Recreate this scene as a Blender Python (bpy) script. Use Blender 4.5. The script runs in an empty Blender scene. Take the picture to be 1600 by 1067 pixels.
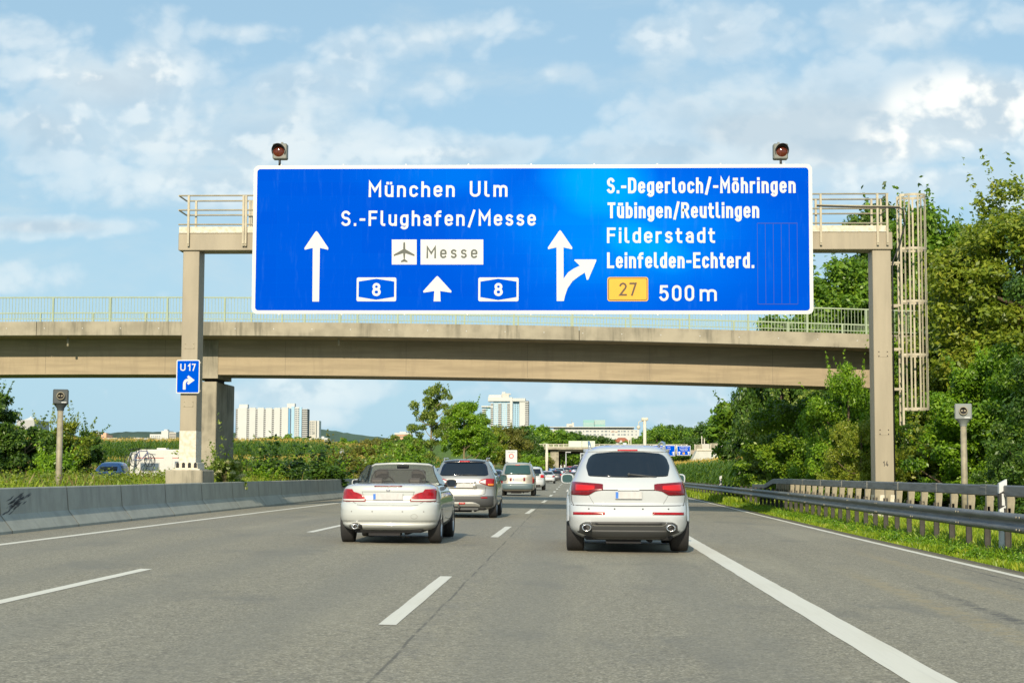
import bpy, bmesh, math, random
import numpy as np
from mathutils import Vector, Matrix, Euler
R = math.radians
S = bpy.context.scene
COL = S.collection
# ------------------------------------------------------------------ camera
F, W0, H0 = 2550.0, 1600.0, 1067.0
VPX, VPY, CAMH, ROLL = 895.0, 738.0, 1.27, 0.0035
pitch = math.atan((VPY - H0/2)/F)
yaw = math.atan((VPX - W0/2)/F*math.cos(pitch))
cam_d = bpy.data.cameras.new('camera'); cam = bpy.data.objects.new('camera', cam_d); COL.objects.link(cam)
cam_d.sensor_width = 36; cam_d.lens = 36*F/W0; cam_d.clip_end = 20000; cam_d.clip_start = 0.1
cam.location = (0, 0, CAMH)
CM = Matrix.Rotation(yaw, 4, 'Z') @ Matrix.Rotation(math.pi/2 + pitch, 4, 'X') @ Matrix.Rotation(ROLL, 4, 'Z')
cam.rotation_euler = CM.to_euler()
S.camera = cam
def at(px, py, Y):
    """point of the place at distance Y down the road seen at photo pixel px, py"""
    d = CM.to_3x3() @ Vector(((px - W0/2)/F, -(py - H0/2)/F, -1.0))
    d *= Y/d.y
    return Vector((d.x, d.y, d.z + CAMH))
# ------------------------------------------------------------------ light
SUN_E, SUN_A = 27.5, 7.0
S.view_settings.view_transform = 'Standard'; S.view_settings.look = 'None'
S.view_settings.exposure = 0.12; S.view_settings.gamma = 1.0
sun_d = bpy.data.lights.new('sun', 'SUN'); sun = bpy.data.objects.new('sun', sun_d); COL.objects.link(sun)
sun_d.energy = 5.0; sun_d.angle = R(0.5); sun_d.color = (1.0, 0.87, 0.66)
tosun = Vector((-math.sin(R(SUN_A))*math.cos(R(SUN_E)), -math.cos(R(SUN_A))*math.cos(R(SUN_E)), math.sin(R(SUN_E))))
sun.rotation_euler = tosun.to_track_quat('Z', 'Y').to_euler()
world = bpy.data.worlds.new('World'); S.world = world; world.use_nodes = True; world.cycles.sampling_method = 'MANUAL'; world.cycles.sample_map_resolution = 256
class NT:
    def __init__(s, nt): s.nt = nt; s.n = nt.nodes; s.l = nt.links
    def node(s, t, **k):
        n = s.n.new(t)
        for a, b in k.items(): setattr(n, a, b)
        return n
    def put(s, sock, v):
        if hasattr(v, 'is_output') or isinstance(v, bpy.types.NodeSocket): s.l.new(v, sock)
        elif v is not None: sock.default_value = v
    def m(s, op, a, b=None, c=None, clamp=False):
        n = s.node('ShaderNodeMath', operation=op, use_clamp=clamp)
        s.put(n.inputs[0], a); s.put(n.inputs[1], b)
        if c is not None: s.put(n.inputs[2], c)
        return n.outputs[0]
    def ss(s, v, a, b):
        n = s.node('ShaderNodeMapRange', interpolation_type='SMOOTHSTEP')
        s.put(n.inputs[0], v); n.inputs[1].default_value = a; n.inputs[2].default_value = b
        return n.outputs[0]
    def mix(s, f, a, b, mode='MIX'):
        n = s.node('ShaderNodeMix', data_type='RGBA', blend_type=mode)
        s.put(n.inputs[0], f); s.put(n.inputs[6], c4(a)); s.put(n.inputs[7], c4(b))
        return n.outputs[2]
    def noise(s, vec, scale, detail=4, rough=0.55, dist=0.0):
        n = s.node('ShaderNodeTexNoise')
        s.put(n.inputs['Vector'], vec); n.inputs['Scale'].default_value = scale
        n.inputs['Detail'].default_value = detail; n.inputs['Roughness'].default_value = rough
        n.inputs['Distortion'].default_value = dist
        return n.outputs[0]
    def mapping(s, vec, loc=(0,0,0), sc=(1,1,1), rot=(0,0,0)):
        n = s.node('ShaderNodeMapping'); s.put(n.inputs[0], vec)
        n.inputs[1].default_value = loc; n.inputs[2].default_value = rot; n.inputs[3].default_value = sc
        return n.outputs[0]
    def ramp(s, v, stops):
        n = s.node('ShaderNodeValToRGB'); s.put(n.inputs[0], v); e = n.color_ramp.elements
        while len(e) > len(stops): e.remove(e[-1])
        while len(e) < len(stops): e.new(0.5)
        for i, (p, c) in enumerate(stops): e[i].position = p; e[i].color = c4(c)
        return n.outputs[0]
def c4(c):
    if isinstance(c, (tuple, list)) and len(c) == 3: return (*c, 1.0)
    return c
def build_world():
    t = NT(world.node_tree); t.n.clear()
    out = t.node('ShaderNodeOutputWorld'); bg = t.node('ShaderNodeBackground'); t.l.new(bg.outputs[0], out.inputs[0])
    sky = t.node('ShaderNodeTexSky', sky_type='NISHITA', sun_disc=False)
    sky.sun_elevation = R(SUN_E); sky.sun_rotation = R(180 + SUN_A)
    sky.air_density = 1.0; sky.dust_density = 1.2; sky.ozone_density = 2.0
    tc = t.node('ShaderNodeTexCoord'); sp = t.node('ShaderNodeSeparateXYZ'); t.l.new(tc.outputs['Generated'], sp.inputs[0])
    x, y, z = sp.outputs
    ay = t.m('MAXIMUM', t.m('ABSOLUTE', y), 0.12)
    u = t.m('DIVIDE', x, ay); v = t.m('DIVIDE', z, ay)
    cb = t.node('ShaderNodeCombineXYZ'); t.l.new(u, cb.inputs[0]); t.l.new(t.m('MULTIPLY', v, 1.25), cb.inputs[1]); t.put(cb.inputs[2], t.m('MULTIPLY', y, 0.3))
    P = cb.outputs[0]
    # cloud banks: centre and radii in direction space, strength
    banks = [(150, 110, 260, 95, .58), (40, 190, 210, 90, .50), (330, 215, 260, 60, .42), (420, 120, 300, 42, .40), (350, 38, 110, 26, .44),
             (545, 75, 70, 55, .42), (640, 55, 90, 45, .44), (780, 40, 130, 50, .44), (870, 105, 90, 32, .44), (1060, 50, 150, 55, .44), (60, 45, 160, 45, .44),
             (1330, 205, 270, 85, .74), (1500, 170, 200, 90, .74), (1170, 200, 130, 50, .64), (1500, 30, 300, 50, .44), (700, 235, 330, 34, .48), (1050, 235, 260, 40, .5),
             (1400, 280, 400, 60, .5), (250, 285, 300, 45, .44), (60, 350, 190, 22, .58), (40, 440, 130, 40, .40), (500, 612, 330, 34, .36), (950, 605, 260, 34, .36), (430, 655, 150, 30, .40), (1050, 650, 160, 26, .36)]
    cov = None
    for (px, py, rx, ry, s) in banks:
        du = t.m('MULTIPLY', t.m('SUBTRACT', u, (px-VPX)/F), F/rx)
        dv = t.m('MULTIPLY', t.m('SUBTRACT', v, (VPY-py)/F), F/ry)
        r2 = t.m('ADD', t.m('MULTIPLY', du, du), t.m('MULTIPLY', dv, dv))
        g = t.m('MULTIPLY', t.m('POWER', 2.718, t.m('MULTIPLY', r2, -1.0)), s)
        cov = g if cov is None else t.m('MAXIMUM', cov, g)
    def puff(off):      # billowy height field: rounded cells eroded by fine noise
        q = t.mapping(P, off)
        w = t.node('ShaderNodeVectorMath', operation='ADD'); t.l.new(q, w.inputs[0])
        nn = t.node('ShaderNodeTexNoise'); t.l.new(q, nn.inputs['Vector']); nn.inputs['Scale'].default_value = 22; nn.inputs['Detail'].default_value = 4
        sc = t.node('ShaderNodeVectorMath', operation='SCALE'); t.l.new(nn.outputs['Color'], sc.inputs[0]); sc.inputs['Scale'].default_value = .035; t.l.new(sc.outputs[0], w.inputs[1])
        tot = None
        for scale, amp in ((9, .44), (21, .30), (48, .20), (110, .10)):
            v_ = t.node('ShaderNodeTexVoronoi', feature='F1'); t.l.new(w.outputs[0], v_.inputs['Vector']); v_.inputs['Scale'].default_value = scale
            g_ = t.m('MULTIPLY', t.m('SUBTRACT', 1.0, t.m('MULTIPLY', v_.outputs['Distance'], 1.35)), amp)
            tot = g_ if tot is None else t.m('ADD', tot, g_)
        return tot
    f0 = t.noise(P, 8, 9, 0.62, 0.2); p0 = puff((0, 0, 0)); p1 = puff((.009, -.016, 0))
    back = t.ss(t.m('MULTIPLY', y, -1), -0.1, 0.3)
    cov = t.m('MAXIMUM', cov, t.m('MULTIPLY', back, 0.33))
    d = t.m('ADD', t.m('ADD', t.m('MULTIPLY', t.m('SUBTRACT', p0, .40), .9), t.m('MULTIPLY', t.m('SUBTRACT', f0, 0.5), 1.0)), t.m('MULTIPLY', t.m('SUBTRACT', cov, .10), 1.35))
    dens = t.m('MULTIPLY', t.ss(d, 0.0, 0.30), t.m('ADD', .50, t.m('MULTIPLY', t.ss(cov, .38, .60), .50))); core = t.ss(d, 0.16, 0.60)
    f1 = t.noise(t.mapping(P, (.010, -.020, 0)), 8, 6, 0.62, 0.2)
    lit = t.ss(t.m('ADD', t.m('SUBTRACT', p0, p1), t.m('MULTIPLY', t.m('SUBTRACT', f0, f1), 1.2)), -0.12, 0.15)
    cc = t.mix(lit, (.50, .60, .67), (.93, .93, .88))
    cc = t.mix(t.m('MULTIPLY', t.m('SUBTRACT', 1.0, core), 0.7), cc, (.63, .73, .78))
    # flat grey undersides low in each bank
    gr = t.noise(t.mapping(P, (4, 2, 0)), 6, 4, .5)
    cc = t.mix(t.m('MULTIPLY', t.m('MULTIPLY', t.ss(gr, .50, .62), core), .85), cc, (.42, .54, .63))
    low = t.ss(v, 0.30, 0.0)
    skyc = t.node('ShaderNodeVectorMath', operation='SCALE'); t.l.new(sky.outputs[0], skyc.inputs[0]); skyc.inputs['Scale'].default_value = 0.095
    base = t.mix(t.m('ADD', 0.60, t.m('MULTIPLY', low, 0.25)), skyc.outputs[0], (.38, .60, .74))
    veil = t.m('MULTIPLY', t.ss(t.noise(t.mapping(P, (7, 1, 0), (1, 2.2, 1)), 5, 7, .62, .3), .46, .78), .55)
    base = t.mix(veil, base, (.60, .68, .70))
    col = t.mix(t.m('MULTIPLY', dens, 0.9), base, cc)
    t.l.new(col, bg.inputs[0]); bg.inputs[1].default_value = 1.1
    SKYN['bg'] = bg
SKYN = {}
build_world()
# ------------------------------------------------------------------ helpers
def tag(o, label=None, cat=None, group=None, kind=None):
    if label: o['label'] = label
    if cat: o['category'] = cat
    if group: o['group'] = group
    if kind: o['kind'] = kind
    return o
def empty(name, loc=(0,0,0), rz=0, label=None, cat=None, group=None, scale=1.0):
    o = bpy.data.objects.new(name, None); COL.objects.link(o); o.location = loc; o.rotation_euler = (0, 0, rz); o.scale = (scale,)*3
    o.empty_display_size = 0.1
    return tag(o, label, cat, group)
def kids(o): return [c for c in bpy.data.objects if c.parent == o]
def tree_of(o): return (o, [tree_of(c) for c in kids(o)])
def dup(tr, parent=None):
    o, ch = tr
    c = o.copy(); COL.objects.link(c)
    if parent is not None: c.parent = parent; c.matrix_parent_inverse = o.matrix_parent_inverse.copy()
    for k in ch: dup(k, c)
    return c
class MB:
    def __init__(s): s.v = []; s.f = []; s.m = []; s.smooth = []
    def add(s, vs, fs, mi=0, sm=False):
        b = len(s.v); s.v += [tuple(p) for p in vs]
        for f in fs: s.f.append(tuple(b+i for i in f)); s.m.append(mi); s.smooth.append(sm)
        return s
    def box(s, c, d, mi=0, rot=None, taper=1.0, bev=0.0):
        x, y, z = (q/2 for q in d); c = Vector(c)
        if bev > 0:
            pts = []
            b = min(bev, x*.9, y*.9, z*.9)
            for sz in (-1, 1):
                for (zz, ins) in (((z), b), ((z-b), 0)) if sz < 0 else (((z-b), 0), ((z), b)):
                    X, Y = x-ins, y-ins; bb = b
                    for (sx, sy, o) in ((-1,-1,0),(1,-1,1),(1,1,0),(-1,1,1)):
                        if ins: q = [(sx*X, sy*Y)]*2
                        else:
                            q = [(sx*X, sy*(Y-bb)), (sx*(X-bb), sy*Y)]
                            if o: q.reverse()
                        for (a, e) in q: pts.append((a, e, sz*zz))
            V = [c + (rot @ Vector(p) if rot else Vector(p)) for p in pts]
            fs = [tuple(range(7, -1, -1)), tuple(range(24, 32))]
            for L in range(3):
                for i in range(8):
                    j = (i+1) % 8; fs.append((L*8+i, L*8+j, L*8+8+j, L*8+8+i))
            return s.add(V, fs, mi)
        P = [(-x,-y,-z),(x,-y,-z),(x,y,-z),(-x,y,-z),(-x*taper,-y*taper,z),(x*taper,-y*taper,z),(x*taper,y*taper,z),(-x*taper,y*taper,z)]
        V = [c + (rot @ Vector(p) if rot else Vector(p)) for p in P]
        return s.add(V, [(3,2,1,0),(4,5,6,7),(0,1,5,4),(1,2,6,5),(2,3,7,6),(3,0,4,7)], mi)
    def bb(s, x0, x1, y0, y1, z0, z1, mi=0, bev=0.0):
        return s.box(((x0+x1)/2, (y0+y1)/2, (z0+z1)/2), (abs(x1-x0), abs(y1-y0), abs(z1-z0)), mi, bev=bev)
    def tube(s, pts, r, n=8, mi=0, caps=True, sm=True):
        pts = [Vector(p) for p in pts]; N = len(pts)
        rr = r if isinstance(r, (list, tuple)) else [r]*N
        V = []; up = None
        for i, p in enumerate(pts):
            d = (pts[min(i+1, N-1)] - pts[max(i-1, 0)])
            d = d.normalized() if d.length > 1e-9 else Vector((0,0,1))
            if up is None:
                up = Vector((0,0,1)) if abs(d.z) < .9 else Vector((1,0,0))
            a = d.cross(up)
            if a.length < 1e-6: a = d.cross(Vector((0,1,0)))
            a.normalize(); b = a.cross(d).normalized(); up = b
            for k in range(n):
                t = 2*math.pi*k/n; V.append(p + (a*math.cos(t) + b*math.sin(t))*rr[i])
        fs = []
        for i in range(N-1):
            for k in range(n):
                j = (k+1) % n; fs.append((i*n+k, i*n+j, (i+1)*n+j, (i+1)*n+k))
        s.add(V, fs, mi, sm)
        if caps:
            b = len(s.v) - len(V)
            s.f.append(tuple(b+k for k in range(n-1, -1, -1))); s.m.append(mi); s.smooth.append(False)
            s.f.append(tuple(b+(N-1)*n+k for k in range(n))); s.m.append(mi); s.smooth.append(False)
        return s
    def lathe(s, prof, c=(0,0,0), axis='z', n=24, mi=0, sm=True, mis=None):
        """prof: list of (radius, height)"""
        c = Vector(c); V = []
        for (r, h) in prof:
            for k in range(n):
                t = 2*math.pi*k/n; a, b = r*math.cos(t), r*math.sin(t)
                V.append(c + Vector({'z': (a,b,h), 'x': (h,a,b), 'y': (b,h,a)}[axis]))
        base = len(s.v); s.v += [tuple(p) for p in V]
        for i in range(len(prof)-1):
            for k in range(n):
                j = (k+1) % n; s.f.append((base+i*n+k, base+i*n+j, base+(i+1)*n+j, base+(i+1)*n+k)); s.m.append(mis[i] if mis else mi); s.smooth.append(sm)
        return s
    def prism(s, poly, y0, y1, mi=0, axis='y'):
        """poly in (x,z), extruded from y0 to y1; axis x: poly in (y,z)"""
        n = len(poly)
        f = (lambda p, q: (p[0], q, p[1])) if axis == 'y' else ((lambda p, q: (q, p[0], p[1])) if axis == 'x' else (lambda p, q: (p[0], p[1], q)))
        V = [f(p, y0) for p in poly] + [f(p, y1) for p in poly]
        fs = [tuple(range(n)), tuple(range(2*n-1, n-1, -1))] + [(i, n+i, n+(i+1) % n, (i+1) % n) for i in range(n)]
        return s.add(V, fs, mi)
    def grid(s, fn, nu, nv, mi=0, sm=True):
        V = [fn(i/nu, j/nv) for j in range(nv+1) for i in range(nu+1)]
        return s.add(V, [(j*(nu+1)+i, j*(nu+1)+i+1, (j+1)*(nu+1)+i+1, (j+1)*(nu+1)+i) for j in range(nv) for i in range(nu)], mi, sm)
    def build(s, name, mats, parent=None, recalc=True, **tg):
        me = bpy.data.meshes.new(name); me.from_pydata(s.v, [], s.f)
        if not isinstance(mats, (list, tuple)): mats = [mats]
        for m in mats: me.materials.append(m)
        me.polygons.foreach_set('material_index', s.m); me.polygons.foreach_set('use_smooth', s.smooth)
        if recalc:
            bm = bmesh.new(); bm.from_mesh(me); bmesh.ops.recalc_face_normals(bm, faces=bm.faces); bm.to_mesh(me); bm.free()
        me.update()
        o = bpy.data.objects.new(name, me); COL.objects.link(o)
        if parent is not None: o.parent = parent
        tag(o, **tg)
        return o
def smin(a, b, t):
    t = max(0, min(1, (t-a)/(b-a))); return t*t*(3-2*t)
def lerp_tab(tab, x):
    if x <= tab[0][0]: return tab[0][1]
    for (a, b), (c, d) in zip(tab, tab[1:]):
        if x <= c: return b + (d-b)*(x-a)/(c-a)
    return tab[-1][1]
# ------------------------------------------------------------------ materials
def mat(name, col, rough=0.6, metal=0.0, coat=0.0, var=0.0, vscale=3.0, bump=0.0, bscale=40.0, spec=0.5, var_col=None, streak=None, trans=0.0, alpha=1.0, vmap=(1,1,1)):
    m = bpy.data.materials.new(name); m.use_nodes = True; t = NT(m.node_tree); b = t.n['Principled BSDF']
    b.inputs['Roughness'].default_value = rough; b.inputs['Metallic'].default_value = metal
    b.inputs['Specular IOR Level'].default_value = spec; b.inputs['Coat Weight'].default_value = coat
    b.inputs['Coat Roughness'].default_value = 0.04
    b.inputs['Transmission Weight'].default_value = trans; b.inputs['Alpha'].default_value = alpha
    tc = t.node('ShaderNodeTexCoord')
    c = c4(col)
    if var > 0:
        nz = t.noise(t.mapping(tc.outputs['Object'], sc=vmap), vscale, 6, 0.6)
        dark = var_col if var_col else tuple(q*(1-var) for q in col)
        c = t.mix(t.ss(nz, 0.35, 0.68), c4(col), c4(dark))
    if streak:   # rain streaks running down: (colour, x-scale, strength)
        nz = t.noise(t.mapping(tc.outputs['Object'], sc=(streak[1], streak[1], 0.35)), 1.0, 5, 0.65)
        n2 = t.noise(tc.outputs['Object'], 0.6, 3, 0.5)
        f = t.m('MULTIPLY', t.m('MULTIPLY', t.ss(nz, 0.46, 0.66), t.ss(n2, 0.38, 0.6)), streak[2])
        c = t.mix(f, c, c4(streak[0]))
    t.put(b.inputs['Base Color'], c)
    if bump > 0:
        bn = t.node('ShaderNodeBump'); bn.inputs['Strength'].default_value = bump; bn.inputs['Distance'].default_value = 0.01
        t.l.new(t.noise(tc.outputs['Object'], bscale, 4, 0.6), bn.inputs['Height']); t.l.new(bn.outputs[0], b.inputs['Normal'])
    return m
def leaf_mat(name, cols, trans=0.35):
    m = bpy.data.materials.new(name); m.use_nodes = True; t = NT(m.node_tree); b = t.n['Principled BSDF']; out = t.n['Material Output']
    g = t.node('ShaderNodeNewGeometry'); oi = t.node('ShaderNodeObjectInfo')
    tc = t.node('ShaderNodeTexCoord')
    nz = t.noise(tc.outputs['Object'], 0.9, 3, 0.6)
    f = t.m('ADD', t.m('MULTIPLY', g.outputs['Random Per Island'], 0.55), t.m('MULTIPLY', t.ss(nz, 0.3, 0.7), 0.3))
    f = t.m('ADD', f, t.m('MULTIPLY', oi.outputs['Random'], 0.15))
    k = len(cols)
    c = t.ramp(f, [(i/(k-1), q) for i, q in enumerate(cols)])
    t.put(b.inputs['Base Color'], c); b.inputs['Roughness'].default_value = 0.42; b.inputs['Specular IOR Level'].default_value = 0.45
    tr = t.node('ShaderNodeBsdfTranslucent'); t.put(tr.inputs[0], t.mix(1.0, c, (1.0, 1.15, 0.35), 'MULTIPLY'))
    mx = t.node('ShaderNodeMixShader'); mx.inputs[0].default_value = trans
    t.l.new(b.outputs[0], mx.inputs[1]); t.l.new(tr.outputs[0], mx.inputs[2]); t.l.new(mx.outputs[0], out.inputs[0])
    return m
M = {}
M['concrete'] = mat('weathered_concrete', (.36, .325, .245), .85, var=.28, vscale=1.2, bump=.25, bscale=25, streak=((.15, .14, .105), 4.0, .8))
M['concrete_smooth'] = mat('girder_concrete', (.38, .31, .205), .85, streak=((.27, .22, .15), 2.2, .6), var=.22, vscale=.8, bump=.2, bscale=18, vmap=(.4, 1, 5))
M['barrier'] = mat('barrier_concrete', (.36, .37, .32), .85, var=.18, vscale=1.6, bump=.3, bscale=45, streak=((.20, .21, .19), 6.0, .3))
M['joint'] = mat('joint_filler', (.17, .15, .115), .9)
M['gantry'] = mat('beige_gantry_paint', (.33, .285, .205), .55, var=.16, vscale=.9, bump=.05, vmap=(2, 2, .5), streak=((.36, .31, .22), 6.0, .5))
M['whitepaint'] = mat('peeling_white_paint', (.60, .58, .51), .7, var=.3, vscale=9, var_col=(.52, .46, .34))
M['steel'] = mat('galvanised_steel', (.43, .385, .28), .55, .1, var=.2, vscale=4)
M['rail'] = mat('guardrail_zinc', (.20, .21, .20), .55, .5, var=.35, vscale=2.5, bump=.05, vmap=(1, .6, 6))
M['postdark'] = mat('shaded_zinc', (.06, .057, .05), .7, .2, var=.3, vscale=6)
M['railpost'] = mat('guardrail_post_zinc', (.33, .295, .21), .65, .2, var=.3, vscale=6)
M['black'] = mat('black_plastic', (.018, .019, .02), .5, var=.2, vscale=8)
M['rubber'] = mat('tyre_rubber', (.022, .022, .023), .8, bump=.3, bscale=60, var=.2, vscale=10)
M['dark'] = mat('dark_underbody', (.02, .02, .022), .9)
M['blue'] = None
M['signwhite'] = mat('white_sheeting', (.54, .56, .56), .45, var=.04, vscale=1.5)
M['signgrey'] = mat('grey_lettering', (.055, .065, .055), .5)
M['yellow'] = mat('yellow_sheeting', (.66, .34, .002), .45, var=.05)
M['brown'] = mat('dark_lettering', (.06, .035, .01), .5)
M['signblack'] = mat('black_lettering', (.02, .02, .02), .5)
M['alu'] = mat('sign_back_aluminium', (.45, .46, .46), .5, .4)
M['bridgerail'] = mat('green_railing_paint', (.30, .37, .25), .55, var=.1, vscale=5)
M['navy'] = mat('sign_seam', (.0, .035, .30), .6)
def sign_blue(name, painted_glare=True):
    m = bpy.data.materials.new(name); m.use_nodes = True; t = NT(m.node_tree); b = t.n['Principled BSDF']
    b.inputs['Roughness'].default_value = .5; b.inputs['Specular IOR Level'].default_value = 0.0
    tc = t.node('ShaderNodeTexCoord'); P = tc.outputs['Object']
    c = (.0, .070, .52)
    if painted_glare:
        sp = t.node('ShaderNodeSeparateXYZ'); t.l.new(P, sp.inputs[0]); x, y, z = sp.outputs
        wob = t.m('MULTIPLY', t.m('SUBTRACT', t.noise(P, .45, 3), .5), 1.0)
        # reflected glare painted into the blue, strongest at the upper right
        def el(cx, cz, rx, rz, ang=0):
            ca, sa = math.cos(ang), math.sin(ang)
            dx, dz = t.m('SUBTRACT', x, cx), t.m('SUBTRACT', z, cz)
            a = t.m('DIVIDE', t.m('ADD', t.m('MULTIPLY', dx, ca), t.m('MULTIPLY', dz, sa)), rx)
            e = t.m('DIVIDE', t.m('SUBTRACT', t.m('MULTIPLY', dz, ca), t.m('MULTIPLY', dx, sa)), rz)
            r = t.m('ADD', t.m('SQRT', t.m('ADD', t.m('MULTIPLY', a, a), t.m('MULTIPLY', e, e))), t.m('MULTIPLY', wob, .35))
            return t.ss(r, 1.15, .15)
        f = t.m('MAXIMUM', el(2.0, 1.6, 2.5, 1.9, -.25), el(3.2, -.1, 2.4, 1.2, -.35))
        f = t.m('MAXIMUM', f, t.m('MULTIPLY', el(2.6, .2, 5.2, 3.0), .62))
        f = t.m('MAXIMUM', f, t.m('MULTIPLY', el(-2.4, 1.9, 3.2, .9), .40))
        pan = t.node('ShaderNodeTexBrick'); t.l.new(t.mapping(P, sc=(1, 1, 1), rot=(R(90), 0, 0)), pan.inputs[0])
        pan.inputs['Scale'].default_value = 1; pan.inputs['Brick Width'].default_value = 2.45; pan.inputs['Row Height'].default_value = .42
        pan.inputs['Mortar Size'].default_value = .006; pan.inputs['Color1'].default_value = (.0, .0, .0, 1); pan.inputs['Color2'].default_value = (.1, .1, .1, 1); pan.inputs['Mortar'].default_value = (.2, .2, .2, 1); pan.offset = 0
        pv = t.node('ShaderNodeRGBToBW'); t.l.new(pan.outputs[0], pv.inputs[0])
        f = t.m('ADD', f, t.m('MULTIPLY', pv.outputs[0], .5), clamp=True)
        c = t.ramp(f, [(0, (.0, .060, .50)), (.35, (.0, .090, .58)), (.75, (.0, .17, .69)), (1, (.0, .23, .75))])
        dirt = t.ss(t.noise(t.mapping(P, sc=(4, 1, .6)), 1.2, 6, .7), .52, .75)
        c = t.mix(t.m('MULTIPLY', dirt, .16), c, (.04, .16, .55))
    t.put(b.inputs['Base Color'], c4(c) if isinstance(c, tuple) else c)
    return m
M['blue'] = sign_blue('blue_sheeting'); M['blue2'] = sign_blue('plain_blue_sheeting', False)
LF = {}
LF['maple'] = leaf_mat('leaves_mid_green', [(0.044, 0.103, 0.011), (0.099, 0.205, 0.018), (0.185, 0.317, 0.023), (0.327, 0.429, 0.032)])
LF['yellowish'] = leaf_mat('leaves_yellow_green', [(0.077, 0.129, 0.013), (0.154, 0.221, 0.020), (0.253, 0.310, 0.027), (0.418, 0.407, 0.054)])
LF['dark'] = leaf_mat('leaves_dark_green', [(0.026, 0.065, 0.011), (0.049, 0.112, 0.015), (0.087, 0.168, 0.020), (0.152, 0.242, 0.022)], .25)
LF['fresh'] = leaf_mat('leaves_fresh_green', [(0.068, 0.153, 0.009), (0.133, 0.269, 0.013), (0.224, 0.377, 0.020), (0.356, 0.503, 0.032)])
LF['olive'] = leaf_mat('leaves_olive_brown', [(0.071, 0.084, 0.013), (0.133, 0.142, 0.022), (0.196, 0.200, 0.032), (0.285, 0.249, 0.043)])
LF['silver'] = leaf_mat('leaves_pale_undersides', [(0.066, 0.112, 0.017), (0.129, 0.205, 0.028), (0.261, 0.335, 0.055), (0.478, 0.522, 0.120)])
LF['grass'] = leaf_mat('grass_blades', [(0.096, 0.150, 0.009), (0.173, 0.269, 0.013), (0.268, 0.373, 0.022), (0.460, 0.417, 0.055)], .3)
LF['straw'] = leaf_mat('dry_grass_blades', [(0.123, 0.098, 0.027), (0.211, 0.156, 0.054), (0.299, 0.221, 0.081), (0.141, 0.164, 0.027)], .3)
LF['corn'] = leaf_mat('corn_leaves', [(0.054, 0.133, 0.013), (0.106, 0.216, 0.018), (0.179, 0.283, 0.022), (0.285, 0.333, 0.032)], .3)
LF['tassel'] = leaf_mat('corn_tassels', [(0.330, 0.238, 0.055), (0.510, 0.364, 0.077), (0.675, 0.476, 0.110), (0.750, 0.560, 0.165)], .3)
LF['flower'] = leaf_mat('cream_flower_heads', [(.35, .34, .14), (.5, .5, .25), (.6, .6, .35), (.7, .7, .45)], .2)
M['bark'] = mat('bark', (.13, .095, .06), .9, var=.5, vscale=6, bump=.6, bscale=14, vmap=(3, 3, .6))
M['barklight'] = mat('pale_bark', (.26, .21, .11), .9, var=.4, vscale=6, bump=.5, bscale=14, vmap=(3, 3, .6))
# ------------------------------------------------------------------ the lie of the land
def sh(Y): return .35*smin(25, 85, Y) + (4*((Y-180)/170)**2 if Y > 180 else 0)            # the carriageway drifts a little to the right
def road_z(X, Y):
    return -.012*max(-14, min(9, X)) + 1.1*smin(190, 350, Y) + 1.4*smin(350, 700, Y)
LEFT_T = [(0, .05), (40, .1), (85, .25), (112, 1.1), (150, 1.9), (400, 3.2), (1500, 8), (6000, 20)]
RIGHT_T = [(0, 0), (100, .0), (250, .6), (400, 2.5), (1500, 8), (6000, 20)]
def ground_z(X, Y):
    rz = road_z(X, Y)
    if Y > 900: rz = 8
    wl, wr = smin(-11.6, -12-14*smin(110, 60, Y)-4, X), smin(9, 20, X)
    z = rz*(1-wl-wr) + wl*lerp_tab(LEFT_T, Y) + wr*lerp_tab(RIGHT_T, Y)
    if Y > 700: 
        q = smin(700, 1200, Y); z = z*(1-q) + lerp_tab(LEFT_T, Y)*q
    # the embankments that carry the far road over
    b = smin(318, 344, Y)*smin(412, 396, Y)
    z += b*5.0*smin(-6.0, -15, X)*smin(-60, -35, X)
    return z
def build_ground():
    xs = sorted(set([-4000, -2500, -1500, -900, -500, -300, -200, -150, -110] + list(range(-90, 91, 4)) + [-9.8, 6.6, 110, 150, 200, 300, 500, 900, 1500, 2500, 4000]))
    ys = sorted(set([-60, -30] + list(range(-10, 430, 6)) + [450, 500, 560, 640, 720, 850, 1000, 1300, 1700, 2200, 3000, 4500, 7000]))
    mb = MB()
    V = [(x, y, ground_z(x, y) - (.12 if -12 < x < 7.5 and y < 720 else .0)) for y in ys for x in xs]
    n = len(xs)
    mb.add(V, [(j*n+i, j*n+i+1, (j+1)*n+i+1, (j+1)*n+i) for j in range(len(ys)-1) for i in range(n-1)], 0, True)
    m = bpy.data.materials.new('meadow'); m.use_nodes = True; t = NT(m.node_tree); b = t.n['Principled BSDF']
    tc = t.node('ShaderNodeTexCoord'); P = tc.outputs['Object']
    n1 = t.noise(P, .05, 5, .6); n2 = t.noise(P, 1.3, 6, .7); n3 = t.noise(P, 9, 4, .7)
    c = t.ramp(n1, [(.35, (.055, .12, .014)), (.55, (.09, .15, .02)), (.68, (.17, .17, .045))])
    c = t.mix(t.ss(n2, .4, .7), c, (.035, .065, .012)); c = t.mix(t.m('MULTIPLY', t.ss(n3, .45, .7), .5), c, (.12, .15, .03))
    t.put(b.inputs['Base Color'], c); b.inputs['Roughness'].default_value = .95
    bn = t.node('ShaderNodeBump'); bn.inputs['Strength'].default_value = .8; bn.inputs['Distance'].default_value = .1
    t.l.new(n2, bn.inputs['Height']); t.l.new(bn.outputs[0], b.inputs['Normal'])
    mb.build('ground', m, recalc=False, kind='structure')
build_ground()
XL, XR = -10.75, 6.22
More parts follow.
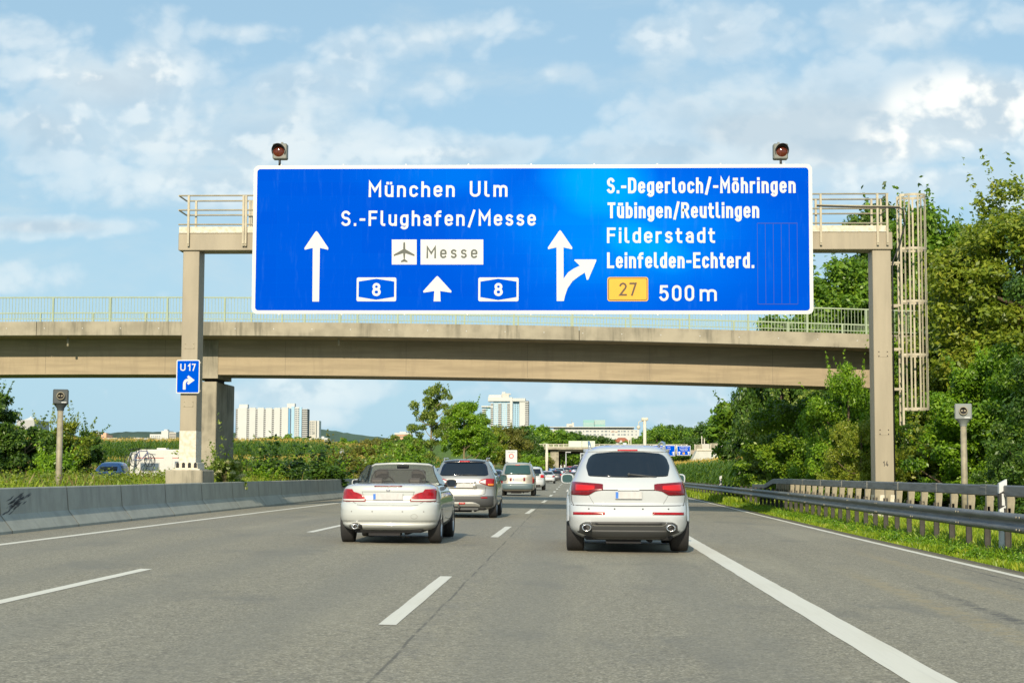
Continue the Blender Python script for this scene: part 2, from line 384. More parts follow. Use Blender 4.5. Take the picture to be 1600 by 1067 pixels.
def build_road():
    m = bpy.data.materials.new('asphalt'); m.use_nodes = True; t = NT(m.node_tree); b = t.n['Principled BSDF']
    tc = t.node('ShaderNodeTexCoord'); P = tc.outputs['Object']; sp = t.node('ShaderNodeSeparateXYZ'); t.l.new(P, sp.inputs[0]); x, y, z = sp.outputs
    grit = t.noise(P, 32, 3, .85); grit2 = t.noise(P, 13, 5, .8)
    vor = t.node('ShaderNodeTexVoronoi'); t.l.new(P, vor.inputs['Vector']); vor.inputs['Scale'].default_value = 70
    vc = t.node('ShaderNodeRGBToBW'); t.l.new(vor.outputs['Color'], vc.inputs[0])
    big = t.noise(t.mapping(P, sc=(1, .06, 1)), .9, 5, .6); patch = t.noise(t.mapping(P, sc=(1, .25, 1)), .25, 4, .6)
    c = t.mix(t.ss(big, .35, .68), (.196, .178, .126), (.236, .213, .150))
    c = t.mix(t.m('MULTIPLY', t.ss(patch, .4, .7), .6), c, (.200, .188, .146))
    c = t.mix(t.m('MULTIPLY', t.ss(grit, .44, .64), .75), c, (.40, .37, .29))
    c = t.mix(t.m('MULTIPLY', t.ss(grit2, .56, .38), .55), c, (.11, .10, .08))
    c = t.mix(t.m('MULTIPLY', t.ss(vc.outputs[0], .55, 1.0), .55), c, (.52, .49, .40))
    c = t.mix(t.m('MULTIPLY', t.ss(vc.outputs[0], .45, .1), .45), c, (.09, .083, .07))
    stain = t.noise(t.mapping(P, (5, 3, 0), (1, .45, 1)), .55, 6, .65); c = t.mix(t.m('MULTIPLY', t.ss(stain, .53, .68), .5), c, (.15, .145, .125))
    pale = t.noise(t.mapping(P, (9, 1, 0), (1, .12, 1)), .6, 5, .6); c = t.mix(t.m('MULTIPLY', t.ss(pale, .52, .70), .30), c, (.36, .33, .24))
    spot = t.node('ShaderNodeTexVoronoi'); t.l.new(P, spot.inputs['Vector']); spot.inputs['Scale'].default_value = 1.3
    c = t.mix(t.m('MULTIPLY', t.m('MULTIPLY', t.ss(spot.outputs['Distance'], .07, .02), t.ss(t.noise(P, .8, 2, .5), .5, .6)), .7), c, (.07, .065, .06))
    # wheel tracks polished by tyres, per lane
    for cx in (-7.95, -6.2, -4.25, -2.45, -.45, 1.3):
        g = t.m('MULTIPLY', t.ss(t.m('ABSOLUTE', t.m('SUBTRACT', x, cx)), .55, .1), .34)
        c = t.mix(g, c, (.19, .183, .152))
    # longitudinal construction joint, wandering slightly and sealed with tar
    wob = t.m('MULTIPLY', t.m('SUBTRACT', t.noise(t.mapping(P, sc=(0, 1, 0)), .5, 6, .5), .5), .07)
    jx = t.m('ABSOLUTE', t.m('SUBTRACT', t.m('ADD', x, wob), -1.22))
    c = t.mix(t.m('MULTIPLY', t.m('MULTIPLY', t.ss(jx, .020, .005), t.ss(t.noise(P, 1.1, 4, .6), .34, .56)), .62), c, (.06, .056, .05))
    jx2 = t.m('ABSOLUTE', t.m('SUBTRACT', t.m('ADD', x, wob), -1.13))
    c = t.mix(t.m('MULTIPLY', t.m('MULTIPLY', t.ss(jx2, .13, .04), t.ss(t.noise(P, 1.7, 5, .7), .46, .56)), .15), c, (.12, .12, .12))
    # worn pale tracks and skid marks on the hard shoulder
    for (x0, k, w, y0, y1, cc, st) in ((3.62, .012, .16, 8, 22, (.30, .25, .15), .75), (4.75, .008, .13, 10, 28, (.30, .25, .15), .7), (4.0, .018, .09, 9, 19, (.05, .05, .055), .7), (5.5, .006, .035, 13, 24, (.05, .05, .055), .8), (5.2, .012, .03, 14, 22, (.05, .05, .055), .7)):
        dx = t.m('ABSOLUTE', t.m('SUBTRACT', x, t.m('ADD', t.m('MULTIPLY', t.m('SUBTRACT', y, 15), k), x0)))
        f = t.m('MULTIPLY', t.ss(dx, w*1.5, w*.3), t.m('MULTIPLY', t.ss(y, y0-3, y0+2), t.ss(y, y1+3, y1-3)))
        f = t.m('MULTIPLY', f, t.ss(t.noise(P, 6, 4, .75), .36, .62)); c = t.mix(t.m('MULTIPLY', f, st), c, cc)
    e = t.ss(t.m('ADD', x, t.m('MULTIPLY', t.noise(P, 3, 4, .7), .3)), 6.05, 6.3); c = t.mix(t.m('MULTIPLY', e, .8), c, (.075, .062, .03))
    t.put(b.inputs['Base Color'], c); b.inputs['Roughness'].default_value = .78; b.inputs['Specular IOR Level'].default_value = .35
    h = t.m('ADD', t.m('MULTIPLY', grit, .6), vc.outputs[0])
    bn = t.node('ShaderNodeBump'); bn.inputs['Strength'].default_value = .6; bn.inputs['Distance'].default_value = .006
    t.l.new(h, bn.inputs['Height']); t.l.new(bn.outputs[0], b.inputs['Normal'])
    ys = list(range(-20, 200, 5)) + list(range(200, 701, 10))
    mb = MB(); xs = [XL, -5, 0, 3, XR]
    V = [(x + sh(y), y, road_z(x, y)) for y in ys for x in xs]
    V += [(x, y, z-.12) for (x, y, z) in V]; n = 5; N = len(ys)*n
    fs = [(j*n+i, j*n+i+1, (j+1)*n+i+1, (j+1)*n+i) for j in range(len(ys)-1) for i in range(4)]
    for j in range(len(ys)-1): fs += [(j*n, (j+1)*n, N+(j+1)*n, N+j*n), (j*n+4, N+j*n+4, N+(j+1)*n+4, (j+1)*n+4)]
    mb.add(V, fs); mb.build('road', m, recalc=False, kind='structure')
build_road()
def marking_mat(worn=.25):
    m = bpy.data.materials.new('road_paint'); m.use_nodes = True; t = NT(m.node_tree); b = t.n['Principled BSDF']
    tc = t.node('ShaderNodeTexCoord'); P = tc.outputs['Object']
    n = t.noise(P, 38, 4, .8); l = t.noise(t.mapping(P, sc=(60, .6, 1)), 1, 4, .6); g = t.noise(t.mapping(P, sc=(3, .5, 1)), 1.0, 4, .6)
    c = t.mix(t.m('MULTIPLY', t.ss(l, .50, .75), .35), (.64, .62, .54), (.46, .45, .40))
    c = t.mix(t.m('MULTIPLY', t.ss(g, .45, .75), .3), c, (.50, .47, .37))
    c = t.mix(t.m('MULTIPLY', t.ss(n, .62, .74), worn*2), c, (.14, .13, .11))
    t.put(b.inputs['Base Color'], c); b.inputs['Roughness'].default_value = .7
    return m
PM = marking_mat()
def stripe(name, x, w, y0, y1, rag=.006):
    rnd = random.Random(int(x*100+y0)); n = max(2, int((y1-y0)/ (0.5 if y0 < 40 else 4))); mb = MB(); V = []
    for i in range(n+1):
        y = y0 + (y1-y0)*i/n
        for s in (-1, 1):
            X = x + s*(w/2 + rnd.uniform(-rag, rag)); V.append((X + sh(y), y, road_z(X, y) + .004 + .0004*max(0, (y-40)/20)))
    mb.add(V, [(2*i, 2*i+1, 2*i+3, 2*i+2) for i in range(n)]); mb.build(name, PM, recalc=False, kind='structure')
stripe('edge_line', -9.0, .17, -15, 500); stripe('wide_edge_line', 2.25, .30, -15, 300); stripe('edge_line', 5.86, .13, -15, 420)
for k in range(-1, 24): stripe('lane_dash', -1.52, .15, 13.5+18.25*k, 19.8+18.25*k, .004)
for k in range(-1, 22): stripe('lane_dash', -5.27, .15, 14.1+18.6*k, 20.2+18.6*k, .004)
# ------------------------------------------------------------------ left: concrete barrier, segment by segment
BX = -10.75
def barrier_segment(L):
    prof = [(0, 0), (.0, .09), (-.23, .38), (-.275, .85), (-.295, .87), (-.385, .87), (-.405, .85), (-.45, .38), (-.68, .09), (-.68, 0)]
    mb = MB(); g = .016
    def ring(y, ins): return [(x - math.copysign(ins, x+.34) if abs(x+.34) > ins else x, y, z - (ins if z > .5 else 0)) for (x, z) in prof]
    V = ring(g, .012) + ring(g+.012, 0) + ring(L-g-.012, 0) + ring(L-g, .012); n = len(prof)
    fs = [tuple(range(n)), tuple(range(4*n-1, 3*n-1, -1))]
    for k in range(3): fs += [(k*n+i, k*n+(i+1) % n, (k+1)*n+(i+1) % n, (k+1)*n+i) for i in range(n)]
    return mb.add(V, fs)
seg_L = 4.0
bmesh_seg = None; JOINT = None
for k in range(-2, 42):
    y0 = 1.7 + seg_L*k
    if k <= -1: continue
    if bmesh_seg is None:
        o = barrier_segment(seg_L).build('concrete_barrier', M['barrier']); bmesh_seg = o
    else:
        o = bmesh_seg.copy(); COL.objects.link(o)
    ys = y0
    o.location = (BX + .50 + sh(y0), y0, road_z(-9.4, y0) - .03); o.rotation_euler = (R(0), 0, -math.atan((sh(y0+seg_L)-sh(y0))/seg_L))
    tag(o, 'grey concrete barrier segment in the long row between the left edge line and the weeds', 'concrete barrier', 'concrete barrier segments along the left edge of the road')
    n_ = k - 6
    if 2 <= n_ <= 10: o['label'] = ['', '', 'second', 'third', 'fourth', 'fifth', 'sixth', 'seventh', 'eighth', 'ninth', 'tenth'][n_] + ' grey concrete barrier segment from the left, counted from the scuffed one'
    if k == 2 or JOINT is None:
        q = MB(); pr = [(.004, 0), (.004, .09), (-.226, .38), (-.271, .85), (-.295, .874), (-.385, .874)]; V = [(x, y, z) for y in (-.018, .018) for (x, z) in pr]
        q.add(V, [(i, i+1, i+7, i+6) for i in range(5)]); JOINT = q.build('joint_seal', M['joint'], o, recalc=False)
    else:
        j = JOINT.copy(); COL.objects.link(j); j.parent = o
    if k == 7: SCUFF = o
def scuff():
    rnd = random.Random(5); mb = MB()
    L0 = SCUFF.location
    for i in range(60):
        y = .85 + rnd.gauss(0, .30); z = .60 + (y-.9)*.20 + rnd.gauss(0, .05); L = rnd.uniform(.15, .5); a = R(rnd.uniform(6, 20)); w = rnd.uniform(.004, .02)
        def P(yy, zz): return (-.23 - .045*(zz-.38)/.47 + .0035, yy, zz)
        dy, dz = math.cos(a)*L/2, math.sin(a)*L/2
        mb.add([P(y-dy, z-dz), P(y, z-w), P(y+dy, z+dz), P(y, z+w)], [(0, 1, 2, 3)])
    o = mb.build('tyre_scuff', mat('rubber_scuff', (.075, .078, .08), .8), SCUFF)
scuff()
tag(SCUFF, 'grey concrete barrier segment with black rubber scuff marks, nearest one fully in view at left', 'concrete barrier', 'concrete barrier segments along the left edge of the road')
# ------------------------------------------------------------------ right: guardrail
def guardrail():
    root = empty('guardrail', (7.1, 14, 0), label='dark zinc steel guardrail with double wave beam and raised box beam beside the hard shoulder', cat='guardrail')
    def L(X, Y, z): return (X-7.1, Y-14, z + road_z(7, Y))
    wx = 6.93
    prof = [(.0, .745), (-.07, .725), (-.085, .665), (-.015, .625), (-.005, .595), (-.015, .565), (-.085, .525), (-.07, .465), (0, .44)]
    mb = MB(); ys = list(range(8, 60, 4)) + list(range(60, 230, 10)); V = []
    for y in ys:
        for (dx, z) in prof: V.append(L(wx + dx + sh(y), y, z))
    n = len(prof); o = len(V)
    V += [(x+.012, y, z) for (x, y, z) in V]
    fs = [(j*n+i, j*n+i+1, (j+1)*n+i+1, (j+1)*n+i) for j in range(len(ys)-1) for i in range(n-1)]
    fs += [tuple(o+i for i in reversed(f)) for f in fs]
    for j in range(len(ys)-1):
        for i in (0, n-1): fs.append((j*n+i, (j+1)*n+i, o+(j+1)*n+i, o+j*n+i))
    mb.add(V, fs, 0, True); mb.build('wave_beam', M['rail'], root)
    # splice plates with bolts
    for k in range(13):
        y = 17.5 + 4.0*k; q = MB()
        for dy in (-.09, .09):
            for z in (.69, .50):
                c = L(wx-.085+sh(y), y+dy, z); q.lathe([(0, -.012), (.014, -.01), (.018, 0)], c, 'x', 8)
        for dz in (.595,): q.lathe([(0, -.008), (.02, -.004), (.02, .01)], L(wx-.012+sh(y), y-.6, dz), 'x', 8)
        q.build('splice_bolts', M['steel'], root)
    mb = MB(); bx = 7.30
    def boxbeam(pts):
        V = []
        for (y, zt) in pts:
            for (dx, dz) in ((-.06, -.02), (-.045, 0), (.045, 0), (.06, -.02), (.06, -.17), (.045, -.19), (-.045, -.19), (-.06, -.17)): V.append(L(bx+dx+sh(y), y, zt+dz))
        fs = [tuple(range(8)), tuple(range(len(V)-1, len(V)-9, -1))]
        for j in range(len(pts)-1): fs += [(j*8+i, j*8+(i+1) % 8, (j+1)*8+(i+1) % 8, (j+1)*8+i) for i in range(8)]
        mb.add(V, fs)
    boxbeam([(8, 1.17), (30, 1.17), (59, 1.17), (61.5, 1.15), (64.5, .93), (69, .90)])
    mb.build('box_beam', M['rail'], root)
    for k in range(11):
        y = 17.2 + 4.0*k; q = MB(); q.bb(bx-.068+sh(y)-7.1, bx+.068+sh(y)-7.1, y-.2-14, y+.2-14, .985+road_z(7, y), 1.178+road_z(7, y), bev=.012)
        for dy in (-.14, -.05, .05, .14):
            for z in (1.04, 1.12): q.lathe([(0, -.008), (.012, -.006), (.014, .004)], L(bx-.068+sh(y), y+dy, z), 'x', 6)
        q.build('beam_sleeve', M['rail'], root)
    # posts: a sigma post below with the beam's shade in its colour, a pale tapering bracket above
    pm = MB(); pm.bb(-.05, .05, -.012, .012, -.35, .80); pm.bb(-.05, -.04, -.045, .0, -.35, .80); pm.bb(.04, .05, -.045, 0, -.35, .80); pm.bb(-.17, -.05, -.03, .03, .53, .66)
    bm_ = MB(); bm_.prism([(-.055, .70), (.055, .70), (.085, .985), (-.055, .985)], -.012, .012)
    bm_.prism([(-.060, .70), (-.050, .70), (-.050, .985), (-.060, .985)], -.055, .05)
    post = bracket = None
    ysp = [15.2 + 1.333*k for k in range(0, 38)]; ysp2 = []
    y = ysp[-1]
    while y < 190: y += 2.0 if y < 110 else 4.0; ysp2.append(y)
    for y in ysp + ysp2:
        loc = (7.13 + sh(y) - 7.1, y-14, road_z(7, y))
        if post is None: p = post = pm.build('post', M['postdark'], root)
        else: p = post.copy(); COL.objects.link(p); p.parent = root
        p.location = loc
        if y < 60.5:
            if bracket is None: b = bracket = bm_.build('bracket', M['railpost'], root)
            else: b = bracket.copy(); COL.objects.link(b); b.parent = root
            b.location = (loc[0]+.05, loc[1], loc[2])
guardrail()
# ------------------------------------------------------------------ stroke lettering after the road-sign alphabet
def arc(cx, cy, rx, ry, a0, a1, n=None):
    n = n or max(4, int(abs(a1-a0)/18)); return [(cx+rx*math.cos(R(a0+(a1-a0)*i/n)), cy+ry*math.sin(R(a0+(a1-a0)*i/n))) for i in range(n+1)]
def rng(cx): return arc(cx, .48, .215, .22, 0, 180) + arc(cx, .22, .215, .22, 180, 360) + [(cx+.215, .48)]
GL = {
 'M': (.70, [[(0,0),(0,1),(.35,.40),(.70,1),(.70,0)]]), 'U': (.54, [[(0,1)]+arc(.27,.27,.27,.27,180,360)+[(.54,1)]]),
 'l': (.17, [[(0,1)]+arc(.15,.15,.15,.15,180,262)+[(.17,0)]]), 'I': (0, [[(0,0),(0,1)]]),
 'm': (.76, [[(0,0),(0,.7)], [(0,.45)]+arc(.19,.51,.19,.19,180,0)+[(.38,0)], [(.38,.45)]+arc(.57,.51,.19,.19,180,0)+[(.76,0)]]),
 'n': (.43, [[(0,0),(0,.7)], [(0,.45)]+arc(.215,.485,.215,.215,180,0)+[(.43,0)]]),
 'u': (.43, [[(0,.7)]+arc(.215,.215,.215,.215,180,360)+[(.43,.25)], [(.43,.7),(.43,0)]]),
 'c': (.40, [arc(.215,.48,.215,.22,28,180)+arc(.215,.22,.215,.22,180,332)]),
 'h': (.43, [[(0,0),(0,1)], [(0,.45)]+arc(.215,.485,.215,.215,180,0)+[(.43,0)]]),
 'e': (.43, [[(.10,.36),(.38,.36)], [(.43,.40)]+arc(.215,.48,.215,.22,0,180)+arc(.215,.22,.215,.22,180,325)]),
 'S': (.52, [arc(.26,.755,.24,.245,28,270)+arc(.26,.255,.26,.255,90,-150)]), '.': (.0, [[(0,-.0),(0,.03)]]),
 '-': (.24, [[(0,.40),(.24,.40)]]), 'F': (.46, [[(0,0),(0,1),(.46,1)], [(0,.52),(.40,.52)]]),
 'g': (.43, [rng(.215), [(.43,.7)]+arc(.215,-.07,.215,.20,0,-140)]),
 'a': (.42, [arc(.21,.49,.20,.21,150,0)+[(.41,0)], [(.36,.40),(.2,.40)]+arc(.2,.2,.2,.2,90,270)+[(.3,0),(.36,.03)]]),
 'f': (.30, [[(.08,0),(.08,.80)]+arc(.26,.82,.18,.18,180,95)+[(.30,1)], [(-.03,.68),(.28,.68)]]),
 '/': (.36, [[(0,-.12),(.36,1.06)]]), 's': (.38, [arc(.19,.535,.18,.165,32,270)+arc(.19,.185,.19,.185,90,-148)]),
 '8': (.50, [arc(.25,.765,.215,.235,0,360), arc(.25,.265,.25,.265,0,360)]),
 'D': (.54, [[(0,0),(0,1),(.24,1)]+arc(.26,.72,.28,.28,90,0)+arc(.26,.28,.28,.28,0,-90)+[(0,0)]]),
 'r': (.27, [[(0,0),(0,.7)], [(0,.45)]+arc(.22,.48,.22,.22,180,78)]), 'o': (.43, [rng(.215)]),
 'i': (0, [[(0,0),(0,.7)], [(0,.97),(0,1.0)]]), 'T': (.52, [[(0,1),(.52,1)], [(.26,1),(.26,0)]]),
 'b': (.43, [[(0,0),(0,1)], rng(.215)]), 'R': (.54, [[(0,0),(0,1),(.3,1)]+arc(.3,.75,.23,.25,90,-90)+[(.12,.5)], [(.30,.46),(.54,0)]]),
 't': (.30, [[(.08,.94),(.08,.17)]+arc(.25,.17,.17,.17,180,262)+[(.29,0)], [(-.03,.68),(.28,.68)]]),
 'd': (.43, [[(.43,0),(.43,1)], rng(.215)]), 'L': (.44, [[(0,1),(0,0),(.44,0)]]), 'E': (.46, [[(.46,0),(0,0),(0,1),(.46,1)], [(0,.52),(.40,.52)]]),
 '2': (.50, [arc(.25,.745,.25,.255,160,-38)+[(0,0),(.51,0)]]), '7': (.48, [[(0,1),(.48,1),(.15,0)]]),
 '5': (.50, [[(.44,1),(.06,1),(.03,.56)], arc(.24,.32,.26,.32,122,-150)]), '0': (.50, [arc(.25,.74,.25,.26,0,180)+arc(.25,.26,.25,.26,180,360)+[(.5,.74)]]),
 '1': (.24, [[(0,.74),(.24,1),(.24,0)]]), '4': (.50, [[(.30,1),(.0,.26),(.50,.26)], [(.38,.52),(.38,0)]]), ' ': (.22, []),
 'ü': (.43, None), 'ö': (.43, None), 'ä': (.43, None)}
for k, b in (('ü', 'u'), ('ö', 'o'), ('ä', 'a')): GL[k] = (.43, GL[b][1] + [[(.10,.95),(.10,.97)], [(.33,.95),(.33,.97)]])
def ribbon(pts, h, cap=True):
    P = []
    for p in pts:
        p = Vector(p)
        if not P or (p-P[-1]).length > 1e-6: P.append(p)
    closed = (P[0]-P[-1]).length < 1e-4 and len(P) > 3
    if closed: P = P[:-1]
    n = len(P)
    if not closed and cap:
        d0 = (P[1]-P[0]).normalized(); d1 = (P[-1]-P[-2]).normalized(); P[0] = P[0]-d0*h; P[-1] = P[-1]+d1*h
    V = []
    for i in range(n):
        a = P[i-1] if (i > 0 or closed) else None; b = P[(i+1) % n] if (i < n-1 or closed) else None
        da = (P[i]-a).normalized() if a is not None else None; db = (b-P[i]).normalized() if b is not None else None
        if da is None: da = db
        if db is None: db = da
        na = Vector((-da.y, da.x)); nb = Vector((-db.y, db.x)); m = na+nb
        m = m.normalized() if m.length > 1e-6 else na
        L = h/max(.38, m.dot(na)); V += [P[i]+m*L, P[i]-m*L]
    k = n if closed else n-1
    return V, [(2*i, 2*i+1, (2*i+3) % (2*n), (2*i+2) % (2*n)) for i in range(k)]
def text_mb(txt, x0, x1, base, cap, place, t=.155, gap=.20):
    """lettering between x0 and x1 with baseline and cap height; place(u, v, layer) gives the 3-D point"""
    h = t/2; s = (1-t)*cap
    tot = 0; xs = []
    for i, ch in enumerate(txt):
        w = GL[ch][0]; xs.append(tot); tot += w*(1-t) + t + (gap if i < len(txt)-1 else 0)
    nx = (x1-x0-len(txt)*0)/tot
    # keep the pen width while squeezing positions
    pen = h*cap; k = (x1-x0-2*pen)/(tot-t) if tot > t else 1
    mb = MB(); lay = 0
    for ch, cx in zip(txt, xs):
        for st in GL[ch][1]:
            pts = [(x0+pen+(cx + px*(1-t))*k, base+pen+py*s) for (px, py) in st]
            V, fs = ribbon(pts, pen); mb.add([place(p.x, p.y, lay) for p in V], fs); lay = (lay+1) % 4
    return mb
def rrect(x0, x1, y0, y1, r, n=6):
    P = []
    for (cx, cy, a) in ((x1-r, y1-r, 0), (x0+r, y1-r, 90), (x0+r, y0+r, 180), (x1-r, y0+r, 270)):
        for i in range(n+1): P.append((cx+r*math.cos(R(a+90*i/n)), cy+r*math.sin(R(a+90*i/n))))
    return P
# ------------------------------------------------------------------ gantry
GY = 47.0
gl = at(298, 392, GY); 
GX = 0
zb0, zb1 = at(840, 391, GY).z, at(840, 364, GY).z          # beam underside and top
xl0, xl1 = at(285.5, 560, GY).x, at(310.5, 560, GY).x-.02
xl0, xl1 = at(283, 560, GY).x, at(308.5, 560, GY).x
xr0, xr1 = at(1364.5, 500, GY).x, at(1393.5, 500, GY).x
bx0, bx1 = at(279.5, 375, GY).x, at(1394, 375, GY).x
gantry = empty('sign_gantry', ((xl0+xr1)/2, GY+.35, 0), label='beige steel sign gantry with white walkway kerb and caged ladder over the road', cat='sign gantry')
gox, goy = gantry.location.x, gantry.location.y
def gl_(mb, name, m, parent=gantry, off=None, **k):
    off = off or (gox, goy, 0); mb.v = [(x-off[0], y-off[1], z-off[2]) for (x, y, z) in mb.v]
    return mb.build(name, m, parent, **k)
zpl = at(300, 734, GY).z
def columns():
    for (a, b, left) in ((xl0, xl1, True), (xr0, xr1, False)):
        z0 = zpl+.20 if left else -.15
        mb = MB(); mb.bb(a, b, GY, GY+.70, z0, zb0, 0, bev=.012)
        c = gl_(mb, 'column', M['gantry'])
        for py in ((540, 631) if left else (552, 672)):
            q = MB(); z = at(300, py, GY).z; xm = (a+b)/2; q.bb(xm-.15, xm+.15, GY-.008, GY, z-.09, z+.09)
            for sx in (-.12, .12):
                for sz in (-.06, .06): q.lathe([(0, -.022), (.014, -.02), (.017, -.008)], (xm+sx, GY, z+sz), 'y', 8, 1)
            gl_(q, 'cover_plate', [M['gantry'], M['black'] if not left else M['steel']], c)
        if left:
            q = MB(); zt = at(300, 673, GY).z; q.bb(a-.004, b+.004, GY-.004, GY+.704, zpl+.20, zt); gl_(q, 'white_lower_coat', M['whitepaint'], c)
            q = MB(); q.prism([(a-.0, zpl+.22), (b+.0, zpl+.22), (b+.07, zpl+.20), (b+.09, zpl+.03), (a-.09, zpl+.03), (a-.07, zpl+.20)], GY-.09, GY+.79)
            for i in range(4):
                x = a-.02+(b-a+.04)*i/3; q.bb(x-.045, x+.045, GY-.094, GY-.09, zpl+.06, zpl+.17, 1); q.lathe([(.045, -.004), (0, -.0045)], (x, GY-.09, zpl+.17), 'y', 12, 1)
            q.bb(a-.16, b+.16, GY-.16, GY+.86, zpl, zpl+.03); gl_(q, 'base_plate', [M['whitepaint'], M['dark']], c)
            q = MB(); px0, px1 = at(258, 745, GY-.6).x, at(316, 745, GY-.6).x; q.bb(px0, px1, GY-.6, GY+.95, -.4, zpl, bev=.03)
            gl_(q, 'plinth', M['concrete'])
        else:
            q = MB(); q.bb(a-.12, b+.12, GY-.12, GY+.82, -.3, .12); q.bb(a-.003, b+.003, GY-.003, GY+.703, .12, at(1380, 773, GY).z); gl_(q, 'base_plate', M['whitepaint'], c)
            z0, z1 = at(1384, 728.3, GY).z, at(1384, 720.3, GY).z; xa, xb = at(1379.6, 724, GY).x, at(1388, 724, GY).x
            q = text_mb('14', xa, xb, z0, z1-z0, lambda u, v, l: (u, GY-.004-.0005*l, v), t=.13, gap=.2); gl_(q, 'number', M['signblack'], c)
columns()
def beam():
    mb = MB(); mb.bb(bx0, bx1, GY-.06, GY+.76, zb0, zb1, bev=.015); b = gl_(mb, 'beam', M['gantry'])
    for x in [bx0+1.2+1.5*i for i in range(12)]:
        q = MB(); q.bb(x-.06, x+.06, GY-.068, GY-.06, zb0+.05, zb1-.05); 
    k = MB(); zt = at(840, 354, GY).z; k.bb(bx0+.02, bx1-.15, GY-.08, GY-.03, zb1+.003, zt); k.bb(bx0+.02, bx1-.15, GY+.73, GY+.78, zb1+.003, zt); gl_(k, 'walkway_kerb', M['whitepaint'])
    w = MB(); w.bb(bx0+.05, bx1-.2, GY-.03, GY+.73, zb1+.003, zb1+.05); gl_(w, 'walkway', M['steel'])
    zr = [at(330, p, GY).z for p in (307, 329.5, 352)]
    yb = GY+1.05
    for (yy, x0, x1) in ((GY-.12, at(281.5, 307, GY).x, at(1386, 312, GY).x), (GY+.82, at(281.5, 307, GY).x, at(1386, 312, GY).x)):
        for z in zr:
            q = MB(); q.tube([(x0, yy, z), (x1, yy, z)], .024, 8); gl_(q, 'handrail', M['steel'])
    for z in zr[:2]:
        for x in (at(281.5, 307, GY).x, at(1386, 312, GY).x):
            q = MB(); q.tube([(x, GY-.12, z), (x, GY+.82, z)], .024, 8); gl_(q, 'handrail', M['steel'])
    posts = [at(px, 350, GY).x for px in (296, 381.5, 385.5)] + [at(385+i*86, 350, GY).x for i in range(1, 11)] + [at(1370, 350, GY).x, at(1385, 350, GY).x, at(1281.5, 350, GY).x]
    for x in posts:
        for yy in (GY-.12, GY+.82):
            q = MB(); q.bb(x-.03, x+.03, yy-.03, yy+.03, zb0+.12 if yy < GY else zb1, zr[0]); 
            if yy < GY: q.lathe([(0, -.02), (.02, -.018), (.022, 0)], (x, yy-.03, zb0+.18), 'y', 8)
            gl_(q, 'handrail_post', M['steel'])
beam()
def ladder():
    Y = GY+.35
    xa = at(1403, 450, Y).x; xh0 = at(1408, 450, Y).x; xh1 = at(1448, 450, Y).x
    cxx = (xh0+xh1)/2+.0; rr = (xh1-xh0)/2
    root = gantry
    top, bot = at(1408, 306, Y).z, at(1408, 664, Y).z; lt = at(1408, 306, Y).z
    L = MB()
    for yy in (Y-.22, Y+.22): L.bb(xh0-.06, xh0, yy-.02, yy+.02, bot, lt)
    z = bot+.1
    while z < lt-.1: L.tube([(xh0-.03, Y-.2, z), (xh0-.03, Y+.2, z)], .014, 6); z += .28
    lad = gl_(L, 'ladder', M['steel'])
    for py in (412, 478, 546, 608):
        q = MB(); z = at(1400, py, Y).z; q.bb(xr1, xh0-.06, Y-.2, Y-.14, z-.03, z+.03); q.bb(xr1, xh0-.06, Y+.14, Y+.2, z-.03, z+.03); gl_(q, 'ladder_bracket', M['steel'], lad)
    C = MB()
    for i in range(7):
        a = R(-118 + i*236/6)
        x, y = cxx+rr*math.cos(a), Y+rr*math.sin(a); C.box((x, y, (top+at(1408, 640, Y).z)/2), (.05, .012, top-at(1408, 640, Y).z), 0, Matrix.Rotation(a+math.pi/2, 3, 'Z'))
    for py in (307, 390, 472, 555, 639):
        z = at(1408, py, Y).z; n = 28; pts = [(xh0-.03, Y-.22)] + [(cxx+rr*math.cos(R(-140+280*i/n)), Y+rr*math.sin(R(-140+280*i/n))) for i in range(n+1)] + [(xh0-.03, Y+.22)]
        V = []
        for (x, y) in pts:
            d = Vector((x-cxx, y-Y)); d.normalize()
            for (s, zz) in ((0, -.035), (.012, -.035), (.012, .035), (0, .035)): V.append((x+d.x*s, y+d.y*s, z+zz))
        m = len(pts); C.add(V, [(j*4+i, j*4+(i+1) % 4, (j+1)*4+(i+1) % 4, (j+1)*4+i) for j in range(m-1) for i in range(4)])
    gl_(C, 'ladder_cage', M['steel'])
    q = MB(); zc = at(1300, 327.5, Y).z; q.tube([(at(1272, 327, Y).x, GY-.14, zc+.02), (xh0-.1, GY-.14, zc-.04), (xh0, GY-.1, zc-.1), (xh0+.06, GY, zc-.5), (xh0-.1, GY, zc-1.1), (xr1+.05, GY+.05, zc-1.6), (xr1+.03, GY+.1, .6)], .022, 8); gl_(q, 'cable', M['black'])
    q = MB(); q.tube([(at(1272, 327, Y).x, GY-.16, zc+.05), (xh0-.1, GY-.16, zc)], .02, 8); gl_(q, 'conduit', M['steel'])
ladder()
